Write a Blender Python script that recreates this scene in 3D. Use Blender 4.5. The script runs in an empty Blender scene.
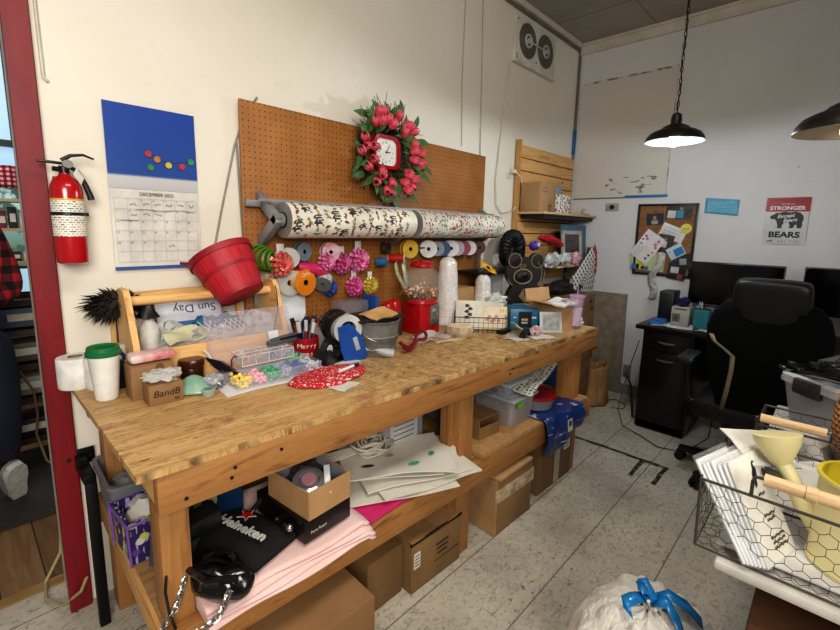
import bpy, bmesh, math, random
from mathutils import Matrix, Vector, Euler, noise
R = math.radians
PI = math.pi
scene = bpy.context.scene
COL = scene.collection
random.seed(7)

# ---------------------------------------------------------------- mesh builder
class MB:
    """collects shapes into one mesh"""
    def __init__(s):
        s.bm = bmesh.new(); s.M = Matrix.Identity(4)
    def _v(s, co): return s.bm.verts.new(s.M @ Vector(co))
    def _f(s, vs, mat=0):
        try:
            f = s.bm.faces.new(vs); f.material_index = mat; f.smooth = True; return f
        except ValueError: return None
    def box(s, c, size, rot=(0, 0, 0), mat=0, bev=0.0, taper=1.0, skew=0.0):
        T = Matrix.Translation(c) @ Euler(rot).to_matrix().to_4x4()
        hx, hy, hz = size[0]/2, size[1]/2, size[2]/2
        vs = []
        for z in (-1, 1):
            k = taper if z < 0 else 1
            for x, y in ((-1, -1), (1, -1), (1, 1), (-1, 1)):
                vs.append(s._v(T @ Vector((x*hx*k, y*hy*k, z*hz))))
        fs = [(3, 2, 1, 0), (4, 5, 6, 7), (0, 1, 5, 4), (1, 2, 6, 5), (2, 3, 7, 6), (3, 0, 4, 7)]
        ff = [s._f([vs[i] for i in f], mat) for f in fs]
        if bev > 0:
            ed = list({e for f in ff for e in f.edges})
            r = bmesh.ops.bevel(s.bm, geom=ed, offset=bev, segments=2, profile=.5, affect='EDGES')
            for f in r['faces']: f.material_index = mat; f.smooth = True
    def ring(s, c, r, ax, seg, ph=0.0, ry=None):
        ax = Vector(ax).normalized()
        u = ax.orthogonal().normalized() if abs(ax.z) < .999 else Vector((1, 0, 0))
        v = ax.cross(u)
        ry = r if ry is None else ry
        c = Vector(c)
        return [s._v(c + u*(r*math.cos(ph+2*PI*i/seg)) + v*(ry*math.sin(ph+2*PI*i/seg))) for i in range(seg)]
    def _bridge(s, a, b, mat):
        n = len(a)
        for i in range(n): s._f([a[i], a[(i+1) % n], b[(i+1) % n], b[i]], mat)
    def cyl(s, p0, p1, r0, r1=None, seg=20, mat=0, caps=(1, 1)):
        r1 = r0 if r1 is None else r1
        ax = Vector(p1)-Vector(p0)
        a = s.ring(p0, r0, ax, seg); b = s.ring(p1, r1, ax, seg)
        s._bridge(a, b, mat)
        if caps[0]: s._f(a[::-1], mat)
        if caps[1]: s._f(b, mat)
    def lathe(s, prof, c=(0, 0, 0), seg=32, T=None, mat=0, mats=None, wob=None):
        """profile of (r,z); revolve about z, then transform by T"""
        T = T or Matrix.Identity(4)
        T = Matrix.Translation(c) @ T
        rows = []
        for k, (r, z) in enumerate(prof):
            if r < 1e-6: rows.append([s._v(T @ Vector((0, 0, z)))])
            else:
                row = []
                for i in range(seg):
                    a = 2*PI*i/seg
                    rr = r if wob is None else r*wob(a, z)
                    row.append(s._v(T @ Vector((rr*math.cos(a), rr*math.sin(a), z))))
                rows.append(row)
        for k in range(len(rows)-1):
            m = mats[k] if mats else mat
            a, b = rows[k], rows[k+1]
            if len(a) == 1 and len(b) == 1: continue
            if len(a) == 1:
                for i in range(seg): s._f([a[0], b[(i+1) % seg], b[i]], m)
            elif len(b) == 1:
                for i in range(seg): s._f([a[i], a[(i+1) % seg], b[0]], m)
            else:
                for i in range(seg): s._f([a[i], a[(i+1) % seg], b[(i+1) % seg], b[i]], m)
    def tube(s, pts, r, seg=8, mat=0, closed=False, rf=None):
        pts = [Vector(p) for p in pts]
        n = len(pts); rings = []
        prev = None
        for i, p in enumerate(pts):
            if closed: t = pts[(i+1) % n]-pts[i-1]
            else: t = pts[min(i+1, n-1)]-pts[max(i-1, 0)]
            if t.length < 1e-9: t = Vector((0, 0, 1))
            t.normalize()
            if prev is None: u = t.orthogonal().normalized()
            else:
                u = prev - t*prev.dot(t)
                if u.length < 1e-6: u = t.orthogonal()
                u.normalize()
            prev = u; v = t.cross(u)
            rr = r if rf is None else rf(i/(n-1))*r
            rings.append([s._v(p + (u*math.cos(2*PI*k/seg)+v*math.sin(2*PI*k/seg))*rr) for k in range(seg)])
        for i in range(n-1): s._bridge(rings[i], rings[i+1], mat)
        if closed: s._bridge(rings[-1], rings[0], mat)
        else:
            s._f(rings[0][::-1], mat); s._f(rings[-1], mat)
    def strip(s, pts, wdir, w, mat=0):
        """a ribbon along pts, width w along wdir"""
        wd = Vector(wdir).normalized()*w/2
        row = [(s._v(Vector(p)-wd), s._v(Vector(p)+wd)) for p in pts]
        for a, b in zip(row, row[1:]): s._f([a[0], a[1], b[1], b[0]], mat)
    def prism(s, poly, h, T=None, mat=0, side=None):
        """2D polygon (x,y) extruded 0..h along z, transformed by T"""
        T = T or Matrix.Identity(4)
        a = [s._v(T @ Vector((x, y, 0))) for x, y in poly]
        b = [s._v(T @ Vector((x, y, h))) for x, y in poly]
        s._f(a[::-1], mat); s._f(b, mat)
        s._bridge(a, b, mat if side is None else side)
    def grid(s, fn, nu, nv, mat=0, closeu=False):
        g = [[s._v(fn(i/(nu if closeu else nu), j/nv)) for j in range(nv+1)] for i in range(nu if closeu else nu+1)]
        m = len(g)
        for i in range(nu):
            for j in range(nv):
                s._f([g[i][j], g[(i+1) % m][j], g[(i+1) % m][j+1], g[i][j+1]], mat)
    def ball(s, c, r, sc=(1, 1, 1), seg=16, rings=10, mat=0, rot=(0, 0, 0), jit=0.0, sd=0):
        T = Matrix.Translation(c) @ Euler(rot).to_matrix().to_4x4()
        rows = []
        for j in range(rings+1):
            th = PI*j/rings
            if j in (0, rings):
                rows.append([s._v(T @ Vector((0, 0, r*sc[2]*math.cos(th))))])
            else:
                row = []
                for i in range(seg):
                    a = 2*PI*i/seg
                    d = Vector((math.sin(th)*math.cos(a), math.sin(th)*math.sin(a), math.cos(th)))
                    k = 1 + jit*noise.noise(d*2.3+Vector((sd, sd*.7, 0)))
                    row.append(s._v(T @ Vector((d.x*r*sc[0]*k, d.y*r*sc[1]*k, d.z*r*sc[2]*k))))
                rows.append(row)
        for k in range(rings):
            a, b = rows[k], rows[k+1]
            for i in range(seg):
                if len(a) == 1: s._f([a[0], b[i], b[(i+1) % seg]], mat)
                elif len(b) == 1: s._f([a[(i+1) % seg], a[i], b[0]], mat)
                else: s._f([a[i], b[i], b[(i+1) % seg], a[(i+1) % seg]], mat)
    def quad(s, a, b, c, d, mat=0): s._f([s._v(a), s._v(b), s._v(c), s._v(d)], mat)
    def sheet(s, a, b, c, d, t=.0006, mat=0, n=6, warp=0.0, sd=0.0):
        """thin sheet through 4 corners, slightly warped, with thickness t"""
        a, b, c, d = map(Vector, (a, b, c, d))
        nn = (b-a).cross(d-a).normalized()
        for off in (0, 1):
            def fn(u, v):
                p = (a*(1-u)+b*u)*(1-v)+(d*(1-u)+c*u)*v
                k = noise.noise(Vector((u*2.1+sd, v*2.1, sd)))*warp
                return p+nn*(k+off*t)
            g = [[s._v(fn(i/n, j/n)) for j in range(n+1)] for i in range(n+1)]
            if off == 0: g0 = g
            for i in range(n):
                for j in range(n):
                    q = [g[i][j], g[i+1][j], g[i+1][j+1], g[i][j+1]]
                    s._f(q if off else q[::-1], mat)
        g1 = g
        B = [(i, 0) for i in range(n)]+[(n, j) for j in range(n)]+[(i, n) for i in range(n, 0, -1)]+[(0, j) for j in range(n, 0, -1)]
        for k in range(len(B)):
            p, q = B[k], B[(k+1) % len(B)]
            s._f([g0[p[0]][p[1]], g0[q[0]][q[1]], g1[q[0]][q[1]], g1[p[0]][p[1]]], mat)
    def build(s, name, mats, parent=None, loc=None, rot=None, label=None, flat=False, sub=0, solid=0, ang=38):
        me = bpy.data.meshes.new(name)
        bmesh.ops.recalc_face_normals(s.bm, faces=s.bm.faces)
        s.bm.to_mesh(me); s.bm.free()
        if not isinstance(mats, (list, tuple)): mats = [mats]
        for m in mats: me.materials.append(m)
        if flat: me.shade_flat()
        else: me.set_sharp_from_angle(angle=R(ang))
        o = bpy.data.objects.new(name, me); COL.objects.link(o)
        if parent: o.parent = parent
        if loc is not None: o.location = loc
        if rot is not None: o.rotation_euler = rot
        if label: o['label'] = label
        if solid:
            md = o.modifiers.new('Solid', 'SOLIDIFY'); md.thickness = solid; md.offset = 0
        if sub:
            md = o.modifiers.new('Sub', 'SUBSURF'); md.levels = sub; md.render_levels = sub
        return o

def tag(o, label, cat, group=None, kind=None):
    o['label'] = label; o['category'] = cat
    if group: o['group'] = group
    if kind: o['kind'] = kind
    return o
def thing(name, label, cat, loc=(0, 0, 0), rz=0.0, group=None, rot=None):
    o = bpy.data.objects.new(name, None); COL.objects.link(o)
    o.location = loc; o.rotation_euler = rot if rot else (0, 0, rz); o.empty_display_size = .05
    return tag(o, label, cat, group)
def struct(o): o['kind'] = 'structure'; return o
def dup(root, loc, rz=None, label=None, rot=None, name=None, mats=None):
    r = root.copy(); COL.objects.link(r); r.location = loc
    if rz is not None: r.rotation_euler = (0, 0, rz)
    if rot is not None: r.rotation_euler = rot
    if label: r['label'] = label
    kids = [o for o in bpy.data.objects if o.parent == root]
    for ch in kids:
        c = ch.copy(); COL.objects.link(c); c.parent = r
        if mats and ch.name.split('.')[0] in mats:
            c.data = ch.data.copy(); c.data.materials.clear(); c.data.materials.append(mats[ch.name.split('.')[0]])
        for g in [o for o in bpy.data.objects if o.parent == ch]:
            d = g.copy(); COL.objects.link(d); d.parent = c
    return r
def text(s, size, parent, loc, rot, mat, name='lettering', shear=0.0, bold=0.0, ext=.0003, align='CENTER', sx=1.0, sp=1.0):
    cu = bpy.data.curves.new(name, 'FONT'); cu.body = s; cu.size = size; cu.align_x = align; cu.align_y = 'CENTER'
    cu.shear = shear; cu.offset = bold; cu.extrude = ext; cu.space_character = sp; cu.resolution_u = 3
    t = bpy.data.objects.new('tmp', cu); COL.objects.link(t)
    dg = bpy.context.evaluated_depsgraph_get(); dg.update()
    me = bpy.data.meshes.new_from_object(t.evaluated_get(dg))
    bpy.data.objects.remove(t); bpy.data.curves.remove(cu)
    me.materials.clear(); me.materials.append(mat)
    if sx != 1.0: me.transform(Matrix.Diagonal((sx, 1, 1, 1)))
    me.name = name
    o = bpy.data.objects.new(name, me); COL.objects.link(o); o.parent = parent; o.location = loc; o.rotation_euler = rot
    return o

# bench frame: s along the front edge, t back towards the wall
BA = R(-1.8); BO = (0.235, 1.085); BT = .885; SH = .438
def bw(s, t, z=BT):
    return (BO[0]+s*math.cos(BA)-t*math.sin(BA), BO[1]+s*math.sin(BA)+t*math.cos(BA), z)

# ---------------------------------------------------------------- materials
def lin(c):
    if isinstance(c, str): c = [int(c[i:i+2], 16) for i in (0, 2, 4)]
    return tuple(((x/255)/12.92 if x/255 <= .04045 else ((x/255+.055)/1.055)**2.4) for x in c[:3])+(1,)
class NT:
    def __init__(s, name):
        s.m = bpy.data.materials.new(name); s.m.use_nodes = True
        s.t = s.m.node_tree; s.b = s.t.nodes['Principled BSDF']
        s._c = None
    def n(s, typ, **kw):
        nd = s.t.nodes.new('ShaderNode'+typ)
        for k, v in kw.items():
            if k.startswith('_'): setattr(nd, k[1:], v)
            else:
                key = int(k[1:]) if k[0] == 'i' and k[1:].isdigit() else k.replace('__', ' ')
                if hasattr(v, 'is_output') or isinstance(v, bpy.types.NodeSocket): s.t.links.new(v, nd.inputs[key])
                else: nd.inputs[key].default_value = v
        return nd
    def co(s, kind='Object'):
        if s._c is None: s._c = s.t.nodes.new('ShaderNodeTexCoord')
        return s._c.outputs[kind]
    def map(s, scale=(1, 1, 1), rot=(0, 0, 0), loc=(0, 0, 0), vec=None):
        return s.n('Mapping', Vector=vec or s.co(), Scale=scale, Rotation=rot, Location=loc).outputs[0]
    def noise(s, vec, scale=5, detail=4, rough=.55, dist=0.0, out='Fac'):
        return s.n('TexNoise', Vector=vec, Scale=scale, Detail=detail, Roughness=rough, Distortion=dist).outputs[out]
    def vor(s, vec, scale=5, feat='F1', out='Distance', rnd=1.0):
        return s.n('TexVoronoi', _feature=feat, Vector=vec, Scale=scale, Randomness=rnd).outputs[out]
    def ramp(s, fac, stops, interp='LINEAR'):
        nd = s.n('ValToRGB', Fac=fac); cr = nd.color_ramp; cr.interpolation = interp
        while len(cr.elements) < len(stops): cr.elements.new(1)
        for e, (p, c) in zip(cr.elements, stops):
            e.position = p; e.color = lin(c) if not isinstance(c, float) else (c, c, c, 1)
        return nd.outputs[0]
    def mix(s, fac, a, b, blend='MIX'):
        nd = s.t.nodes.new('ShaderNodeMix'); nd.data_type = 'RGBA'; nd.blend_type = blend
        for sock, v in ((nd.inputs[0], fac), (nd.inputs[6], a), (nd.inputs[7], b)):
            if isinstance(v, bpy.types.NodeSocket): s.t.links.new(v, sock)
            elif isinstance(v, (str, tuple)) and not isinstance(v, float):
                sock.default_value = lin(v)
            else: sock.default_value = v
        return nd.outputs[2]
    def math(s, op, a, b=0.0, c=0.0, clamp=False):
        nd = s.t.nodes.new('ShaderNodeMath'); nd.operation = op; nd.use_clamp = clamp
        for i, v in enumerate((a, b, c)):
            if isinstance(v, bpy.types.NodeSocket): s.t.links.new(v, nd.inputs[i])
            else: nd.inputs[i].default_value = v
        return nd.outputs[0]
    def sep(s, vec): return s.n('SeparateXYZ', Vector=vec).outputs
    def set(s, **kw):
        for k, v in kw.items():
            k = {'Base': 'Base Color', 'Rough': 'Roughness', 'Metal': 'Metallic', 'Trans': 'Transmission Weight',
                 'Emis': 'Emission Color', 'EmisS': 'Emission Strength', 'Coat': 'Coat Weight', 'Sheen': 'Sheen Weight',
                 'Spec': 'Specular IOR Level', 'SSS': 'Subsurface Weight'}.get(k, k)
            sock = s.b.inputs[k]
            if isinstance(v, bpy.types.NodeSocket): s.t.links.new(v, sock)
            elif k.endswith('Color') and isinstance(v, (str, tuple)): sock.default_value = lin(v)
            else: sock.default_value = v
        return s
    def bump(s, h, st=.3, d=.002):
        b = s.n('Bump', Strength=st, Distance=d, Height=h)
        s.t.links.new(b.outputs[0], s.b.inputs['Normal']); return s
MC = {}
def mat(c, rough=.6, metal=0.0, c2=None, sc=8, bump=0.0, name=None, mode='noise', stretch=(1, 1, 1), **kw):
    """plain procedural material: base colour with a little mottling"""
    key = (str(c), rough, metal, str(c2), sc, bump, mode, stretch, str(sorted(kw.items(), key=str)))
    if key in MC: return MC[key]
    t = NT(name or 'mat_'+str(c).replace(' ', ''))
    cc = [int(c[i:i+2], 16) for i in (0, 2, 4)] if isinstance(c, str) else list(c)
    d2 = c2 or tuple(max(0, x*.86) for x in cc)
    v = t.map(scale=stretch)
    f = t.noise(v, sc, 5) if mode == 'noise' else t.vor(v, sc)
    t.set(Base=t.ramp(f, [(.35, tuple(cc)), (.7, d2)]), Rough=rough, Metal=metal, **kw)
    if bump: t.bump(f, bump, .003)
    MC[key] = t.m
    return t.m
def glass(c=(255, 255, 255), rough=.05, alpha=.25, name='clear'):
    """thin clear plastic or glass: glossy over mostly transparent"""
    key = ('glass', c, rough, alpha)
    if key in MC: return MC[key]
    t = NT(name)
    f = t.noise(t.co(), 6, 2)
    a = t.math('MULTIPLY_ADD', f, .25*alpha, alpha*.85)
    t.set(Base=c, Rough=rough, Alpha=a, Spec=.8)
    MC[key] = t.m; return t.m
def emis(c, st, name='glow'):
    t = NT(name); t.set(Base=c, Emis=c, EmisS=st); return t.m
def wood(c1, c2, c3=None, ax=0, sc=1.0, rough=.6, bump=.15, knots=True):
    key = ('wood', c1, c2, c3, ax, sc, rough)
    if key in MC: return MC[key]
    t = NT('wood_grain')
    st = [14*sc]*3; st[ax] = 1.2*sc
    v = t.map(scale=tuple(st))
    a = t.noise(v, 2.2, 8, .62, 1.2)
    col = t.ramp(a, [(.3, c1), (.52, c2), (.68, c3 or c1)])
    f2 = t.noise(t.map(scale=tuple(x*.22 for x in st)), 1.5, 4)
    col = t.mix(t.ramp(f2, [(.4, 0.0), (.7, .35)]), col, c3 or c2)
    if knots:
        k = t.vor(t.map(scale=tuple((3.2 if i != ax else 1.6) for i in range(3))), 1.7)
        col = t.mix(t.ramp(k, [(.035, .85), (.075, 0.0)]), col, '5a3416')
    t.set(Base=col, Rough=rough); t.bump(a, bump, .002)
    MC[key] = t.m; return t.m
PINE = {a: wood('b98a50', 'c89a60', '9c6f3a', ax=a) for a in (0, 1, 2)}
PALE = {a: wood('dcb27c', 'e6c08c', 'c4935c', ax=a, knots=False) for a in (0, 1, 2)}

# ---- walls
def wall_mat(base, warm, side):
    t = NT('painted_plaster')
    n1 = t.noise(t.co(), 1.1, 3); n2 = t.noise(t.co(), 14, 6, .7)
    col = t.mix(t.ramp(n1, [(.35, 0.0), (.7, 1.0)]), base, warm)
    col = t.mix(t.ramp(n2, [(.60, 0.0), (.78, .16)]), col, '9a917f')
    ch = t.vor(t.map(scale=(1, 1, 1.4)), 3.3)
    col = t.mix(t.ramp(ch, [(.018, .65), (.03, 0.0)]), col, '6d6456')
    if side == 'B':
        x, y, z = t.sep(t.co())
        def edge(v, a, w): return t.math('COMPARE', v, a, w)
        iny = t.math('GREATER_THAN', y, 1.118)
        inz = t.math('MULTIPLY', t.math('GREATER_THAN', z, 1.75), t.math('LESS_THAN', z, 2.77))
        ins = t.math('MULTIPLY', iny, inz)
        col = t.mix(t.math('MULTIPLY', ins, .5), col, 'cfc6b2')
        br = t.ramp(t.noise(t.map(scale=(1, 6, 6)), 2.6, 5), [(.5, 0.0), (.58, .8)])
        l1 = t.math('MULTIPLY', t.math('MULTIPLY', edge(z, 2.765, .008), iny), br)
        l2 = t.math('MULTIPLY', t.math('MULTIPLY', edge(y, 1.118, .005), inz), t.math('MULTIPLY_ADD', br, .6, .25))
        col = t.mix(t.math('MAXIMUM', l1, l2), col, '6e5f4c')
        sm = t.noise(t.map(scale=(1, 3, 9)), 3.1, 5)
        band = t.math('MULTIPLY', edge(z, 1.86, .07), t.math('MULTIPLY', t.math('GREATER_THAN', y, 1.2), t.math('LESS_THAN', y, 1.62)))
        col = t.mix(t.math('MULTIPLY', t.ramp(sm, [(.57, 0.0), (.6, .8)]), band), col, '584c40')
    t.set(Base=col, Rough=.62); t.bump(n2, .08, .002)
    return t.m
WA = wall_mat('e9e3d6', 'dfd8c8', 'A'); WB = wall_mat('dcdbda', 'd2d0cd', 'B')
XB = 4.1; YA = 1.95; ZC = 3.11
m = MB(); m.box(((.22+XB+.15)/2, YA+.1, ZC/2), (XB+.15-.22, .2, ZC)); struct(m.build('wall_left', WA, flat=True))
m = MB(); m.box((-2.6, YA+.1, ZC/2), (3.2, .2, ZC)); struct(m.build('wall_left_beyond_door', WA, flat=True))
m = MB(); m.box((XB+.075, -.3, ZC/2), (.15, 4.5, ZC)); struct(m.build('wall_back', WB, flat=True))
# floor
t = NT('vinyl_tile')
x, y, z = t.sep(t.co())
P = .318
def line(v, off, w):
    f = t.math('FRACT', t.math('DIVIDE', t.math('SUBTRACT', v, off), P))
    d = t.math('MINIMUM', f, t.math('SUBTRACT', 1.0, f))
    return t.math('LESS_THAN', d, w)
lnx = t.math('MULTIPLY', line(x, 1.466, .005), .14); lny = t.math('MULTIPLY', line(y, .404, .009), .75)
ln = t.math('MAXIMUM', lnx, lny)
tid = t.n('TexWhiteNoise', _noise_dimensions='2D', Vector=t.n('CombineXYZ', X=t.math('FLOOR', t.math('DIVIDE', t.math('SUBTRACT', x, 1.466), P)), Y=t.math('FLOOR', t.math('DIVIDE', t.math('SUBTRACT', y, .404), P))).outputs[0]).outputs[0]
big = t.noise(t.co(), 2.2, 5)
col = t.mix(t.ramp(big, [(.35, 0.0), (.65, 1.0)]), 'c4bdae', 'aba392')
col = t.mix(t.math('MULTIPLY', tid, .3), col, 'b4afa4')
dirt = t.noise(t.map(loc=(3, 1, 0)), 1.3, 8, .72)
col = t.mix(t.ramp(dirt, [(.5, 0.0), (.72, .6)]), col, '7d7669')
vein = t.noise(t.map(scale=(1, 1.6, 1)), 24, 6, .7, 1.5)
col = t.mix(t.ramp(vein, [(.50, 0.0), (.66, .65)]), col, '6c665c')
spk = t.noise(t.co(), 34, 4, .7)
col = t.mix(t.ramp(spk, [(.635, 0.0), (.67, .9)]), col, '3d3730')
sp2 = t.noise(t.map(loc=(7, 3, 0)), 11, 5, .7)
col = t.mix(t.ramp(sp2, [(.665, 0.0), (.69, .8)]), col, '463f36')
scf = t.noise(t.map(scale=(5, 1.2, 1), rot=(0, 0, .6)), 4, 6, .8, 2)
col = t.mix(t.ramp(scf, [(.62, 0.0), (.68, .7)]), col, '4c463d')
col = t.mix(ln, col, '4c463d')
wob = t.math('MULTIPLY', t.math('SUBTRACT', t.noise(t.co(), 9, 4), .5), .03)
def rect(x0, x1, y0, y1):
    xx = t.math('ADD', x, wob); yy = t.math('ADD', y, wob)
    a = t.math('MULTIPLY', t.math('GREATER_THAN', xx, x0), t.math('LESS_THAN', xx, x1))
    return t.math('MULTIPLY', a, t.math('MULTIPLY', t.math('GREATER_THAN', yy, y0), t.math('LESS_THAN', yy, y1)))
cr = t.math('MAXIMUM', rect(2.935, 2.97, .62, 1.9), t.math('MAXIMUM', rect(2.70, 2.95, .757, .783), rect(2.69, 2.95, .624, .65)))
crn = t.ramp(t.noise(t.co(), 22, 4), [(.35, .55), (.5, 1.0)])
col = t.mix(t.math('MULTIPLY', cr, crn), col, '2b241c')
t.set(Base=col, Rough=.5); t.bump(vein, .05, .001)
m = MB(); m.box((1.15, -.15, -.05), (6.3, 4.6, .1)); struct(m.build('floor', t.m, flat=True))
t = NT('floor_planks')
v = t.map(scale=(1, 1, 1), rot=(0, 0, R(90)))
br = t.n('TexBrick', Vector=v, Scale=1.0, Mortar__Size=.003, Brick__Width=1.1, Row__Height=.14)
br.inputs['Color1'].default_value = lin('8a6a48'); br.inputs['Color2'].default_value = lin('7b5c3c'); br.inputs['Mortar'].default_value = lin('2c2118')
g = t.noise(t.map(scale=(12, 1, 1)), 3, 7, .6, 1)
t.set(Base=t.mix(t.ramp(g, [(.4, 0.0), (.7, .7)]), br.outputs[0], '54402b'), Rough=.45)
m = MB(); m.box((.2, 3.6, -.052), (4, 2.9, .1)); struct(m.build('floor_shop', t.m, flat=True))
m = MB(); m.box((-.4, 2.155, .004), (1.28, .05, .008)); struct(m.build('trim_1', mat('9a7848', .5), flat=True))
# ceiling
t = NT('ceiling_panels')
x, y, z = t.sep(t.co())
st = t.math('LESS_THAN', t.math('FRACT', t.math('DIVIDE', t.math('ADD', x, .1), .61)), .02)
st2 = t.math('LESS_THAN', t.math('FRACT', t.math('DIVIDE', t.math('ADD', y, .3), 1.6)), .006)
c = t.mix(t.ramp(t.noise(t.co(), 3, 5), [(.35, 0.0), (.7, 1.0)]), 'a9a49a', '989288')
c = t.mix(t.math('MAXIMUM', st, st2), c, '7d776d')
t.set(Base=c, Rough=.7)
m = MB(); m.box((.75, -.15, ZC+.05), (6.9, 4.5, .1)); struct(m.build('ceiling', t.m, flat=True))
# trims along ceiling and floor
WT = mat('d8d2c4', .5, c2=(200, 193, 178))
m = MB(); m.box((XB-.012, -.3, 3.065), (.024, 4.46, .09)); m.box((XB-.02, -.3, 3.098), (.04, 4.46, .02)); m.box((XB-.018, -.3, 3.022), (.02, 4.46, .008)); struct(m.build('trim_2', WT, flat=True))
m = MB(); m.box((2.15, YA-.02, ZC-.02), (3.8, .04, .04)); struct(m.build('trim_3', WT, flat=True))
m = MB(); m.tube([(.3, YA-.012, 3.058), (XB-.02, YA-.012, 3.058), (XB-.012, YA-.014, 3.03), (XB-.012, YA-.014, .95)], .011, 8); struct(m.build('trim_4', mat('7c7364', .5)))
m = MB(); m.box((XB-.006, .3, .05), (.012, 3.2, .1)); struct(m.build('baseboard_back', mat('8d867b', .5), flat=True))
m = MB(); m.box((2.2, YA-.006, .05), (3.7, .012, .1)); struct(m.build('baseboard_left', mat('8d867b', .5), flat=True))
# door casing (red) with jamb
t = NT('red_paint'); n1 = t.noise(t.map(scale=(6, 6, 1)), 3, 7, .7)
t.set(Base=t.mix(t.ramp(n1, [(.45, 0.0), (.75, .8)]), '7e121d', '540b13'), Rough=.42); t.bump(n1, .15, .002); RED_P = t.m
m = MB(); m.box((.209, YA-.012, ZC/2), (.065, .028, ZC)); m.box((.195, YA+.02, ZC/2), (.03, .05, ZC))
m.box((.243, YA-.004, ZC/2), (.006, .012, ZC)); struct(m.build('trim_5', RED_P, flat=True))
m = MB(); m.box((.196, YA+.11, ZC/2), (.02, .13, ZC)); struct(m.build('door_1', mat('cfc8b8', .4), flat=True))

# ---- the shop seen through the doorway
m = MB(); m.box((.3, 4.9, ZC/2), (4.2, .1, ZC)); struct(m.build('wall_shop', mat('b8b0a0', .7), flat=True))
t = NT('daylight_pane'); x, y, z = t.sep(t.co())
g = t.ramp(t.math('DIVIDE', z, 3.0), [(.40, '4d6a58'), (.56, '9fb7b8'), (.62, '8fb0d0'), (.9, 'b8cdf0')])
nn = t.noise(t.co(), 9, 6); g2 = t.mix(t.math('MULTIPLY', t.ramp(nn, [(.5, 0.0), (.58, 1.0)]), t.math('LESS_THAN', z, 1.72)), g, '3c5048')
t.set(Base=g2, Emis=g2, EmisS=.9, Rough=.1)
m = MB(); m.box((.35, 4.83, 1.95), (.9, .02, 1.9)); w = struct(m.build('window_1', t.m, flat=True))
m = MB()
for zz in (2.03, 2.9): m.box((.35, 4.8, zz), (.95, .04, .05))
for xx in (-.1, .8): m.box((xx, 4.8, 1.95), (.05, .04, 1.9))
m.box((.42, 4.8, 2.45), (.012, .03, .9)); m.build('window_frame', mat('2e3430', .5), w, flat=True)
t = NT('gingham'); x, y, z = t.sep(t.co())
a = t.math('GREATER_THAN', t.math('FRACT', t.math('MULTIPLY', x, 28)), .5); b = t.math('GREATER_THAN', t.math('FRACT', t.math('MULTIPLY', z, 28)), .5)
t.set(Base=t.ramp(t.math('MULTIPLY', t.math('ADD', a, b), .5), [(0.0, 'd8c8c8'), (.45, 'b03548'), (.95, '7a1020')], 'CONSTANT'), Rough=.9)
m = MB(); m.grid(lambda u, v: (-.05+u*.85, 4.74+.018*math.sin(u*60), 1.69+v*.17), 80, 4)
tag(m.build('window_valance', t.m, solid=.003), 'short red gingham curtain valance across the shop window beyond the doorway', 'curtain')
# white wooden display rack with goods
th = thing('display_rack', 'pale wooden display rack with small goods under the gingham curtain beyond the doorway', 'rack', (.33, 4.3, 0))
m = MB()
for xx in (-.2, .2):
    m.box((xx, -.12, .8), (.03, .03, 1.6)); m.box((xx, .12, .8), (.03, .03, 1.6))
m.build('post', mat('b49a78', .6), th, flat=True)
for zz in (.92, 1.15, 1.38, 1.58):
    m = MB(); m.box((0, 0, zz), (.44, .28, .02)); m.build('shelf', mat('c0a888', .6), th, flat=True)
cols = ['c9c2b0', '4f6f8f', '8f3040', 'd8d4cc', '3f5f4a', 'c09040', '303038']
k = 0
for zz in (.93, 1.16, 1.39):
    for i in range(7):
        m = MB(); h = random.uniform(.06, .15); m.box((0, 0, h/2), (.045, .05, h), bev=.004)
        m.box((0, -.0255, h/2), (.03, .002, h*.4), mat=1)
        k += 1
        tag(m.build('goods_box', [mat(cols[(i*3+k) % 7], .6), mat('e8e4da', .6)], loc=(.33-.17+i*.055, 4.25, zz)), 'small packaged item on the pale display rack beyond the doorway', 'package', 'small goods on the display rack')
# dark open shelving lower down
th = thing('shelving_unit', 'dark wood open shelving unit with bins beyond the doorway, behind the person', 'shelf', (.27, 3.45, 0))
DK = mat('3a2a20', .5)
m = MB()
for xx in (-.28, .28):
    m.box((xx, -.14, .5), (.035, .035, 1.0)); m.box((xx, .14, .5), (.035, .035, 1.0))
m.build('post', DK, th, flat=True)
for zz in (.18, .42, .62, .82, .99):
    m = MB(); m.box((0, 0, zz), (.6, .32, .035)); m.build('shelf', DK, th, flat=True)
for i, (zz, c) in enumerate(((.2, '2c2c34'), (.45, '9a9488'), (.65, '6a6258'), (.85, '58697a'))):
    m = MB(); m.box((0, 0, .055), (.36, .2, .11), bev=.008, taper=.9); m.box((0, -.102, .06), (.12, .004, .04), mat=1)
    tag(m.build('storage_bin', [mat(c, .5), mat('cfcabd', .6)], loc=(.24, 3.4, zz)), ['near-black bin on the lowest shelf of the dark shelving', 'pale grey bin on the second shelf of the dark shelving', 'brown-grey bin on the third shelf of the dark shelving', 'slate blue bin on the upper shelf of the dark shelving'][i], 'bin')
th = thing('tablet_display', 'small screen showing a pale blue page on top of the dark shelving', 'screen', (.27, 3.38, 1.01))
m = MB(); m.box((0, 0, .1), (.24, .012, .16), rot=(-.15, 0, 0), bev=.004); m.box((0, .04, .012), (.12, .08, .012)); m.build('case', mat('1a1a1c', .3), th)
m = MB(); m.box((0, -.0085, .1), (.21, .002, .13), rot=(-.15, 0, 0)); m.build('screen', emis('9fc6d8', .7), th)
m = MB(); m.tube([(.20, 3.22, .62), (.245, 3.2, .5), (.25, 3.2, .36), (.235, 3.2, .25), (.26, 3.15, .1), (.33, 3.1, .012)], .006, 6)
tag(m.build('electric_cable', mat('6e5a3c', .5)), 'brown cable hanging down the front of the dark shelving beyond the doorway', 'cord')
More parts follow.
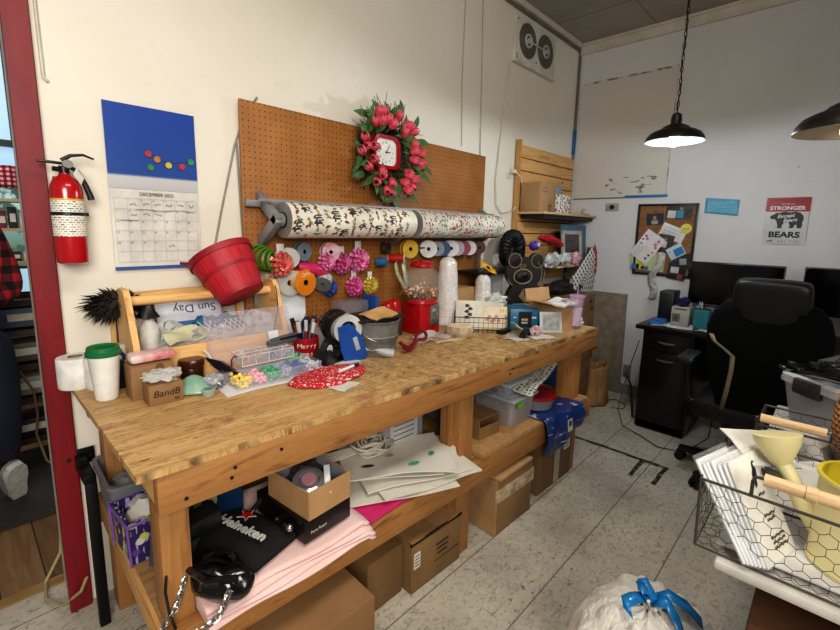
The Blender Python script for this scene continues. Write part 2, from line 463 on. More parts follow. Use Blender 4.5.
m = MB(); m.box((.0, 3.15, .006), (1.2, .9, .008), bev=.003)
tag(m.build('floor_mat', mat('35322f', .9, sc=60, bump=.3)), 'dark charcoal floor mat on the wood floor beyond the doorway', 'mat')

# ---- camera
cam = bpy.data.cameras.new('camera'); co = bpy.data.objects.new('camera', cam); COL.objects.link(co)
f = 443.6
def nrm(v): return Vector(v).normalized()
dA = nrm((845-421, 300-238, -f)); dB = nrm((-55-421, 300-218, -f)); dB = nrm(dB-dA*dA.dot(dB)); dZ = dA.cross(dB)
Mw = Matrix((dA, dB, dZ)).to_4x4()
co.matrix_world = Matrix.Translation((0, 0, 1.45)) @ Mw
cam.sensor_width = 36; cam.lens = f/840*36; cam.clip_start = .02
cam.shift_x = -(421-420)/840; cam.shift_y = (300-315)/840
scene.camera = co
# ---- light
w = bpy.data.worlds.new('world'); scene.world = w; w.use_nodes = True
w.node_tree.nodes['Background'].inputs[0].default_value = lin('d8dce6'); w.node_tree.nodes['Background'].inputs[1].default_value = .25
def area(name, loc, rot, size, sy, power, c):
    l = bpy.data.lights.new(name, 'AREA'); l.shape = 'RECTANGLE'; l.size = size; l.size_y = sy; l.energy = power; l.color = c; l.spread = R(150)
    o = bpy.data.objects.new(name, l); COL.objects.link(o); o.location = loc; o.rotation_euler = rot; return o
area('ceiling_light_front', (.7, .1, 3.05), (0, 0, 0), 1.3, .5, 22, (1, .93, .82))
area('shop_window_light', (-.9, -1.6, 2.3), (R(78), 0, R(-6)), 1.6, 1.3, 74, (1, .95, .87))
area('shop_ceiling_light', (.1, 3.5, 2.9), (0, 0, 0), 1.0, 1.0, 14, (1, .93, .85))
scene.view_settings.view_transform = 'Standard'
try: scene.view_settings.look = 'Medium High Contrast'
except Exception: pass
scene.view_settings.exposure = 0.0
scene.cycles.use_denoising = True
scene.cycles.max_bounces = 8; scene.cycles.transparent_max_bounces = 24
# ================= things on the long left wall =================
# pegboard
t = NT('pegboard'); x, y, z = t.sep(t.co())
def fr(v, p): return t.math('SUBTRACT', t.math('FRACT', t.math('DIVIDE', v, p)), .5)
fx = fr(x, .0254); fz = fr(z, .0254)
d = t.math('SQRT', t.math('ADD', t.math('MULTIPLY', fx, fx), t.math('MULTIPLY', fz, fz)))
hole = t.math('LESS_THAN', d, .125)
n1 = t.noise(t.co(), 5, 6, .65)
t.set(Base=t.mix(hole, t.ramp(n1, [(.3, 'ad7438'), (.7, '8e5a26')]), '2a160a'), Rough=.55)
m = MB(); m.box((.887, 0, .5), (1.775, .012, 1.07), bev=.002)
pg = thing('pegboard', 'large brown hardboard pegboard on the wall above the workbench', 'pegboard', (.890, YA-.03, .938)); pg.rotation_euler = (0, R(.35), 0)
m.build('board', t.m, pg)
m = MB(); m.box((.9, .012, .5), (1.3, .014, .04)); m.box((.05, .012, .5), (.03, .014, 1.0)); m.box((1.70, .012, .5), (.03, .014, 1.0)); m.build('batten', mat('8f7a5c', .6), pg, flat=True)

# gift wrap rolls on a cutter bracket
GM = mat('9a9a9c', .45, .3)
def wrap_mat(kind):
    t = NT('gift_wrap'); v = t.map(scale=(1, 1, 1))
    x, y, z = t.sep(t.co())
    ang = t.math('ARCTAN2', z, y)
    uv = t.n('CombineXYZ', X=x, Y=t.math('MULTIPLY', ang, .075)).outputs[0]
    if kind == 0:
        uvs = t.n('Mapping', Vector=uv, Scale=(24, 25, 1)).outputs[0]
        vd = t.n('TexVoronoi', Vector=uvs, Scale=1.0, Randomness=.55)
        nz = t.noise(uvs, 2.2, 3, .6)
        dd = t.math('ADD', vd.outputs['Distance'], t.math('MULTIPLY', t.math('SUBTRACT', nz, .5), .9))
        blob = t.math('LESS_THAN', dd, .36)
        cc = t.ramp(t.sep(vd.outputs['Color'])[0], [(0.0, '3a3428'), (.28, '8d7a2e'), (.48, '6a4a30'), (.66, 'b07a2a'), (.8, '8f9c90'), (.9, '3a3a38')], 'CONSTANT')
        t.set(Base=t.mix(blob, 'f1ece0', cc), Rough=.45)
    else:
        uvs = t.n('Mapping', Vector=uv, Scale=(46, 46, 1)).outputs[0]
        vd = t.n('TexVoronoi', Vector=uvs, Scale=1.0, Randomness=.9)
        blob = t.math('LESS_THAN', vd.outputs['Distance'], .42)
        bigc = t.noise(uv, 9, 2)
        cc = t.ramp(t.math('ADD', t.math('MULTIPLY', t.sep(vd.outputs['Color'])[0], .6), t.math('MULTIPLY', bigc, .5)), [(0.0, '6a8f98'), (.42, 'a58a50'), (.56, 'b02a24'), (.72, '8f1f1c')], 'CONSTANT')
        t.set(Base=t.mix(blob, 'e6e4d6', cc), Rough=.45)
    return t.m
ry, rz_ = 1.765, 1.473
rk = thing('gift_wrap_rack', 'grey metal wall rack with V shaped end brackets holding the two gift wrap rolls', 'rack', (.9, ry, rz_))
for i, xx in enumerate((.09, .878, 1.73)):
    m = MB()
    for s_ in (-1, 1):
        p0 = Vector((xx-.045*(i == 0), YA-.04-ry, .10*s_)); p1 = Vector((xx, -.01, 0))
        dv = p1-p0
        m.box((p0+p1)/2, (.03, dv.length+.02, .045), rot=(math.atan2(dv.z, dv.y), 0, 0), bev=.003)
    m.cyl((xx-.012, 0, 0), (xx+.012, 0, 0), .03, seg=20)
    m.build('end_bracket', GM, rk)
m = MB(); m.cyl((.07, 0, 0), (1.74, 0, 0), .012, seg=12); m.build('axle', mat('55585c', .3, .8), rk)
m = MB(); m.box((.87, .115, .07), (1.76, .02, .03), bev=.004); m.box((.87, .035, .082), (1.72, .014, .012)); m.build('rail', GM, rk)
for x0, x1, k, lb in ((1.0, 1.755, 0, 'white gift wrap roll with brown bears and yellow leaves on the wall rack'), (1.80, 2.62, 1, 'pale cream gift wrap roll with small red and blue flowers on the wall rack')):
    th = thing('gift_wrap_roll', lb, 'gift wrap', ((x0), ry, rz_), group=None)
    L = x1-x0
    m = MB(); m.cyl((0, 0, 0), (L, 0, 0), .077, seg=48, caps=(0, 0))
    random.seed(40+k)
    BEAR_ = [(-.022, .004), (-.018, .009), (-.012, .012), (-.002, .013), (.008, .013), (.016, .012), (.020, .006), (.021, -.012), (.014, -.012), (.013, -.003), (.004, -.004), (-.004, -.003), (-.006, -.012), (-.013, -.012), (-.013, -.001), (-.020, -.001)]
    FOX_ = [(-.018, .0), (-.010, .006), (.0, .005), (.010, .010), (.020, .012), (.014, .003), (.008, -.002), (.007, -.009), (.003, -.009), (.002, -.003), (-.006, -.003), (-.008, -.009), (-.012, -.009), (-.012, -.001)]
    LEAF_ = [(-.012, -.006), (-.006, .004), (.0, .007), (.008, .006), (.013, .010), (.011, .0), (.004, -.005), (-.005, -.007)]
    TREE_ = [(-.009, -.012), (.009, -.012), (.003, -.004), (.007, -.003), (.002, .005), (.0, .013), (-.002, .005), (-.007, -.003), (-.003, -.004)]
    def stick(shape, x0, a0, sc_, rt, mi):
        q = []
        for px, py in shape:
            X_, Y_ = (px*math.cos(rt)-py*math.sin(rt))*sc_, (px*math.sin(rt)+py*math.cos(rt))*sc_
            a = a0-Y_/.0774; q.append(m._v((x0+X_, .0774*math.cos(a), .0774*math.sin(a))))
        m._f(q, mi)
    if k == 0:
        row = 0
        for x_i in range(int(L/.050)):
            for a_i in range(9):
                x0 = .03+x_i*.050; a0 = PI*.42+(a_i+.5*(x_i % 2))*.33
                if x0 > L-.03 or (x_i*7+a_i*4) % 6 == 5: continue
                w_ = (x_i*5+a_i*3) % 7
                sh, mi = ((BEAR_, 1), (LEAF_, 2), (FOX_, 3), (TREE_, 4), (BEAR_, 5), (LEAF_, 3), (FOX_, 2))[w_]
                stick(sh, x0+random.uniform(-.003, .003), a0+random.uniform(-.04, .04), (1.2 if sh is BEAR_ else 1.15), random.uniform(-.25, .25) if sh is BEAR_ else random.uniform(-2, 2), mi)
    else:
        for q_ in range(620):
            x0 = random.uniform(.01, L-.01); a0 = random.uniform(PI*.42, PI*1.7)
            cl = noise.noise(Vector((x0*9, a0*1.2, 0)))
            r0 = random.uniform(.004, .0085); mi = 1 if cl > .02 else random.choice((2, 3, 4))
            stick([(r0*math.cos(b)*(1+.3*math.cos(5*b)), r0*math.sin(b)*(1+.3*math.cos(5*b))) for b in [2*PI*i/10 for i in range(10)]], x0, a0, 1, 0, mi)
    WB_ = mat('efeadc' if k == 0 else 'e4e2d4', .45)
    m.build('paper', [WB_]+([mat('3a342c', .5), mat('9c8430', .5), mat('7a4a2c', .5), mat('7f8c84', .5), mat('504a40', .5)] if k == 0 else [mat('a82824', .5), mat('6f8f9c', .5), mat('a89058', .5), mat('6f7f4c', .5)]), th)
    T = Matrix.Rotation(R(90), 4, 'Y')
    for e in (0, L):
        m = MB(); m.lathe([(.077, 0), (.073, -.001 if e == 0 else .001), (.03, 0), (.028, .0)], (e, 0, 0), 40, T)
        m.build('paper_end', mat('8f8a84', .6), th)
    m = MB(); m.cyl((-.006, 0, 0), (L+.006, 0, 0), .034, seg=24); m.build('core', mat('222326', .4), th)
    m = MB(); m.cyl((-.012, 0, 0), (-.006, 0, 0), .022, .024, seg=24); m.build('hub', mat('9fb0bc', .3, .5), th)

# wreath of tulips
wr = thing('tulip_wreath', 'round wreath of pink red tulips with green leaves hanging on the pegboard', 'wreath', (1.675, 1.87, 1.845)); wr.scale = (.9, .9, .88)
GR = mat('3f5a2c', .6, c2=(38, 58, 26)); TW = mat('3a2c1c', .8)
m = MB()
for i in range(300):
    a = random.uniform(0, 2*PI); r0 = random.uniform(.13, .2); L = random.uniform(.06, .13)
    L *= 1.3 if math.sin(a) > .7 else .75
    da = random.uniform(-1.2, 1.2)
    p0 = Vector((r0*math.cos(a), random.uniform(-.03, .03), r0*math.sin(a)))
    d = Vector((math.cos(a+da), random.uniform(-.35, .1), math.sin(a+da)))
    m.tube([p0, p0+d*L*.5+Vector((0, -.01, 0)), p0+d*L], .0016, 4, mat=i % 2)
m.lathe([(.14, -.02), (.16, -.03), (.19, -.02), (.2, 0), (.17, .02), (.14, 0), (.14, -.02)], (0, .02, 0), 36, Matrix.Rotation(R(90), 4, 'X'), mat=0)
m.build('twigs', [TW, mat('56603a', .8)], wr)
m = MB()
for i in range(42):
    a = i/42*2*PI+random.uniform(-.1, .1); r0 = random.uniform(.13, .24); da = random.choice((-1, 1))*random.uniform(.3, 1.3)
    d = Vector((math.cos(a+da), random.uniform(-.5, -.1), math.sin(a+da))).normalized(); L = random.uniform(.11, .17)
    p0 = Vector((r0*math.cos(a), -.03, r0*math.sin(a)))
    sd = d.cross(Vector((0, 1, 0))).normalized()
    pts = []
    for k in range(6):
        u = k/5; w = .021*math.sin(PI*min(1, u*.95+.05))
        c = p0+d*L*u+Vector((0, -.02*math.sin(PI*u), -.01*u*u))
        pts.append((m._v(c-sd*w), m._v(c+Vector((0, .004, 0))), m._v(c+sd*w)))
    for a_, b_ in zip(pts, pts[1:]):
        m._f([a_[0], a_[1], b_[1], b_[0]]); m._f([a_[1], a_[2], b_[2], b_[1]])
m.build('leaves', mat('4f7238', .5, c2=(48, 84, 36)), wr)
t = NT('tulip_petal'); z = t.sep(t.co())[2]
t.set(Base=t.ramp(t.math('ADD', t.math('MULTIPLY', z, 16), t.math('MULTIPLY', t.noise(t.co(), 40, 3), .5)), [(.0, 'ee8f96'), (.5, 'c8344a'), (1.0, 'da6272')]), Rough=.5); TUL = t.m
def tulip_bm():
    m = MB()
    for k in range(6):
        a0 = k*PI/3; inner = k % 2
        r = .0175 if inner else .021
        def fn(u, v, a0=a0, r=r):
            w = (u-.5)*1.45*math.sin(PI*min(1, .15+v*.72))
            rr = r*(math.sin(PI*(.12+.72*v))*.95+.12)
            return (rr*math.cos(a0+w), rr*math.sin(a0+w), .056*v-(.006*(abs(u-.5)*2)**2 if v > .8 else 0))
        m.grid(fn, 5, 6)
    m.cyl((0, 0, -.03), (0, 0, .004), .003, .006, 6, mat=1)
    return m
t0 = None
TP = [(-.12, .20), (-.07, .205), (-.09, .15), (-.05, .17), (-.13, .14), (-.03, .145), (.03, .20), (.09, .17), (.13, .16), (.16, .14), (.10, .11), (-.2, .05), (-.16, .03), (-.22, -.03), (-.12, .02), (.15, .02), (.17, .05), (.2, .03), (.14, -.01), (.21, -.01), (.22, -.07), (-.11, -.05), (-.16, -.11), (-.08, -.09), (-.07, -.13), (-.12, -.18), (-.01, -.15), (-.05, -.21), (.0, -.22), (.07, -.16), (.1, -.12), (.14, -.13), (.17, -.15), (.09, -.2), (.15, -.17), (.12, -.09)]
for i, (px, pz) in enumerate(TP):
    a = math.atan2(pz, px)+random.uniform(-.9, .9)
    d = Vector((math.cos(a)*.8, random.uniform(-.7, -.25), math.sin(a)*.8+.25)).normalized()
    rot = d.to_track_quat('Z', 'Y').to_euler()
    loc = (px*.97, -.065+random.uniform(-.012, .012), pz*.97-.005)
    if t0 is None: t0 = tulip_bm().build('tulip', [TUL, GR], wr, loc, rot, solid=.001); o = t0
    else: o = t0.copy(); COL.objects.link(o); o.location = loc; o.rotation_euler = rot
    o.scale = (1.2,)*3
# clock inside the wreath
ck = thing('wall_clock', 'square red rimmed clock with a white face in the middle of the tulip wreath', 'clock', (1.665, 1.86, 1.85))
def rrect(w, h, r, n=5):
    p = []
    for cx_, cy_, a in ((w/2-r, h/2-r, 0), (-w/2+r, h/2-r, 90), (-w/2+r, -h/2+r, 180), (w/2-r, -h/2+r, 270)):
        for k in range(n+1):
            b = R(a+90*k/n); p.append((cx_+r*math.cos(b), cy_+r*math.sin(b)))
    return p
TX = Matrix.Rotation(R(90), 4, 'X')   # local xy plane -> faces -y
def ringprism(m, wo, ho, ro, wi, hi, ri, h, T, mat=0):
    a = rrect(wo, ho, ro); b = rrect(wi, hi, ri); n = len(a)
    lv = [[m._v(T @ Vector((x, y, z))) for x, y in p] for p, z in ((a, 0), (a, h), (b, h*.8), (b, 0))]
    for i in range(4):
        q, s_ = lv[i], lv[(i+1) % 4]
        m._bridge(q, s_, mat)
m = MB(); ringprism(m, .19, .172, .045, .15, .136, .034, .026, TX); m.build('rim', mat('a3121c', .25), ck)
m = MB(); m.prism(rrect(.155, .141, .034), .012, TX); m.build('face', mat('efece2', .5), ck)
for i in range(12):
    a = R(90-30*(i+1)); text(str(i+1), .015, ck, (.049*math.cos(a), -.0135, .05*math.sin(a)), (R(90), 0, 0), mat('23211e', .6), 'numeral')
for nm, a, L, w_ in (('hour_hand', 3, .032, .005), ('minute_hand', 58, .048, .0035)):
    m = MB(); m.box((L*.4, -.016, 0), (L, .001, w_)); m.build(nm, mat('161616', .4), ck, rot=(0, -R(a), 0))
m = MB(); m.cyl((0, -.012, 0), (0, -.018, 0), .005, seg=12); m.build('hub', mat('161616', .4), ck)

# calendar
cal = thing('wall_calendar', 'wall calendar open at December 2025 with a blue picture page, left of the pegboard', 'calendar', (.568, YA-.006, 1.572)); cal.scale = (.965, 1, .98)
t = NT('calendar_picture'); x, y, z = t.sep(t.co())
t.set(Base=t.ramp(z, [(.0, 'b8b8ba'), (.045, 'c4c3c4'), (.052, '2f4f95'), (.3, '2a4a9c')], 'LINEAR'), Rough=.3)
m = MB(); m.sheet((-.158, 0, .0), (.158, 0, .0), (.158, 0, .305), (-.158, 0, .305), .003, warp=.004); m.build('picture_page', t.m, cal)
m = MB(); m.sheet((-.158, -.001, -.3), (.158, -.001, -.3), (.158, -.001, -.001), (-.158, -.001, -.001), .003, warp=.003, sd=3); m.build('date_page', mat('dedbd2', .5), cal)
m = MB()
BK = mat('2f3036', .6)
for i in range(8): m.box((-.147+i*.042, -.0075, -.155), (.0006, .0006, .24))
for j in range(7): m.box((0, -.0075, -.035-j*.04), (.296, .0006, .0008))
m.build('date_grid', mat('b4b4b6', .6), cal)
m = MB(); m.box((0, -.005, -.299), (.318, .006, .012)); m.build('bottom_strip', mat('3a5aa0', .5), cal)
text('DECEMBER 2025', .017, cal, (0, -.008, -.018), (R(90), 0, 0), BK)
dn = 1
for j in range(6):
    for i in range(7):
        if (j == 0 and i < 1) or dn > 31: continue
        text(str(dn), .008, cal, (-.14+i*.042, -.0082, -.042-j*.04), (R(90), 0, 0), BK, 'date'); dn += 1
m = MB()
random.seed(3)
for j, i in [(0, 1), (0, 2), (0, 3), (0, 4), (0, 5), (0, 6), (1, 1), (1, 2), (1, 3), (4, 4)]:
    cx_, cz_ = -.126+i*.042, -.056-j*.04
    p = [(cx_-.012+k*.004, -.008, cz_+random.uniform(-.006, .006)) for k in range(7)]
    m.tube(p, .0009, 4)
m.tube([(-.08+.02*k, -.008, -.078+.003*math.sin(k)) for k in range(12)], .0009, 4)
m.tube([(-.13+.015*k, -.008, -.118) for k in range(5)], .0009, 4)
m.build('handwriting', mat('202024', .6), cal)
# ornaments on a string in the picture
m = MB(); m.tube([(-.03, -.008, .15), (.0, -.008, .13), (.03, -.008, .115), (.07, -.008, .11), (.11, -.008, .118), (.15, -.008, .135)], .0008, 4); m.build('string', mat('22304a', .6), cal)
for px, pz, c in ((-.02, .135, 'c03a4a'), (.01, .118, 'd08030'), (.10, .1, 'c04040'), (.135, .122, '3aa060'), (-.015, .085, '3a8a50'), (.05, .1, 'd6c050')):
    m = MB(); m.cyl((px, -.006, pz), (px, -.0085, pz), .012, seg=18); m.build('ornament', mat(c, .4), cal)

# fire extinguisher
ex = thing('fire_extinguisher', 'red fire extinguisher with black handle and white label hanging beside the doorway', 'fire extinguisher', (.283, YA-.072, 1.308)); ex.scale = (.97, .97, .87)
t = NT('extinguisher_red'); t.set(Base=t.ramp(t.noise(t.co(), 3, 2), [(.3, 'b30e14'), (.7, 'a00a10')]), Rough=.22, Coat=.5)
m = MB(); m.lathe([(0, 0), (.036, 0), (.044, .006), (.046, .03), (.046, .27), (.044, .29), (.034, .315), (.018, .33), (.016, .338), (0, .338)], seg=40); m.build('cylinder', t.m, ex)
m = MB(); m.cyl((0, 0, .335), (0, 0, .365), .015, seg=20); m.cyl((0, 0, .35), (-.03, -.01, .352), .009, seg=12); m.build('valve', mat('2a2a2c', .35, .5), ex)
m = MB(); m.cyl((.008, -.012, .37), (.008, -.026, .372), .015, seg=24); m.build('gauge', mat('8f8f8c', .3, .3), ex)
m = MB(); m.box((-.032, -.005, .375), (.075, .018, .01), rot=(0, .05, 0), bev=.003); m.build('carry_handle', mat('101012', .4), ex)
m = MB(); m.tube([(-.005, -.005, .385), (.02, -.005, .405), (.055, -.005, .412), (.085, -.005, .4)], .008, 8, rf=lambda u: 1-.55*u); m.build('lever', mat('101012', .4), ex)
m = MB(); m.tube([(.012, -.005, .365), (.035, 0, .35), (.055, 0, .3), (.066, 0, .26), (.068, 0, .245)], .009, 10, rf=lambda u: .8+.4*u); m.build('hose', mat('141416', .5), ex)
t = NT('extinguisher_label'); x, y, z = t.sep(t.co())
bl = t.n('TexBrick', Vector=t.n('CombineXYZ', X=t.math('MULTIPLY', t.math('ARCTAN2', x, y), .046), Y=z).outputs[0], Scale=1.0, Mortar__Size=.0022, Brick__Width=.014, Row__Height=.0085)
bl.inputs['Color1'].default_value = lin('5a554e'); bl.inputs['Color2'].default_value = lin('d8d2c4'); bl.inputs['Mortar'].default_value = lin('e8e4d8')
t.set(Base=t.mix(t.math('GREATER_THAN', z, .238), bl.outputs[0], 'c8a030'), Rough=.4)
m = MB(); m.cyl((0, 0, .105), (0, 0, .245), .0468, seg=40, caps=(0, 0)); m.build('label_wrap', t.m, ex)
m = MB(); m.cyl((0, 0, .183), (0, 0, .195), .048, seg=40); m.box((.048, .02, .189), (.02, .03, .014)); m.build('strap', mat('0e0e10', .4), ex)
m = MB(); m.box((0, .06, .2), (.05, .02, .26), bev=.003); m.build('wall_bracket', mat('8a1216', .4), ex)
m = MB(); m.sheet((.018, -.03, .335), (.04, -.02, .3), (.05, -.015, .325), (.03, -.025, .36), .001); m.build('inspection_tag', mat('e4e0d4', .6), ex)

# ribbons, spools and bows hanging on the pegboard
def spool(name_lb, loc, r, w, face, side, rot, hub='1a1612', cat='ribbon', txt=None, group=None):
    th = thing('ribbon_spool', name_lb, cat, loc, rot=rot, group=group)
    T = Matrix.Rotation(R(90), 4, 'X')
    m = MB(); m.lathe([(r*.88, -w/2), (r*.9, -w*.3), (r*.9, w*.3), (r*.88, w/2)], seg=32, T=T); m.build('ribbon', side, th)
    m = MB()
    for e in (-w/2, w/2): m.lathe([(r*.22, e-.0012), (r, e-.0012), (r, e+.0012), (r*.22, e+.0012), (r*.22, e-.0012)], seg=36, T=T)
    m.build('flange', face, th)
    m = MB(); m.lathe([(r*.2, -w/2-.001), (r*.22, -w/2-.001), (r*.22, w/2+.001), (r*.2, w/2+.001), (r*.2, -w/2-.001)], seg=20, T=T)
    m.cyl((0, w*.3, 0), (0, w*.32, 0), r*.2, seg=20); m.build('hub', mat(hub, .6), th)
    if txt: text(txt, r*.42, th, (0, -w/2-.003, r*.58), (R(90), 0, 0), mat('f4e8c8', .5))
    return th
YP = 1.885
spool('orange disc ribbon spool with a dark hole, front of the left cluster', (1.145, 1.85, 1.185), .062, .035, mat('e8861c', .35), mat('d8c8a0', .5), (0, 0, R(8)), txt='OPT')
spool('clear flanged spool with patterned ribbon just left of the orange spool', (1.085, 1.875, 1.185), .06, .03, glass((235, 235, 230), .2, .35), mat('6a5a48', .5, c2=(190, 180, 160), sc=50), (0, 0, R(-15)))
spool('white rimmed spool of brown ribbon right of the coral bow', (1.095, 1.89, 1.30), .048, .03, mat('d8d6d0', .4), mat('5a4434', .6), (0, 0, R(-20)), hub='6a5244')
spool('slate grey ribbon spool on the pegboard under the bear gift wrap', (1.165, YP, 1.328), .045, .03, mat('7f8f98', .4), mat('5c6a74', .5), (0, 0, R(10)))
spool('pink and silver ribbon spool above the magenta bows', (1.305, 1.86, 1.325), .047, .04, mat('cf8890', .35, c2=(225, 205, 205), sc=20), mat('b84a60', .5), (0, 0, R(-18)))
spool('silver ribbon reel with green and red print lying slanted right of the orange spool', (1.265, 1.86, 1.18), .046, .05, mat('9a9fa0', .3, .5), mat('dcdcd8', .35, c2=(80, 130, 90), sc=60), (R(35), R(20), R(-35)), hub='70787c')
spool('yellow disc ribbon spool at the right of the hanging ribbons', (1.865, 1.86, 1.33), .054, .035, mat('e3b93e', .4), mat('c89a30', .5), (0, 0, R(-14)))
spool('small red spool with a white end hanging left of the yellow spool', (1.745, 1.84, 1.28), .026, .09, mat('e4ded4', .4), mat('c02620', .4), (0, 0, R(35)), hub='803020')
spool('small blue spool at the left end of the mixed hanging spools', (1.645, 1.85, 1.262), .027, .05, mat('3f7fae', .4), mat('2f6fa2', .4), (0, 0, R(35)))
spool('dark brown spool hanging behind the small red spool', (1.70, 1.88, 1.335), .035, .03, mat('33281e', .5), mat('4a3a2c', .5), (0, 0, R(20)))
rb = [(2.02, .046, 'e8e6e2', '2c4a70'), (2.1, .04, '8c98a8', '6a7484'), (2.16, .04, '35507a', '2c4670'), (2.235, .046, 'ece8e6', '6a4658'), (2.3, .042, 'b8b6ba', '9a6a72'), (2.37, .04, 'a04a58', '903a48'), (2.43, .042, 'e6e4e8', 'b05a60'), (2.545, .038, '6a3a40', '8a2c34')]
lbs = ['white disc ribbon spool with navy ribbon, first in the row under the flowered gift wrap', 'grey blue ribbon spool second in the row under the flowered gift wrap', 'navy ribbon spool third in the row under the flowered gift wrap', 'white disc spool of mauve ribbon mid row under the flowered gift wrap',
       'silver grey ribbon spool just right of the middle white disc spool', 'dusty red ribbon spool between the silver spool and the last white disc', 'white disc spool of rose ribbon near the right end of the row', 'dark maroon ribbon spool at the far right end of the row']
for (x_, r_, fc, sd), lb in zip(rb, lbs): spool(lb, (x_, 1.85, 1.328), r_*1.15, .042, mat(fc, .35), mat(sd, .5), (0, 0, R(-38)), hub='303840', group='ribbon spools in a row under the gift wrap')
m = MB(); m.tube([(1.95, 1.85, 1.335), (2.62, 1.85, 1.335)], .005, 8); m.tube([(1.95, 1.85, 1.335), (1.95, 1.92, 1.335)], .005, 6); m.tube([(2.62, 1.85, 1.335), (2.62, 1.92, 1.335)], .005, 6)
tag(m.build('ribbon_rod', mat('50453a', .5)), 'thin dark rod through the row of ribbon spools on the pegboard', 'rod')
# bows
def bow(lb, loc, r, c1, c2, tagcol=None):
    th = thing('gift_bow', lb, 'gift bow', loc)
    m = MB()
    random.seed(int(loc[0]*1000))
    for lay, (el, n, L) in enumerate(((5, 12, 1.0), (30, 11, .95), (55, 8, .85), (80, 4, .7))):
        for k in range(n):
            a = 2*PI*(k+lay*.5)/n; e = R(el)
            d = Vector((math.cos(a)*math.cos(e), -math.sin(e), math.sin(a)*math.cos(e)))
            sd = d.cross(Vector((0, 1, 0))).normalized() if el < 79 else Vector((1, 0, 0))
            up = sd.cross(d).normalized()
            pts = []
            for q in range(9):
                u = q/8*2*PI
                pts.append(d*(r*L*(.5-.5*math.cos(u)))+up*(r*.17*math.sin(u)))
            m.strip(pts, sd, r*.27)
    m.build('loops', mat(c1, .22, .25, c2=c2, sc=30), th)
    if tagcol:
        m = MB(); m.box((0, -.0, r*1.15), (r*.6, .002, r*.7), bev=.0008); m.build('hang_card', mat(tagcol, .5), th)
    return th
bow('coral red gift bow under a white card, left of the ribbon spools', (1.035, 1.86, 1.275), .062, 'd04a42', (240, 150, 140), 'e8e6de')
bow('magenta and pink gift bow below the pink ribbon spool', (1.275, 1.85, 1.275), .05, 'cf2c80', (250, 190, 215), 'ded8dc')
bow('dark magenta gift bow left of the largest magenta bow', (1.375, 1.86, 1.265), .058, 'b0186a', (240, 140, 190), 'd8d4d8')
bow('largest bright magenta gift bow, upper right of the bows', (1.475, 1.85, 1.28), .066, 'd02884', (250, 180, 215), 'e0dcdc')
bow('magenta gift bow hanging lowest, left of the yellow bow', (1.455, 1.86, 1.14), .056, 'c81c70', (245, 150, 200), 'e0dcdc')
bow('yellow gold gift bow beside the lowest magenta bow', (1.565, 1.86, 1.137), .05, 'cfae2c', (245, 235, 140), 'e0dcdc')
bow('dark blue gift bow below the silver ribbon reel', (1.315, 1.88, 1.14), .046, '1c2f6a', (90, 120, 190))
m = MB()
for k in range(5): m.lathe([(.05-.003*k, -.008), (.056-.003*k, 0), (.05-.003*k, .008), (.045, 0), (.05-.003*k, -.008)], (.945+.008*k, 1.88-.012*k, 1.31-.004*k), 28, Matrix.Rotation(R(90), 4, 'X') @ Matrix.Rotation(R(14*k-20), 4, 'Y'))
tag(m.build('ribbon_coil', mat('4f8a2a', .4, c2=(60, 110, 30))), 'coil of green ribbon at the left edge of the pegboard above the red basket', 'ribbon')
m = MB(); m.tube([(1.13, 1.87, 1.26), (1.18, 1.86, 1.25), (1.24, 1.86, 1.235), (1.29, 1.86, 1.21)], .028, 10, rf=lambda u: .7+.5*math.sin(PI*u))
tag(m.build('ribbon_bundle', mat('a81c50', .35, c2=(210, 60, 110), sc=30)), 'bundle of crimson ribbon above the orange spool', 'ribbon')
for k, (x_, c) in enumerate(((1.78, 'd8d0bc'), (1.72, 'b8a888'))):
    m = MB(); m.strip([(x_, 1.82, 1.26), (x_+.005, 1.81, 1.2), (x_+(.05 if k else .02), 1.80, 1.12), (x_+(.16 if k else -.04), 1.80, 1.05 if k else 1.08)], (.8, .2, .5), .03 if k else .04)
    tag(m.build('ribbon_tail', mat(c, .4, c2=(150, 160, 110), sc=40), solid=.001), ['wide patterned ribbon end hanging below the yellow spool', 'grey tan ribbon tail curling behind the gumball machine'][k], 'ribbon')
# hanging scissors-like red item + hook strip
# white card and leaflet leaning behind the bench
m = MB(); m.sheet((.995, 1.89, .905), (1.175, 1.88, .905), (1.185, 1.905, 1.125), (1.005, 1.91, 1.14), .002)
tag(m.build('white_card', mat('e6e8ea', .5)), 'blank white card leaning on the pegboard behind the organiser box', 'card')
lf = thing('packaged_leaflet', 'clear packaged leaflet with a printed top leaning behind the right end of the wooden tote', 'leaflet', (.965, 1.885, .98))
m = MB(); m.box((0, 0, .12), (.1, .004, .28), rot=(0, .04, 0), bev=.001); m.build('sleeve', mat('8e8b84', .2, c2=(110, 106, 98)), lf)
m = MB(); m.box((0, -.003, .235), (.085, .002, .035), rot=(0, .04, 0)); m.build('header', mat('c8bca4', .5, c2=(150, 60, 50), sc=60), lf)
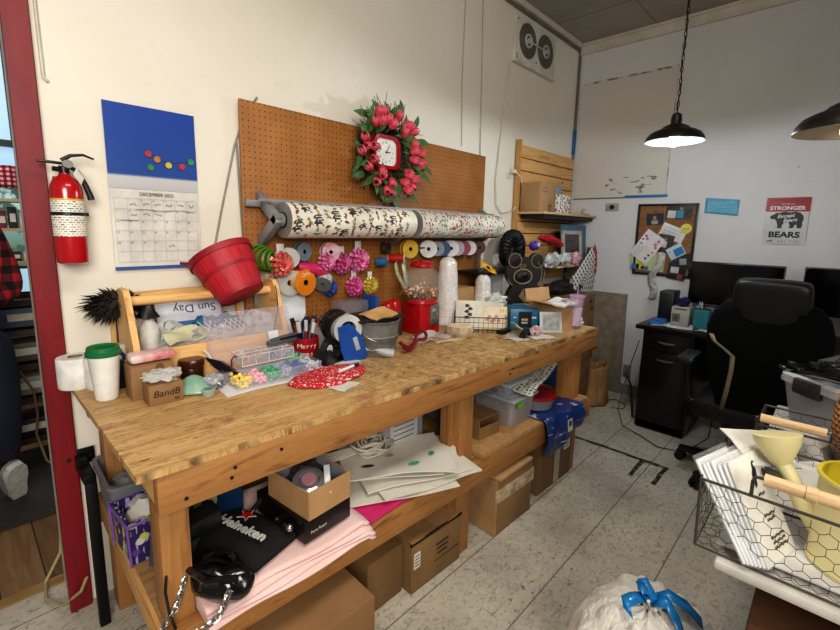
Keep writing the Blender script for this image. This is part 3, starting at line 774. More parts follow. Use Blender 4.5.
# black corner shelf with a sunflower
bs = thing('corner_bracket_shelf', 'small black shelf on a grey bracket at the right end of the pegboard', 'shelf', (2.60, 1.80, 1.165))
m = MB(); m.box((.02, 0, 0), (.5, .26, .018), bev=.003); m.build('board', mat('1c1b1e', .4), bs)
m = MB(); m.box((0, .12, .1), (.03, .02, .3)); m.build('bracket', mat('77787a', .4, .5), bs)
sf = thing('artificial_sunflower', 'yellow artificial sunflower lying on the small black shelf', 'flower', (2.45, 1.70, 1.20), rot=(R(35), R(10), 0))
m = MB()
for k in range(16):
    a = 2*PI*k/16; d = Vector((math.cos(a), math.sin(a), .1)); s_ = Vector((-math.sin(a), math.cos(a), 0))
    q = [d*.016-s_*.007, d*.045-s_*.012, d*.075, d*.045+s_*.012, d*.016+s_*.007]; m._f([m._v(p) for p in q])
m.build('petals', mat('f2c21c', .5, c2=(236, 170, 16)), sf, solid=.0015)
m = MB(); m.ball((0, 0, .004), .016, (1, 1, .5)); m.build('flower_center', mat('3c2410', .9), sf)
m = MB(); m.tube([(0, 0, 0), (-.04, -.01, -.02), (-.1, -.02, -.025)], .003, 6); m.build('stem', mat('3f6a24', .6), sf)

# outlet, cables, fan panel
def outlet(lb, loc, rz, name='wall_outlet', w=.07, h=.115, horiz=False, c='e6e2d6'):
    th = thing(name, lb, 'outlet', loc, rz)
    if horiz: w, h = h, w
    m = MB(); m.box((0, -.004, 0), (w, .008, h), bev=.002); m.build('plate', mat(c, .4), th)
    for s_ in (-1, 1):
        m = MB(); cx_, cz_ = (s_*.025, 0) if horiz else (0, s_*.025)
        m.cyl((cx_, -.008, cz_), (cx_, -.0095, cz_), .014, seg=20)
        for q in (-1, 1): m.box((cx_+q*.005, -.0098, cz_), (.002, .001, .008), mat=1)
        m.build('socket', [mat(c, .4), mat('222222', .5)], th)
    return th
outlet('white wall outlet above the end of the flowered gift wrap roll', (3.03, YA, 1.90), 0)
m = MB(); m.box((3.045, YA-.03, 1.9), (.035, .05, .03), bev=.006)
m.tube([(3.05, YA-.05, 1.9), (3.13, YA-.05, 1.86), (3.17, YA-.045, 1.76), (3.13, YA-.04, 1.65), (3.05, YA-.03, 1.6), (2.93, YA-.02, 1.58), (2.86, YA-.015, 1.64), (2.84, YA-.012, 1.8), (2.9, YA-.012, 2.3), (2.96, YA-.012, 2.66)], .005, 8)
tag(m.build('electric_cable', mat('dcd5c2', .5)), 'cream cable with plug looping from the wall outlet up to the fan panel', 'cord')
m = MB(); m.tube([(.99, YA-.01, 2.0), (.93, YA-.01, 1.92), (.88, YA-.01, 1.78), (.81, YA-.01, 1.5), (.775, YA-.01, 1.35), (.76, YA-.01, 1.2)], .004, 6)
m.tube([(.89, YA-.01, 1.80), (.9, YA-.01, 1.4), (.895, YA-.01, 1.0)], .004, 6, mat=0)
tag(m.build('wall_cable', mat('8f8a80', .5)), 'thin grey cable running down the wall between calendar and pegboard', 'cable')
m = MB(); m.tube([(2.42, YA-.008, 3.05), (2.41, YA-.008, 2.4), (2.43, YA-.008, 2.0)], .0035, 6); m.tube([(2.6, YA-.008, 3.05), (2.66, YA-.008, 1.5), (2.66, YA-.02, 1.32)], .004, 6)
tag(m.build('wall_wire', mat('bdb5a4', .5)), 'pair of thin pale wires running down the wall left of the fan panel', 'wire')
m = MB(); m.tube([(.262, YA-.006, 3.0), (.262, YA-.006, 2.2), (.264, YA-.008, 1.905), (.275, YA-.008, 1.895)], .005, 6)
tag(m.build('hanging_cable', mat('cfcabd', .5)), 'short white cord hanging down the wall right of the red post', 'cord')
fp = thing('exhaust_fan_panel', 'white wall panel with two round grey fans high near the corner', 'fan', (3.29, YA, 2.845))
m = MB(); m.box((0, -.015, 0), (.6, .03, .32), bev=.004); m.box((0, -.03, -.155), (.62, .03, .02), bev=.003); m.build('panel', mat('e2ddd0', .45), fp)
for s_ in (-1, 1):
    m = MB(); T = Matrix.Rotation(R(90), 4, 'X')
    for r_ in (.12, .105, .09, .075, .06, .045): m.lathe([(r_, 0), (r_-.002, .006), (r_-.009, .006), (r_-.011, 0), (r_, 0)], (s_*.135, -.031, .015), 32, T)
    m.cyl((s_*.135, -.03, .015), (s_*.135, -.033, .015), .122, seg=40, mat=0)
    m.build('fan_grille', mat('6e6962', .5), fp)
    m = MB(); m.lathe([(.05, 0), (.048, .01), (.038, .01), (.036, 0)], (s_*.135, -.034, .015), 32, T); m.cyl((s_*.135, -.03, .015), (s_*.135, -.045, .015), .018, seg=20); m.build('fan_hub', mat('d8d3c6', .4), fp)
m = MB(); m.box((0, -.04, .015), (.19, .006, .008)); m.build('link_bar', mat('d8d3c6', .4), fp)
for px, pz in ((-.28, .13), (-.28, -.13), (-.28, -.11), (.0, -.1)):
    m = MB(); m.cyl((px, -.03, pz), (px, -.034, pz), .006, seg=10); m.build('screw', mat('6e6559', .5, .5), fp)

# slat wall panel and shelves in the corner
sl = thing('slat_panel', 'pine slatted wall panel in the corner behind the shelves', 'wall panel', (3.585, YA-.03, 0))
SW = wood('c9985c', 'd9ab70', 'a87840', ax=0, sc=.8)
m = MB()
for k in range(11):
    m.box((0, 0, 2.065-k*.098), (.93, .026, .091), bev=.002)
m.build('slats', SW, sl)
m = MB(); m.box((0, .02, 1.57), (.92, .012, 1.08)); m.build('backing', mat('2a1a0e', .8), sl, flat=True)
m = MB(); m.box((-.475, -.002, 1.62), (.02, .04, 1.05)); m.build('edge_strip', PINE[2], sl, flat=True)
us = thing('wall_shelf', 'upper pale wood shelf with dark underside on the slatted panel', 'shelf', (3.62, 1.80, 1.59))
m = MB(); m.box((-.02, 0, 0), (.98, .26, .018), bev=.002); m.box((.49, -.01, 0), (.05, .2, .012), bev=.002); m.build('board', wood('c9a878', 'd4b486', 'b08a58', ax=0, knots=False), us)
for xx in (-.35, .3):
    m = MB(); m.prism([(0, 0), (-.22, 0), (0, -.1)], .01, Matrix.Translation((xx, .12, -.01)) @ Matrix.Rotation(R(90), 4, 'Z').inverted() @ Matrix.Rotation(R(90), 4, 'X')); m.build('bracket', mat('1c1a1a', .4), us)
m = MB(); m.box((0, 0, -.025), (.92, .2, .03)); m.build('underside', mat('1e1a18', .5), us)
ls = thing('wall_shelf', 'lower pale wood shelf holding packets and a framed picture', 'shelf', (3.72, 1.78, 1.17))
m = MB(); m.box((0, 0, 0), (.80, .3, .02), bev=.002); m.build('board', wood('c9a878', 'd4b486', 'b08a58', ax=0, knots=False), ls)
m = MB(); m.box((-.3, .13, -.05), (.02, .03, .1)); m.box((.3, .13, -.05), (.02, .03, .1)); m.build('bracket', mat('2a2422', .5), ls)
# ================= corner shelf goods =================
cb = thing('cardboard_box', 'closed cardboard box with faint writing on the upper corner shelf', 'box', (3.24, 1.80, 1.60))
KR = lambda: mat('a8845c', .75, c2=(150, 116, 78), sc=6)
m = MB(); m.box((0, 0, .11), (.25, .17, .22), bev=.004); m.build('carton', KR(), cb)
m = MB(); m.box((.04, -.087, .03), (.04, .002, .055)); m.box((.04, -.0885, .03), (.015, .002, .04), mat=1); m.build('label_sticker', [mat('262220', .5), mat('c0a090', .5)], cb)
m = MB()
for k in range(2): m.tube([(-.09+.008*i, -.0865, .18-.03*k+.005*math.sin(i*2.2+k)) for i in range(11)], .0012, 4)
m.build('handwriting', mat('4a3a2a', .6), cb)
t = NT('floral_box'); vd = t.n('TexVoronoi', Vector=t.co(), Scale=42.0)
t.set(Base=t.mix(t.math('LESS_THAN', vd.outputs['Distance'], .45), 'e4ddd0', t.ramp(t.sep(vd.outputs['Color'])[0], [(0.0, '8a6a5a'), (.5, '6a6f7a')], 'CONSTANT')), Rough=.5)
gb = thing('floral_gift_box', 'white floral patterned box with a grey plastic bundle on top, upper corner shelf', 'box', (3.54, 1.80, 1.60))
m = MB(); m.box((0, 0, .075), (.2, .16, .15), bev=.004); m.build('carton', t.m, gb)
m = MB(); m.ball((-.03, 0, .185), .05, (1.3, 1, .8), jit=.35); m.ball((.03, 0, .175), .04, (1.2, 1, .8), jit=.4, sd=3)
tag(m.build('plastic_bundle', mat('8f959c', .25, c2=(120, 126, 134)), loc=(3.53, 1.80, 1.60)), 'crumpled grey plastic bundle on top of the floral box', 'bundle')
m = MB(); m.box((0, 0, .008), (.2, .1, .012), bev=.003); m.cyl((.05, 0, .02), (.09, 0, .05), .016)
tag(m.build('shelf_tag_holder', mat('c8b898', .5), loc=(3.88, 1.74, 1.60)), 'flat pale tag holder at the right end of the upper shelf', 'holder')

pf = thing('framed_picture', 'pale grey framed picture with dark centre standing on the lower corner shelf', 'picture', (3.68, 1.68, 1.18), rot=(R(-6), 0, R(-4)))
m = MB(); m.box((-.12, 0, .14), (.03, .02, .28), bev=.003); m.box((.12, 0, .14), (.03, .02, .28), bev=.003); m.box((0, 0, .265), (.27, .02, .035), bev=.003); m.box((0, 0, .015), (.27, .02, .03), bev=.003); m.build('frame', mat('b9b4a8', .4), pf); pf.scale = (1.2, 1, 1)
m = MB(); m.box((0, .004, .14), (.23, .006, .24)); m.build('picture', mat('3a3230', .4, c2=(90, 84, 80), sc=14), pf)
text('FAMILY', .03, pf, (0, -.008, .215), (R(90), 0, 0), mat('1e1e1e', .5)) if False else None
cv = thing('blue_canvas', 'slate blue canvas panel behind the framed picture on the lower corner shelf', 'canvas', (3.83, 1.74, 1.18), rot=(R(-4), 0, 0)); cv.scale = (1.05, 1, 1)
m = MB(); m.box((0, 0, .165), (.46, .02, .33), bev=.003); m.build('panel', mat('4d7185', .6, c2=(70, 100, 122)), cv)
m = MB(); m.box((.08, -.07, .07), (.1, .02, .14), bev=.002); m.box((.08, -.082, .07), (.07, .004, .1), mat=1)
tag(m.build('small_brown_frame', [mat('6a4a34', .5), mat('a0583a', .5, c2=(60, 50, 40), sc=30)], loc=(3.83, 1.70, 1.18)), 'small brown framed print at the right end of the lower corner shelf', 'picture')
random.seed(5)
pk = [('9aa0a2', 'grey silver packet leaning on the lower corner shelf'), ('c4456a', 'pink red patterned packet on the lower corner shelf'), ('b8b6ae', 'clear packet of white parts on the lower corner shelf'), ('7a7f86', 'dull grey wrapped packet behind the bear on the lower corner shelf')]
for i, (x_, c) in enumerate(((3.28, 2), (3.64, 1), (3.42, 0), (3.14, 3))):
    m = MB(); m.ball((0, 0, .05), .07, (1.25, .45, .75), seg=20, rings=12, jit=.55, sd=i*3)
    tag(m.build('plastic_packet', mat(pk[c][0], .2, c2=(225, 220, 218), sc=34), loc=(x_, 1.64-.01*i, 1.18)), pk[c][1], 'packet')
m = MB()
m.ball((0, 0, 0), .085, (1.9, .6, .36), seg=24, jit=.3); m.ball((.12, -.01, -.015), .04, (1.6, .8, .6), jit=.3)
tag(m.build('red_cloth_bundle', mat('b3131f', .6, c2=(140, 10, 20)), loc=(3.10, 1.60, 1.385), rot=(0, R(8), 0)), 'bright red fabric bundle above the black bear', 'fabric')
m = MB(); m.lathe([(.0, -.04), (.03, -.04), (.045, -.02), (.045, .02), (.03, .04), (0, .04)], T=Matrix.Rotation(R(70), 4, 'X') @ Matrix.Scale(.75, 4)); m.cyl((0, -.03, .01), (0, -.04, .01), .015, mat=1)
tag(m.build('purple_tape_roll', [mat('5a3fae', .35), mat('e0dce8', .4)], loc=(2.90, 1.62, 1.345)), 'purple roll with a white centre between the black bear and the red bundle', 'roll')
# dark ribbed coil (wreath form) on the wall behind the bear
m = MB()
pts = [(.10*math.cos(2*PI*i/40), 0, .10*math.sin(2*PI*i/40)) for i in range(40)]
m.tube(pts, .045, 14, closed=True)
for i in range(30):
    a = 2*PI*i/30; c = Vector((.10*math.cos(a), 0, .10*math.sin(a))); r_ = Vector((math.cos(a), 0, math.sin(a)))
    m.tube([c+r_*.048*math.cos(q*PI/5)+Vector((0, .048*math.sin(q*PI/5), 0)) for q in range(10)], .006, 4, closed=True)
tag(m.build('black_ribbed_hose', mat('171618', .55), loc=(2.90, 1.80, 1.31)), 'coiled black ribbed hose hanging on the wall behind the black bear', 'hose')
# the bear
br_ = thing('black_bear_figure', 'black wooden bear figure with tan outlined round ears and muzzle at the corner', 'figurine', (2.665, 1.56, .965), rot=(0, 0, R(-34))); br_.scale = (.82, .9, .85)
BLK = mat('1d1a18', .55, c2=(40, 34, 30)); TAN = mat('8f7d60', .6)
def disc(m, c, rx, rz, th, mat_=0, seg=36, f=0.0):
    p = [(rx*math.cos(2*PI*i/seg), rz*math.sin(2*PI*i/seg)) for i in range(seg)]
    m.prism(p, th, Matrix.Translation(c) @ TX, mat=mat_)
def ringt(m, c, rx, rz, r, mat_=0, a0=0, a1=2*PI, seg=36):
    cl = abs(a1-a0) > 6.2
    m.tube([(c[0]+rx*math.cos(a0+(a1-a0)*i/seg), c[1], c[2]+rz*math.sin(a0+(a1-a0)*i/seg)) for i in range(seg if cl else seg+1)], r, 6, closed=cl, mat=mat_)
m = MB(); m.prism([(.17*math.cos(a)*(1+.06*math.sin(3*a)), .13*math.sin(a)-.0) for a in [2*PI*i/40 for i in range(40)]], .05, Matrix.Translation((0, 0, .235)) @ TX); m.build('head', BLK, br_)
m = MB(); ringt(m, (0, -.05, .235), .166, .126, .004, 0, R(-160), R(10)); ringt(m, (.05, -.052, .235), .09, .11, .004, 0, R(-80), R(60)); m.build('face_outline', TAN, br_)
for s_ in (-1, 1):
    m = MB(); disc(m, (s_*.10, .0, .34), .062, .062, .05); m.build('ear', BLK, br_)
    m = MB(); ringt(m, (s_*.10, -.05, .34), .055, .055, .004); m.build('ear_outline', TAN, br_)
    m = MB(); ringt(m, (-.03+s_*.014, -.052, .29), .007, .022, .003); m.build('eye', TAN, br_)
m = MB(); m.ball((-.03, -.055, .215), .05, (1.35, .6, .95)); m.build('muzzle', BLK, br_)
m = MB(); ringt(m, (-.03, -.058, .215), .078, .056, .007); m.build('muzzle_outline', TAN, br_)
m = MB(); m.ball((-.03, -.088, .225), .022, (1.4, .5, .9)); m.build('nose', mat('0c0b0b', .3), br_)
m = MB(); m.prism([(-.12, 0), (.12, 0), (.15, .08), (.11, .15), (-.11, .15), (-.15, .08)], .06, TX); m.ball((-.13, -.02, .03), .05, (1, .8, 1)); m.ball((.13, -.02, .03), .05, (1, .8, 1)); m.build('body', BLK, br_)
m = MB(); m.prism([(-.06, .06), (-.02, .12), (-.01, .06), (.03, .05), (.0, .0)], .004, Matrix.Translation((0, -.06, 0)) @ TX); m.build('bow_tie', TAN, br_)
# fan of black-white cards with red tabs hanging by the shelf end
t = NT('dotted_card'); x, y, z = t.sep(t.co())
uu = t.math('SUBTRACT', t.math('FRACT', t.math('MULTIPLY', t.math('ADD', x, t.math('MULTIPLY', z, .25)), 24)), .5); vv = t.math('FRACT', t.math('MULTIPLY', z, 22))
blk = t.math('MULTIPLY', t.math('LESS_THAN', t.math('ABSOLUTE', uu), .22), t.math('GREATER_THAN', vv, .3))
t.set(Base=t.mix(blk, 'dfdcd6', '2a2826'), Rough=.5); DC = t.m
for i in range(7):
    th = thing('patterned_card_strip', 'black and white dotted card strip in the fan below the lower corner shelf', 'card', (3.42, 1.572-.006*i, 1.03), rot=(0, R(6-7*i), 0), group='fan of dotted card strips with red tabs at the corner shelf')
    m = MB(); m.box((.24, 0, 0), (.48, .003, .13), bev=.001); m.build('card', DC, th)
    if i >= 3: m = MB(); m.box((.455, -.003, 0), (.045, .003, .10)); m.build('tab', mat('b52a35', .5), th)
# dark clutter below
m = MB(); m.ball((0, 0, 0), .13, (2.6, .7, .42), seg=28, rings=14, jit=.45, sd=4); tag(m.build('dark_fabric_bag', mat('1a1717', .6, c2=(44, 36, 34)), loc=(3.42, 1.62, 1.0)), 'dark fabric bag slung under the lower corner shelf', 'bag')
rc = thing('cardboard_box', 'upright cardboard carton with dark printed marks behind the right end of the workbench', 'box', (3.42, 1.58, 0), rz=R(-4))
m = MB(); m.box((0, 0, .48), (.36, .3, .96), bev=.006); m.build('carton', mat('7f6142', .75, c2=(104, 78, 52)), rc)
m = MB()
for xx, zz in ((.1, .90), (.13, .84), (-.02, .87)): m.box((xx, -.1515, zz), (.03, .002, .025))
m.build('printed_marks', mat('2a2018', .7), rc)
m = MB(); m.box((-.06, -.152, .8), (.07, .003, .3)); m.build('packing_tape', mat('97805e', .25), rc)
# plywood sheet on the back wall
m = MB(); m.box((XB-.035, 1.62, .46), (.012, .60, .92), rot=(0, R(-2.5), 0), bev=.001)
tag(m.build('plywood_sheet', mat('8f8271', .75, c2=(118, 106, 92), sc=16, bump=.2)), 'weathered grey brown plywood sheet leaning on the back wall by the corner', 'plywood')
# paper bag, backpack, blue carton under bench end
pb_ = thing('paper_bag', 'crumpled brown paper grocery bag on the floor by the plywood sheet', 'bag', (3.72, 1.40, 0))
def bagf(u, v):
    a = 2*PI*u; k = .86+.14*abs(math.cos(2*a))**.5
    nn = noise.noise(Vector((math.cos(a)*1.6, math.sin(a)*1.6, v*3)))
    return (.155*math.cos(a)*k*(1+.12*nn-.12*v), .10*math.sin(a)*k*(1+.2*nn)*(1-.35*v), .33*v+.025*nn*v)
m = MB(); m.grid(bagf, 40, 12, closeu=True); m._f([m._v((.13*math.cos(2*PI*i/20), .08*math.sin(2*PI*i/20), .004)) for i in range(20)]); m.build('bag_body', mat('9c7850', .8, c2=(126, 94, 60), sc=5, bump=.5), pb_, solid=.002)
for yy in (-.05, .05):
    m = MB(); m.tube([(-.05, yy, .31), (-.045, yy, .37), (0, yy, .4), (.045, yy, .37), (.05, yy, .31)], .004, 6); m.build('handle', mat('8a6840', .8), pb_)
bp = thing('backpack', 'black backpack with red piping standing behind the bench leg', 'backpack', (3.62, 1.62, .30))
m = MB(); m.ball((.05, -.05, .12), .15, (1.0, .7, 1.1), seg=24, rings=14, jit=.25); m.build('bag_body', mat('141214', .6), bp)
for k in range(3):
    m = MB(); m.tube([(-.04+.05*k, -.13, .28), (.0+.05*k, -.16, .22), (.06+.05*k, -.165, .16)], .012, 8); m.build('red_piping', mat('c01820', .4), bp)
m = MB(); m.box((0, 0, .12), (.24, .18, .24), bev=.004)
for q in range(3): m.cyl((.06, -.09, .05+.07*q), (.06, -.096, .05+.07*q), .026, seg=20, mat=1)
m.box((-.06, -.092, .12), (.08, .004, .08), mat=1)
tag(m.build('blue_carton', [mat('1c3f6e', .5), mat('cfd6d8', .5)], loc=(3.22, 1.55, .26)), 'dark blue carton with white circles under the far end of the workbench', 'box')
m = MB(); m.box((0, 0, .13), (.3, .22, .26), bev=.006); tag(m.build('dark_crate', mat('241d18', .6), loc=(3.25, 1.55, 0)), 'dark crate on the floor under the blue carton with white circles', 'crate')

# ================= back wall items =================
def onB(name, lb, cat, y_, z_, x_=XB, group=None): return thing(name, lb, cat, (x_, y_, z_), R(-90), group)
ck_ = onB('cork_board', 'cork board with a black frame full of pinned photos and notes on the back wall', 'board', 1.087, 1.40, XB-.012)
t = NT('cork'); nn = t.noise(t.co(), 90, 4); t.set(Base=t.ramp(nn, [(.4, '9a704a'), (.65, '7a5434')]), Rough=.85)
m = MB(); m.box((0, 0, 0), (.43, .01, .57)); m.build('cork_panel', t.m, ck_)
m = MB()
for s_ in (-1, 1): m.box((s_*.215, -.004, 0), (.018, .022, .59), bev=.002); m.box((0, -.004, s_*.287), (.448, .022, .018), bev=.002)
m.build('frame', mat('1b1c1a', .4), ck_)
def note(nm, lb, cat, y0, z0, w, h, ang, col, dep, draw=None, **kw):
    """paper pinned to the board; y0,z0 relative to board centre (right, up)"""
    th = onB(nm, lb, cat, 1.087-y0, 1.40+z0, XB-.02-dep); th.rotation_euler = (0, 0, R(-90))
    th.rotation_euler = (Matrix.Rotation(R(-90), 4, 'Z') @ Matrix.Rotation(R(ang), 4, 'Y')).to_euler()
    m = MB(); m.sheet((-w/2, 0, -h/2), (w/2, 0, -h/2), (w/2, 0, h/2), (-w/2, 0, h/2), .0012, warp=.006, sd=dep*99+y0*7)
    m.build('paper', mat(col, .35, **kw), th)
    if draw:
        for (nm2, px, pz, pw, ph, c) in draw:
            m = MB(); m.box((px, -.007, pz), (pw, .001, ph), bev=.0); m.build(nm2, mat(c, .5), th)
    return th
ph = dict(c2=(40, 44, 52), sc=26)
note('pinned_photo', 'small dark photo of a person pinned at the upper left of the cork board', 'photo', -.085, .17, .13, .095, -4, '38424e', .002, [('portrait_face', 0, .01, .022, .03, 'c08a6a'), ('portrait_shirt', 0, -.025, .05, .03, 'b8b0a8')], **ph)
note('pinned_photo', 'wide photo of people in white and light blue, top right of the cork board', 'photo', .09, .225, .19, .11, 4, '4a4a42', .002, [('portrait_shirt', -.05, -.02, .06, .06, 'dcdcd8'), ('portrait_shirt', .01, -.015, .05, .06, '4c9ab8'), ('portrait_face', .015, .03, .02, .02, 'b88868')], **ph)
th = note('pinned_note', 'white handwritten note tilted beside the yellow round sticker on the cork board', 'note', .06, .06, .19, .11, 22, 'eceae6', .006)
m = MB()
for k in range(3): m.tube([(-.07+.012*i, -.008, .028-.026*k+.004*math.sin(i*2.4+k)) for i in range(12)], .0014, 4)
m.build('handwriting', mat('32508a', .5), th)
th = onB('round_sticker', 'yellow round sticker on the right side of the cork board', 'sticker', 1.087-.155, 1.40+.095, XB-.03)
m = MB(); m.cyl((0, 0, 0), (0, -.002, 0), .04, seg=28); m.build('disc', mat('e6dc6a', .4), th)
m = MB(); m.tube([(-.025+.006*i, -.003, .004*math.sin(i*2)) for i in range(9)], .002, 4); m.build('lettering', mat('3a3a20', .5), th)
note('pinned_photo', 'grey photo of a person in white at the middle of the cork board', 'photo', .01, -.03, .12, .15, 10, '55504a', .008, [('portrait_shirt', .0, -.005, .035, .05, 'e0dcd8'), ('portrait_face', .002, .035, .02, .022, 'b08070')], **ph)
note('pinned_note', 'white and bright blue note at the right of the cork board', 'note', .10, -.09, .12, .10, -32, 'd4e4ee', .010, [('blue_patch', .02, -.01, .07, .06, '3a86c8')])
note('pinned_map', 'pale green and yellow map sheet pinned at the lower left of the cork board', 'map', -.11, -.16, .27, .20, 3, 'cdd29a', .004, [('blue_patch', -.09, -.075, .06, .045, '3a86b8'), ('yellow_patch', -.05, -.05, .06, .08, 'e2d24a'), ('blue_patch', -.01, -.08, .06, .03, '4a90b0')], c2=(180, 200, 150), sc=12)
th = note('greeting_letter', 'white letter with pink flowers and red hearts tilted across the cork board', 'letter', -.12, -.06, .17, .25, 33, 'f0eeee', .016)
for px, pz, s_ in ((-.06, .07, 1), (-.065, .035, .9), (.055, -.05, 1), (.05, -.085, 1.1), (.065, -.015, .8), (-.055, .0, .8)):
    m = MB(); hp = [(.011*s_*16*math.sin(a)**3/16, .011*s_*(13*math.cos(a)-5*math.cos(2*a)-2*math.cos(3*a)-math.cos(4*a))/16) for a in [2*PI*i/20 for i in range(20)]]
    m.prism(hp, .001, Matrix.Translation((px, -.007, pz)) @ TX); m.build('heart', mat('8c1622', .5), th)
for px, pz in ((-.04, .055), (.045, .05), (.05, .085), (.06, .03)):
    m = MB(); m.cyl((px, -.006, pz), (px, -.0075, pz), .013, seg=12); m.build('pink_flower', mat('e08aa8', .5), th)
note('pinned_photo', 'dark photo at the lower right edge of the cork board above the monitor', 'photo', .15, -.17, .15, .12, -8, '3c3a36', .008, [('portrait_shirt', .01, 0, .05, .05, 'b0aca8')], **ph)
note('pinned_photo', 'black and white photo at the bottom right corner of the cork board', 'photo', .12, -.25, .13, .13, 4, '2c2c2e', .006, [('portrait_shirt', -.015, .01, .06, .05, 'd0ced0'), ('portrait_shirt', .03, -.04, .04, .04, '9a4a40')], **ph)
# long paper strip hanging off the board
m = MB(); m.grid(lambda u, v: (XB-.04-.02*math.sin(v*5), 1.10-.03+u*.055+.05*v-.02*math.sin(v*9), 1.30-.40*v), 3, 22)
tag(m.build('paper_strip', mat('d6d3ce', .5, c2=(150, 148, 146), sc=30), solid=.001), 'long curling receipt paper hanging from the cork board down to the desk', 'paper')
# blue note
th = onB('blue_note', 'light blue paper note with curled corner between cork board and bear poster', 'note', .715, 1.665, XB-.008)
m = MB(); m.grid(lambda u, v: (-.11+.22*u, -.03*max(0, u-.55)*max(0, .7-v)*3, -.045-.02*u+.115*v-.0*u), 10, 6); m.build('paper', mat('6fb4cc', .5, c2=(90, 160, 190), sc=20), th, solid=.001)
m = MB()
for k in range(3): m.tube([(-.085+.012*i, -.003-.004*(i > 10), .04-.028*k+.004*math.sin(i*2.1+k*3)) for i in range(13)], .0013, 4)
m.build('handwriting', mat('3c7f98', .5), th)
# poster
ps = onB('bear_poster', 'red and white tin sign reading STRONGER Except Bears with a bear silhouette', 'sign', .32, 1.56, XB-.006)
m = MB(); m.prism(rrect(.245, .328, .008), .003, TX); m.build('plate', mat('d2d3d2', .35, c2=(190, 190, 188)), ps)
m = MB(); m.prism([(x_, y_+.114) for x_, y_ in rrect(.243, .098, .006)], .0012, Matrix.Translation((0, -.0032, 0)) @ TX); m.build('red_band', mat('b3191d', .4, c2=(130, 30, 26)), ps)
DKT = mat('232529', .5); WTT = mat('e8e6e2', .5)
def pt(s, sz, x_, z_, mt, b=0.0, sx=1, sh=0.0): text(s, sz, ps, (x_, -.0046, z_), (R(90), 0, 0), mt, bold=b, sx=sx, shear=sh)
pt("WHAT DOESN'T KILL YOU", .019, 0, .142, mat('7c1518', .5), .0006, .95)
pt('will make you', .014, .0, .118, WTT, .0, 1, .3)
pt('STRONGER', .036, 0, .088, WTT, .0012, 1.06)
pt('BEARS', .056, 0, -.098, DKT, .0022, 1.12)
pt('will', .02, -.078, -.142, DKT, .0006, 1.1, .3); pt('KILL YOU', .03, .03, -.143, mat('8a8c90', .5), .0, .95)
bear = [(-.092, .022), (-.088, .036), (-.072, .044), (-.062, .052), (-.054, .058), (-.046, .054), (-.03, .06), (-.01, .064), (.02, .058), (.05, .064), (.075, .056), (.092, .036), (.096, .01), (.09, -.012), (.094, -.03), (.088, -.05), (.062, -.05), (.066, -.036), (.056, -.022), (.044, -.05), (.02, -.05), (.026, -.034), (.016, -.008), (-.006, -.01), (-.018, -.03), (-.018, -.05), (-.046, -.05), (-.042, -.034), (-.05, -.006), (-.062, .012), (-.08, .012)]
m = MB(); m.prism(bear, .0012, Matrix.Translation((.0, -.0032, .0)) @ TX); m.build('bear_silhouette', mat('33302e', .5), ps)
text('Except', .034, ps, (-.004, -.0052, .034), (R(90), R(-6), 0), WTT, bold=.001, shear=.3)
text('Bears', .034, ps, (.022, -.0052, .005), (R(90), R(-6), 0), WTT, bold=.001, shear=.3)
ol_ = outlet('beige wall outlet with a round black socket left of the cork board', (XB, 1.54, 1.675), R(-90), horiz=True, c='b8b09a')
m = MB(); m.cyl((-.0, -.008, 0), (-.0, -.014, 0), .020, seg=20); m.build('round_socket', mat('141414', .4), ol_)
m = MB(); m.box((XB-.004, 1.52, 1.755), (.004, .78, .01)); m.box((XB-.005, 1.27, 1.762), (.006, .34, .022), bev=.001, mat=1)
tag(m.build('painters_tape', [mat('6c6a66', .6), mat('2f7ab8', .6, c2=(60, 120, 170))]), 'strip of blue painters tape stuck along the back wall above the cork board', 'tape')
m = MB(); m.box((XB-.014, YA-.014, 2.27), (.026, .026, .22), bev=.004)
tag(m.build('painters_tape', mat('2f6a98', .6)), 'blue tape wrapped around the corner pipe above the slatted panel', 'tape')
outlet('grey wall outlet low on the back wall beside the desk cabinet', (XB, 1.28, .22), R(-90), c='8f8b84')
m = MB(); m.tube([(XB-.03, 1.28, .22), (4.0, 1.2, .12), (3.8, 1.12, .03), (3.6, 1.05, .012)], .008, 8)
tag(m.build('black_power_cable', mat('0e0e10', .4)), 'thick black power cable from the low outlet to the desk', 'cable')
m = MB(); m.tube([(3.75, 1.1, .6), (3.6, 1.12, .35), (3.4, 1.1, .12), (3.35, 1.04, .02), (3.3, .9, .008), (3.2, .75, .008), (3.25, .6, .01), (3.38, .5, .1), (3.36, .48, .35), (3.4, .5, .6)], .0035, 6)
tag(m.build('thin_cable', mat('111114', .4)), 'thin black cable looping on the floor around the desk cabinet', 'cable')
m = MB(); m.tube([(3.66, 1.24, .012), (3.72, 1.16, .008), (3.82, 1.18, .008), (3.88, 1.28, .008), (3.8, 1.36, .008)], .0035, 6)
tag(m.build('thin_cable', mat('2a2826', .4)), 'thin dark cable curled on the floor in front of the paper bag', 'cable')

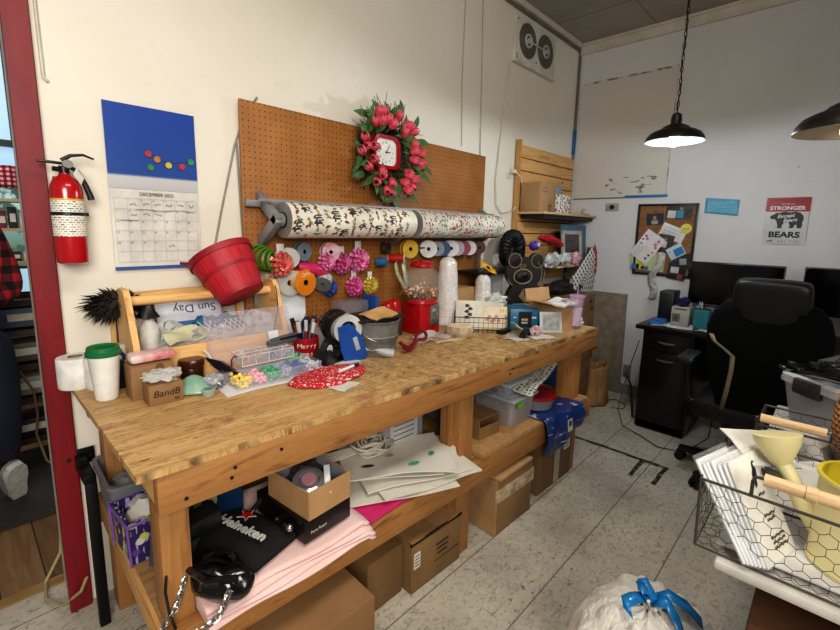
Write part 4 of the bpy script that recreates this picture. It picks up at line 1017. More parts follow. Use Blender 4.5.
# ================= desk =================
DW = NT('dark_wood'); g = DW.noise(DW.map(scale=(2, 2, 12)), 3, 6); DW.set(Base=DW.ramp(g, [(.3, '1d1210'), (.7, '120b0a')]), Rough=.3); DWM = DW.m
dk = thing('office_desk', 'dark brown desk along the back wall with a cabinet of drawers at its left end', 'desk', (3.45, 1.0, 0))
m = MB(); m.box((.31, -.77, .775), (.68, 1.62, .03), bev=.004); m.build('desktop', DWM, dk)
cbn = MB(); cbn.box((.32, -.17, .385), (.60, .33, .75), bev=.004); cbn.box((.3, -.17, .03), (.56, .31, .06)); cb2 = cbn.build('cabinet', DWM, dk)
for nm, zc, hh in (('drawer', .685, .12), ('door', .35, .50)):
    m = MB(); m.box((.012, -.17, zc), (.018, .29, hh), bev=.003)
    m.box((.001, -.17, zc), (.006, .24, hh-.05), bev=.002); d = m.build(nm, DWM, dk)
    m = MB(); hz = zc if nm == 'drawer' else .555
    m.tube([(.0, -.17+.055*math.cos(a)*1.0, hz-.014*math.sin(a)) for a in [PI*i/10 for i in range(11)]], .005, 8); m.prism([(-.055*math.cos(a), -.016*math.sin(a)) for a in [PI*i/12 for i in range(13)]], .006, Matrix.Translation((-.004, -.17, hz)) @ Matrix.Rotation(R(-90), 4, 'Z') @ TX)
    m.build('handle', mat('b9b6b0', .25, .9), d)
m = MB(); m.box((.3, -1.55, .38), (.6, .03, .76), bev=.003); m.box((.6, -.8, .5), (.02, 1.4, .4)); m.build('side_panel', DWM, dk)
def monitor(lb, y_, z_, w_, ang, yaw=0):
    th = thing('computer_monitor', lb, 'monitor', (3.86, y_, .79), R(-90+yaw))
    h_ = w_*.56
    m = MB(); m.box((0, .012, z_-.79), (w_, .03, h_), bev=.005); m.build('case', mat('0c0d0f', .35), th)
    m = MB(); m.box((0, -.0045, z_-.79), (w_-.015, .002, h_-.02)); m.build('screen', mat('050608', .12), th)
    m = MB(); m.box((0, .03, (z_-.79)/2), (.05, .03, z_-.79)); m.cyl((0, .02, 0), (0, .02, .012), .1, .09, 24); m.build('stand', mat('121214', .4), th)
monitor('wide black computer monitor behind the headrest of the office chair', .54, 1.095, .56, 0)
monitor('second black monitor at the right edge behind the chair', -.115, 1.10, .56, 0)
pc = thing('desktop_speaker', 'dark grey upright computer tower speaker standing on the desk by the cork board', 'computer', (3.80, .93, .79), R(-90))
m = MB(); m.box((0, 0, .115), (.1, .18, .23), bev=.006); m.build('case', mat('33343a', .4), pc)
m = MB(); m.box((0, -.091, .12), (.08, .004, .18), bev=.001); m.build('front_panel', mat('1b1c20', .5), pc)
pr = thing('label_printer', 'small beige label printer with a black slot on the desk', 'printer', (3.66, .80, .79), R(-90))
m = MB(); m.box((0, 0, .07), (.12, .12, .14), bev=.008); m.build('case', mat('b0aca4', .4), pr)
m = MB(); m.box((-.025, -.061, .06), (.05, .003, .06)); m.cyl((-.025, -.062, .06), (-.025, -.066, .06), .008, mat=1); m.box((.0, -.061, .125), (.08, .003, .012)); m.build('slot', [mat('6a6660', .5), mat('201f1e', .5)], pr)
m = MB(); m.ball((0, 0, .03), .05, (1.5, .8, .6), jit=.6); tag(m.build('blue_cable_bundle', mat('1d2257', .4), loc=(3.68, .80, .93)), 'dark blue tangled bundle on top of the small printer', 'cable')
m = MB(); m.box((0, 0, .07), (.10, .10, .14), bev=.008, taper=.85); m.box((0, 0, .142), (.085, .085, .004), mat=1); tag(m.build('teal_cup', [mat('2f7f86', .5), mat('1a2a2c', .6)], loc=(3.62, .665, .79)), 'teal square pen cup on the desk right of the small printer', 'cup')
pn = 0
for k, c in enumerate(('202024', 'd8d8d8', '8aa0b0')):
    m = MB(); m.cyl((0, 0, 0), (.03*(k-1), .01, .12), .004, seg=8); tag(m.build('desk_pen', mat(c, .4), loc=(3.62, .665+.02*(k-1), .86)), ['black pen in the teal desk cup', 'white pen in the teal desk cup', 'grey blue pen in the teal desk cup'][k], 'pen')
m = MB(); m.box((0, 0, .012), (.12, .1, .02), bev=.003); m.box((.03, -.01, .03), (.08, .07, .012), bev=.002, rot=(0, 0, .3)); tag(m.build('blue_case', mat('2a6aa6', .4), loc=(3.56, .93, .79)), 'flat bright blue case on the left corner of the desk', 'case')
m = MB(); m.sheet((-.1, -.14, 0), (.1, -.14, 0), (.1, .12, 0), (-.1, .12, 0), .002, warp=.01); tag(m.build('desk_papers', mat('d5d6d8', .5), loc=(3.57, .84, .793), rot=(0, 0, .1)), 'white sheet of paper lying on the left corner of the desk', 'paper')
m = MB(); m.sheet((-.1, -.1, 0), (.1, -.1, 0), (.1, .1, 0), (-.1, .1, 0), .002, warp=.01); tag(m.build('desk_papers', mat('c8bfae', .5), loc=(3.56, .56, .793), rot=(0, 0, -.3)), 'beige paper on the desk in front of the monitor', 'paper')
kb = thing('white_keyboard', 'pale grey sheets and keyboard behind the teal cup under the monitor', 'keyboard', (3.78, .64, .79), R(-90))
m = MB(); m.box((0, 0, .06), (.2, .02, .16), rot=(.25, 0, 0), bev=.004); m.build('panel', mat('a9adb6', .4, c2=(70, 80, 100), sc=40), kb)
m = MB(); m.tube([(.08*math.cos(i*.8), -.03, .1+.06*math.sin(i*.8)) for i in range(14)], .003, 5); m.build('wire', mat('15151a', .4), kb)

# pendant lamps
def lamp(lb, loc, lit, r_=.146):
    th = thing('pendant_lamp', lb, 'lamp', loc)
    t = NT('lamp_enamel'); 
    OUT = mat('2b2724', .35, .4); INN = mat('39474a', .6) if lit else mat('6a6259', .4)
    m = MB(); k = r_/.175
    prof = [(.026, .135), (.03, .125), (.032, .105), (.055, .098), (.075, .088), (.09, .072), (.12, .062), (.15, .045), (.168, .02), (.175, 0.0)]
    prof = [(a*k, b*k) for a, b in prof]
    inn = [(max(a-.004, .01), b-.004) for a, b in prof[::-1]]
    m.lathe(prof+[(.175*k, -.004)]+inn, seg=56, mats=[0]*(len(prof))+[1]*(len(inn))); m.build('lamp_shade', [OUT, INN], th)
    m = MB(); m.cyl((0, 0, .10), (0, 0, .135), .028, .024, 20); m.cyl((0, 0, .135), (0, 0, .145), .024, .012); m.build('cap', OUT, th)
    m = MB(); m.cyl((0, 0, .04), (0, 0, .1), .018, seg=16); m.build('socket', mat('c8c4ba', .4), th)
    m = MB(); m.lathe([(0, -.03), (.018, -.026), (.029, -.010), (.03, .005), (.024, .027), (.014, .045), (.013, .055)], seg=24)
    if lit: bm_ = emis('f6fbff', 14, 'bulb_glow')
    else: bm_ = emis('ffe6a8', 2.2, 'dim_bulb')
    m.build('bulb', bm_, th)
    m = MB(); H_ = ZC-.005-loc[2]; z0 = .145; k_ = 0
    while z0 < H_:
        a = k_ % 2
        m.tube([(.006*math.cos(q)*(1-a), .006*math.cos(q)*a, z0+.016+.018*math.sin(q)) for q in [2*PI*i/10 for i in range(10)]], .0022, 5, closed=True)
        z0 += .029; k_ += 1
    m.build('chain', mat('17120f', .4, .6), th)
    m = MB(); m.tube([(.005*math.sin(i), .005*math.cos(i), .16+(H_-.16)*i/24) for i in range(25)], .0025, 5); m.build('cord', mat('1c1714', .6), th)
    m = MB(); m.cyl((0, 0, H_), (0, 0, H_-.025), .06, .045, 24); m.build('ceiling_rose', OUT, th)
    return th
lamp('lit black pendant lamp with white inside hanging on a chain before the back wall', (2.76, .738, 1.948), True)
lamp('unlit looking dark pendant lamp with an amber bulb at the right edge', (2.16, .03, 1.815), False, .16)
def plight(name, loc, e, r_, c=(1, 1, 1)):
    l = bpy.data.lights.new(name, 'POINT'); l.energy = e; l.shadow_soft_size = r_; l.color = c
    o = bpy.data.objects.new(name, l); COL.objects.link(o); o.location = loc
plight('pendant_bulb_light', (2.76, .738, 1.926), 46, .03, (.86, .93, 1.0))
plight('pendant_bulb_light_right', (2.16, .03, 1.75), .8, .03, (1, .85, .6))

# ================= office chair =================
CH = thing('office_chair', 'large black high back office chair with tan piping, seen from behind at the desk', 'chair', (3.06, .27, 0))
t = NT('black_leather'); nn = t.noise(t.co(), 90, 5); t.set(Base=t.ramp(t.noise(t.co(), 2.5, 3), [(.3, '0c0d0e'), (.7, '070809')]), Rough=.42); t.bump(nn, .12, .001); LE = t.m
FAB = mat('050608', .9, Spec=.2)
TB = Matrix.Rotation(R(-90), 4, 'Z') @ TX    # xy polygon -> plane facing -x, local x -> -y
outl = [(.0, -.36), (.10, -.36), (.17, -.33), (.215, -.2), (.245, -.05), (.262, .08), (.262, .17), (.24, .25), (.19, .31), (.13, .325), (0, .325)]
full = [(-x_, y_) for x_, y_ in outl[::-1] if x_ > 0]+[(0, .325)][:0]+[(x_, y_) for x_, y_ in outl if True]
poly = [(x_, y_) for x_, y_ in outl]+[(-x_, y_) for x_, y_ in outl[::-1][1:-1]]
m = MB()
T = Matrix.Translation((-.20, -.04, .80)) @ Matrix.Rotation(R(-7), 4, 'Y') @ TB
n_ = len(poly)
def lev(k, h): return [m._v(T @ Vector((x_*k, y_*k if y_ > 0 else y_*k, h))) for x_, y_ in poly]
L = [lev(.90, -.07), lev(.99, -.05), lev(1.0, 0), lev(.97, .03), lev(.88, .045)]
for a_, b_ in zip(L, L[1:]): m._bridge(a_, b_, 0)
m._f(L[0][::-1]); m._f(L[-1]); m.build('backrest', FAB, CH, ang=60)
m = MB()
hp = [(-.135, .24), (.135, .24), (.155, .22), (.16, .1), (.14, .03), (.10, -.005), (-.10, -.005), (-.14, .03), (-.16, .1), (-.155, .22)]
T2 = Matrix.Translation((-.20, -.04, 1.0)) @ Matrix.Rotation(R(-7), 4, 'Y') @ TB
def lev2(k, h): return [m._v(T2 @ Vector((x_*k, .115+(y_-.115)*k, h))) for x_, y_ in hp]
L = [lev2(.9, -.05), lev2(1.0, -.03), lev2(1.03, .02), lev2(1.0, .055), lev2(.9, .075)]
for a_, b_ in zip(L, L[1:]): m._bridge(a_, b_, 0)
m._f(L[0][::-1]); m._f(L[-1]); m.build('headrest', LE, CH, sub=2, ang=180)
m = MB()
for s_ in (-1,):
    pts = [T @ Vector((s_*x_, y_, .049)) for x_, y_ in ((.232, .13), (.215, .09), (.16, .05), (.125, .02), (.125, -.06), (.135, -.18), (.15, -.30))]
    m.strip(pts, (0, 1, 0), .022)
m.build('piping', mat('8d8168', .6), CH, solid=.003)
pass
m = MB(); m.box((.03, 0, .47), (.5, .52, .12), bev=.045); m.build('seat', LE, CH)
m = MB(); m.box((-.16, 0, .44), (.1, .1, .12), bev=.01); m.box((0, 0, .39), (.3, .22, .05), bev=.01); m.build('tilt_mechanism', mat('17181b', .4), CH)
for s_ in (-1, 1):
    m = MB(); m.tube([(-.02, s_*.22, .42), (0, s_*.31, .45), (0, s_*.33, .6), (-.02, s_*.33, .69)], .022, 10); a_ = m.build('armrest_post', mat('1d2024', .35), CH)
    m = MB(); m.box((-.01, s_*.33, .715), (.27, .095, .045), bev=.02); m.build('armrest', mat('1b1f25', .3), CH)
m = MB(); m.cyl((.04, .04, .1), (.04, .04, .38), .028, seg=20); m.cyl((.04, .04, .08), (.04, .04, .2), .04, seg=20); m.build('gas_lift', mat('16171a', .3), CH)
ANG0 = 80
for k in range(5):
    a = R(ANG0+72*k); d = Vector((math.cos(a), math.sin(a), 0)); s_ = Vector((-d.y, d.x, 0))
    m = MB()
    T3 = Matrix.Translation((.04, .04, 0)) @ Matrix((d, s_, (0, 0, 1))).transposed().to_4x4()
    q = [Vector((0, -.03, .07)), Vector((.31, -.018, .07)), Vector((.31, .018, .07)), Vector((0, .03, .07)), Vector((0, -.03, .12)), Vector((.31, -.018, .095)), Vector((.31, .018, .095)), Vector((0, .03, .12))]
    vs = [m._v(T3 @ p) for p in q]
    for f_ in ((3, 2, 1, 0), (4, 5, 6, 7), (0, 1, 5, 4), (1, 2, 6, 5), (2, 3, 7, 6), (3, 0, 4, 7)): m._f([vs[i] for i in f_])
    lg = m.build('base_leg', mat('131417', .35), CH, ang=30)
    m = MB(); c = d*.30+Vector((.04, .04, 0))
    for e in (-1, 1): m.cyl(c+s_*(e*.008)+Vector((0, 0, .028)), c+s_*(e*.026)+Vector((0, 0, .028)), .028, seg=20)
    m.box((c.x, c.y, .055), (.045, .045, .035), bev=.012, rot=(0, 0, a)); m.build('caster', mat('0d0d0f', .4), lg)
# ================= the workbench =================
t = NT('bench_osb'); x, y, z = t.sep(t.co())
g = t.noise(t.map(scale=(1.2, 16, 4)), 2.4, 7, .6, 1.0)
near = t.ramp(g, [(.3, 'd2b27e'), (.5, 'c29e68'), (.68, 'a88250')])
fl = t.n('TexVoronoi', Vector=t.map(scale=(16, 30, 16), rot=(0, 0, .5)), Scale=1.4)
fl2 = t.n('TexVoronoi', Vector=t.map(scale=(34, 15, 16), rot=(0, 0, -.4)), Scale=1.3)
flk = t.mix(.5, t.ramp(t.sep(fl.outputs['Color'])[0], [(0.0, 'd3b480'), (.5, 'bb945c'), (1.0, '96703f')]), t.ramp(t.sep(fl2.outputs['Color'])[1], [(0.0, 'dcbf8e'), (1.0, '8f6a3c')]))
wx = t.math('MULTIPLY_ADD', t.math('ADD', x, t.math('MULTIPLY', t.noise(t.co(), 2.5, 3), .8)), 1.0, -.75, clamp=True)
col = t.mix(t.ramp(wx, [(0.0, 0.0), (.7, .8)]), near, flk)
sc1 = t.noise(t.map(scale=(5, 26, 1), rot=(0, 0, .15)), 2.6, 7, .8, 1.6)
msk = t.ramp(t.noise(t.co(), 3.6, 3), [(.40, 0.0), (.55, 1.0)])
col = t.mix(t.math('MULTIPLY', t.ramp(sc1, [(.53, 0.0), (.6, .95)]), msk), col, '5a3418')
st = t.noise(t.map(scale=(3, 8, 1), rot=(0, 0, -.7), loc=(2, 1, 0)), 2.2, 5, .7, 1)
col = t.mix(t.ramp(st, [(.56, 0.0), (.66, .55)]), col, '8a4030')
cr = t.noise(t.map(scale=(6, 16, 1), loc=(4, 2, 0)), 5, 7, .8, 1.5)
col = t.mix(t.math('MULTIPLY', t.ramp(cr, [(.54, 0.0), (.59, .95)]), t.ramp(wx, [(.1, .3), (.6, .9)])), col, '53381e')
edge = t.math('LESS_THAN', y, t.math('MULTIPLY', t.noise(t.co(), 16, 5, .7), .03))
col = t.mix(t.math('MULTIPLY', edge, t.ramp(t.noise(t.map(scale=(2, 8, 1)), 5, 6), [(.45, 0.0), (.6, .8)])), col, '4a3420')
t.set(Base=col, Rough=.5); t.bump(g, .12, .002); OSB = t.m
bench = thing('workbench', 'long wooden workbench with OSB top and pine two-by-four frame along the left wall', 'workbench', (BO[0], BO[1], 0), BA)
m = MB(); m.prism([(0, 0), (2.4, 0), (2.4, .846), (-.02, .846)], .018, Matrix.Translation((0, 0, BT-.018))); m.build('worktop', OSB, bench)
RIM = wood('946436', 'a87844', '764a24', ax=0)
m = MB(); m.box((1.215, .02, .816), (2.35, .038, .102), bev=.003); m.build('front_rail', RIM, bench)
m = MB(); m.box((1.2, .82, .81), (2.36, .038, .114), bev=.003); m.build('back_rail', RIM, bench)
for xx in (.06, 2.37):
    m = MB(); m.box((xx, .42, .822), (.038, .76, .09), bev=.003); m.build('side_rail', PINE[1], bench)
for xx in (.8, 1.6):
    m = MB(); m.box((xx, .42, .82), (.038, .76, .09), bev=.003); m.build('cross_brace', PINE[1], bench)
LEG = wood('946636', 'a47442', '7a5028', ax=2)
for xx in (.085, 1.225, 2.25):
    for yy in (.085, .77):
        m = MB(); m.box((xx-(.0 if xx > 1 else .004), yy, .3765), (.09 if xx > 1 else .068, .089, .753), bev=.003)
        if xx > 1 and yy < .1: m.box((xx-.055, yy+.02, .3765), (.02, .06, .753), bev=.002)
        m.build('leg', LEG, bench)
for xx, n_ in ((.085, 3), (.6, 2)): pass
m = MB(); m.box((1.2, .021, .386), (2.36, .04, .104), bev=.003); m.build('lower_front_rail', RIM, bench)
m = MB(); m.box((1.2, .83, .386), (2.36, .04, .104), bev=.003); m.build('lower_back_rail', RIM, bench)
for xx in (.05, 2.37):
    m = MB(); m.box((xx, .42, .386), (.038, .78, .09), bev=.003); m.build('lower_side_rail', PINE[1], bench)
m = MB(); m.box((1.2, .43, .4285), (2.32, .77, .019), bev=.001); m.build('lower_shelf', mat('a07c50', .7, c2=(130, 96, 58), sc=14, stretch=(.3, 3, 1)), bench)
m = MB(); m.box((1.82, .31, .453), (1.04, .62, .028), bev=.002); m.build('raised_shelf_board', mat('ab8456', .75, c2=(146, 108, 66), sc=30), bench)
for (px, pz) in ((.22, .825), (.21, .80), (.1, .79), (.35, .83), (1.5, .82), (1.48, .80)):
    m = MB(); m.cyl((px, .002, pz), (px, -.001, pz), .005, seg=10); m.build('screw', mat('3a3330', .4, .6), bench)

def B(name, lb, cat, s, t_, z=BT, rz=0.0, group=None, rot=None):
    o = thing(name, lb, cat, bw(s, t_, z), BA+rz, group)
    if rot: o.rotation_euler = (rot[0], rot[1], rot[2]+BA)
    return o
def tagB(o, s, t_, z, lb, cat, rz=0.0, rot=None, group=None):
    o.location = bw(s, t_, z); o.rotation_euler = (rot[0], rot[1], rot[2]+BA) if rot else (0, 0, BA+rz)
    return tag(o, lb, cat, group)
KRAFT = mat('8f6c46', .75, c2=(130, 96, 62), sc=5)
DKK = mat('7c5d3e', .75)
def carton(lb, s, t_, z, w, d, h, rz=0.0, col=None, tape=True, label=None, flaps=False):
    th = B('cardboard_box', lb, 'box', s, t_, z, rz)
    K = mat(col, .75, sc=5) if col else KRAFT
    m = MB(); m.box((0, 0, h/2), (w, d, h), bev=.003); m.build('carton', K, th)
    m = MB(); m.box((0, 0, h+.0006), (w*.97, .004, .001)); 
    m.build('flap_seam', mat('3d2a18', .8), th)
    if tape:
        m = MB(); m.box((0, 0, h+.0015), (w*.99, .05, .001)); m.box((-w/2-.0008, 0, h*.82), (.001, .05, h*.36)); m.box((w/2+.0008, 0, h*.82), (.001, .05, h*.36)); m.build('packing_tape', mat('b79a70', .2), th)
    if label:
        lx, lz, lw, lh = label
        m = MB(); m.box((lx, -d/2-.0008, lz), (lw, .001, lh)); m.build('shipping_label', mat('dcd8cc', .5), th)
        m = MB()
        for q in range(4): m.box((lx, -d/2-.0016, lz+lh*.3-q*lh*.2), (lw*.7, .0006, lh*.06))
        m.build('label_print', mat('3a3834', .6), th)
    return th
# --- boxes on the floor under the bench
carton('largest cardboard box on the floor under the pink cloth end of the bench shelf', .36, .152, 0, .50, .50, .262, tape=True)
carton('tall narrow cardboard box between the largest box and the torn open box under the bench', .79, .225, 0, .18, .32, .215, rz=.03, col='80603c')
c3 = carton('wide cardboard box with black printing and a broken flap before the middle bench leg', 1.045, .185, 0, .30, .32, .215, tape=False, col='86673f', label=(-.12, .14, .035, .07))
m = MB(); m.box((-.075, .0, .221), (.15, .32, .004), rot=(0, R(4), 0)); m.box((.08, 0, .223), (.15, .32, .004), rot=(0, R(-7), 0)); m.box((.0, -.158, .217), (.31, .004, .012), mat=1); m.build('top_flap', [mat('a98156', .75), mat('20160e', .9)], c3)
m = MB()
for q in range(3): m.box((.03, -.161, .15-.022*q), (.08-.01*q, .001, .008))
m.box((.06, -.161, .08), (.16, .001, .003)); m.build('printed_marks', mat('33261a', .7), c3)
c4 = carton('flattened stack carton wrapped with clear tape standing beyond the middle leg', 1.585, .13, 0, .30, .26, .29, tape=False, col='8e6d48')
m = MB()
for q in range(5): m.box((-.151-.004*q, 0, .145), (.003, .255, .295-.004*q))
m.build('carton_edges', mat('b08a5e', .8), c4)
m = MB(); m.box((0, 0, .20), (.336, .264, .07), bev=.002); m.build('clear_tape', mat('c8b89c', .15, c2=(150, 120, 84), sc=22), c4)
m = MB(); m.box((-.02, -.01, .298), (.3, .27, .014), rot=(0, 0, .03), bev=.003); m.build('top_flap', mat('b38d60', .75), c4)
c5 = carton('cardboard carton with a white label under the blue plastic wrap at the far bench end', 2.05, .185, 0, .38, .30, .30, tape=False, col='7c5d3c', label=(.13, .22, .07, .09))
m = MB(); m.box((.02, -.151, .16), (.06, .001, .31)); m.build('clear_tape', mat('b7aa92', .15), c5)

# --- left end of lower shelf
gb = B('grey_bin', 'grey plastic wastebin at the left end of the lower shelf behind the purple box', 'bin', .095, .635, SH+.02)
m = MB()
prof = []
def bin_(m, w0, d0, w1, d1, h, r, wall=.004, mat_=0):
    n = 6
    lo = rrect(w0, d0, r, n); hi = rrect(w1, d1, r*1.15, n); hr = rrect(w1+.016, d1+.016, r*1.2, n); li = rrect(w0-2*wall, d0-2*wall, r, n); hi2 = rrect(w1-2*wall, d1-2*wall, r*1.1, n)
    V = [[m._v((x_, y_, z_)) for x_, y_ in p] for p, z_ in ((lo, 0), (hi, h), (hr, h), (hr, h+.012), (hi2, h+.012), (li, wall))]
    for a_, b_ in zip(V, V[1:]): m._bridge(a_, b_, mat_)
    m._f(V[0][::-1], mat_); m._f(V[-1], mat_)
bin_(m, .13, .24, .15, .27, .145, .03); m.build('bin_body', mat('6f7073', .45), gb)
m = MB(); m.ball((0, 0, .09), .055, (.9, 1.5, .5), jit=.4); m.build('bin_liner', mat('97989a', .5), gb)
t = NT('purple_print'); vd = t.n('TexVoronoi', Vector=t.map(scale=(1, 1, 1)), Scale=24.0); wv = t.noise(t.map(scale=(30, 30, 6), rot=(.3, .6, 0)), 2.5, 2)
c_ = t.mix(t.math('GREATER_THAN', wv, .58), '2c1a50', '9a94b8')
c_ = t.mix(t.math('LESS_THAN', vd.outputs['Distance'], .3), c_, t.ramp(t.sep(vd.outputs['Color'])[0], [(0.0, 'b0b84c'), (.45, '5a3a8a'), (.6, 'c0beb8')], 'CONSTANT'))
t.set(Base=c_, Rough=.6)
pbx = B('purple_fabric_box', 'purple fabric storage box with leaf and circle print on the lower shelf', 'box', .10, .415, SH, .08)
m = MB(); bin_(m, .14, .15, .145, .155, .125, .012, .005); m.build('box_body', t.m, pbx)
m = MB()
a_ = [(-.08, -.085, .133), (.08, -.085, .133), (.08, .085, .133), (-.08, .085, .133)]; m.tube(a_, .006, 6, closed=True)
for p in a_: m.tube([p, (p[0]*.93, p[1]*.95, .0)], .004, 6)
m.build('trim_band', mat('7a52a8', .6), pbx)
m = MB(); m.ball((0, 0, .12), .055, (1.0, 1.0, .7), jit=.4); m.build('white_lining', mat('c6c2ba', .7), pbx)
gs = B('slate_container', 'slate grey oval plastic container tipped on the lower shelf behind the front leg', 'container', .135, .255, SH+.075, rot=(R(-20), R(35), .4))
m = MB(); m.lathe([(0, -.06), (.06, -.06), (.075, .05), (.082, .05), (.082, .062), (.07, .062), (.058, -.05), (0, -.05)], seg=36); m.build('container_body', mat('4f565e', .35), gs)
m = MB(); m.lathe([(.083, .056), (.09, .06), (.083, .068), (.083, .056)], seg=36); m.build('rim', mat('7c868e', .3), gs)
ad = B('power_adapter', 'black power adapter brick hanging at the front leg with its cord', 'adapter', .185, .0, .65, rot=(R(8), R(-10), 0))
ad.location = bw(.155, .12, .635)
m = MB(); m.box((0, 0, 0), (.115, .06, .055), bev=.008); m.build('brick', mat('17181a', .35), ad)
m = MB(); m.tube([(-.055, 0, 0), (-.09, -.03, -.02), (-.125, -.125, -.03), (-.13, -.125, -.1), (-.125, -.12, -.2), (-.14, -.11, -.22), (-.15, -.10, -.16)], .0035, 6); m.build('cord', mat('0e0e10', .4), ad)
bb = B('blue_pack', 'blue pack with large cream letter B at the back of the lower shelf', 'box', .27, .38, SH+.04, rz=-.35)
m = MB(); m.box((0, 0, .09), (.22, .08, .18), bev=.01); m.build('pack', mat('1d3f66', .4, c2=(20, 50, 84)), bb)
text('B', .13, bb, (-.01, -.042, .085), (R(90), 0, 0), mat('d8ceac', .5), bold=.006); text('W', .06, bb, (-.075, -.042, .06), (R(90), 0, 0), mat('d8ceac', .5), bold=.003)
tg = B('price_tag', 'white price tag card lying on the pink cloth beside the black shoe box', 'tag', .36, .37, SH+.055, rz=.5)
m = MB(); m.box((0, 0, .008), (.07, .045, .006), rot=(.1, 0, 0), bev=.003); m.build('card', mat('cfccb8', .5), tg)
m = MB(); m.box((0, 0, .012), (.04, .025, .001), rot=(.1, 0, 0)); m.build('print', mat('7d8a70', .5), tg)
# pink folded cloth
t = NT('pink_cloth'); nn = t.noise(t.co(), 5, 4); t.set(Base=t.ramp(nn, [(.3, 'ecd0cb'), (.7, 'e0bbb5')]), Rough=.85); t.bump(t.noise(t.co(), 30, 5), .15, .002)
m = MB()
for k in range(4):
    def fn(u, v, k=k):
        s_ = .12+.53*u; tt = -.055+.010*k+(.46+.0*k)*v
        z_ = SH+.006+.011*k+.003*noise.noise(Vector((s_*9, tt*9, k*3)))
        ed = max(0, .06-v)/.06
        z_ -= ed*(.004)
        tt += .007*math.sin(u*9+k*1.7)*(1-v)
        if u > .97: z_ -= .01
        return (s_-BO[0]*0, tt, z_)
    m.grid(fn, 40, 24)
o = m.build('pink_folded_cloth', t.m, solid=.006)
tagB(o, 0, 0, 0, 'folded pale pink cloth spread over the front of the lower shelf', 'cloth')
hpk = B('hot_pink_folder', 'hot pink flat folder on the lower shelf under the white paper bags', 'folder', .82, .17, SH+.002, rz=.1)
m = MB(); m.box((0, 0, .008), (.34, .32, .014), bev=.003); m.build('folder', mat('c82c6c', .5), hpk)
# stacked boxes on the pink cloth
sb = B('shoe_box', 'black shoe box with small white lettering on the pink cloth', 'box', .495, .145, SH+.052, rz=.12)
m = MB(); m.box((0, 0, .037), (.185, .262, .074), bev=.003); m.build('carton', mat('150d10', .35), sb)
text('Pure Roast', .014, sb, (-.04, -.1318, .03), (R(90), 0, 0), mat('cfc9c9', .5))
m = MB(); m.tube([(-.093, -.02, .05), (-.115, -.04, .045), (-.12, -.07, .055)], .007, 6); m.ball((-.115, -.02, .05), .010); m.ball((-.115, -.085, .05), .012, mat=1); m.build('charm', [mat('151517', .3), mat('b8b6b2', .2, .9)], sb)
tb = B('open_tan_box', 'open tan box on top of the black shoe box with a roll inside', 'box', .503, .118, SH+.127, rz=.12)
m = MB()
w_, d_, h_ = .165, .212, .092
for c, s_ in (((0, -d_/2, h_/2), (w_, .004, h_)), ((0, d_/2, h_/2), (w_, .004, h_)), ((-w_/2, 0, h_/2), (.004, d_, h_)), ((w_/2, 0, h_/2), (.004, d_, h_)), ((0, 0, .002), (w_, d_, .004))): m.box(c, s_)
m.build('box_body', mat('b58f62', .7, c2=(168, 130, 88)), tb, flat=True)
m = MB()
for c, s_ in (((0, -d_/2+.004, h_/2), (w_-.01, .003, h_-.004)), ((0, d_/2-.004, h_/2), (w_-.01, .003, h_-.004)), ((-w_/2+.004, 0, h_/2), (.003, d_-.01, h_-.004)), ((w_/2-.004, 0, h_/2), (.003, d_-.01, h_-.004))): m.box(c, s_)
m.build('lining', mat('8d8f9a', .7), tb, flat=True)
rl = B('clear_tape_roll', 'clear topped round tin standing inside the open tan box', 'roll', .49, .10, SH+.15, rot=(R(20), R(-10), 0))
m = MB(); m.lathe([(0, 0), (.05, 0), (.056, .01), (.056, .055), (.05, .065), (.035, .07), (.03, .06), (0, .06)], seg=32); m.build('case', mat('8f8f93', .15, .4), rl)
m = MB(); m.cyl((0, 0, .066), (0, 0, .072), .024, seg=24); m.build('label', mat('b9838a', .4), rl)
m = MB(); m.box((.045, -.035, .07), (.09, .02, .008), rot=(0, R(-20), R(60)), bev=.002); m.build('white_strip', mat('d9d9d9', .4), rl)
m = MB(); m.ball((0, 0, .03), .05, (1.2, 1.0, .6), jit=.6); tagB(m.build('crumpled_wrapping', mat('4a4340', .5)), .525, .165, SH+.15, 'crumpled dark wrapping in the back of the open tan box', 'wrapping')
# Heineken tote
hb = B('black_tote_bag', 'black fabric tote bag with Heineken lettering and a red star on the pink cloth', 'bag', .29, .15, SH+.055, rz=R(-72), rot=None)
hb.scale = (.8, .72, .9)
t = NT('tote_fabric'); t.set(Base=t.ramp(t.noise(t.co(), 7, 4), [(.3, '141214'), (.7, '0c0b0c')]), Rough=.85)
def tf(u, v):
    x_ = -.17+.34*u; y_ = -.14+.28*v
    e = math.sin(PI*u)**.4*math.sin(PI*v)**.4 if 0 < u < 1 and 0 < v < 1 else 0
    return (x_, y_, .006+.045*e+.01*noise.noise(Vector((u*4, v*4, 1)))*e)
m = MB(); m.grid(tf, 24, 20); m.grid(lambda u, v: (-.17+.34*u, -.14+.28*v, .0), 2, 2); m.build('bag_body', t.m, hb)
m = MB()
for s_ in (-1, 1): m.tube([(-.07 if s_ < 0 else .07, .12, .03), (-.07 if s_ < 0 else .07, .17, .05), ((-.05 if s_ < 0 else .05), .21, .06), (0, .225, .062)], .010, 8)
m.build('handle', t.m, hb)
text('Heineken', .062, hb, (.026, -.025, .07), (R(2), 0, 0), mat('c9c9c5', .5), bold=.0015, ext=.002)
m = MB(); sp = [((.034 if k % 2 == 0 else .014)*math.cos(R(90+36*k)), (.034 if k % 2 == 0 else .014)*math.sin(R(90+36*k))) for k in range(10)]
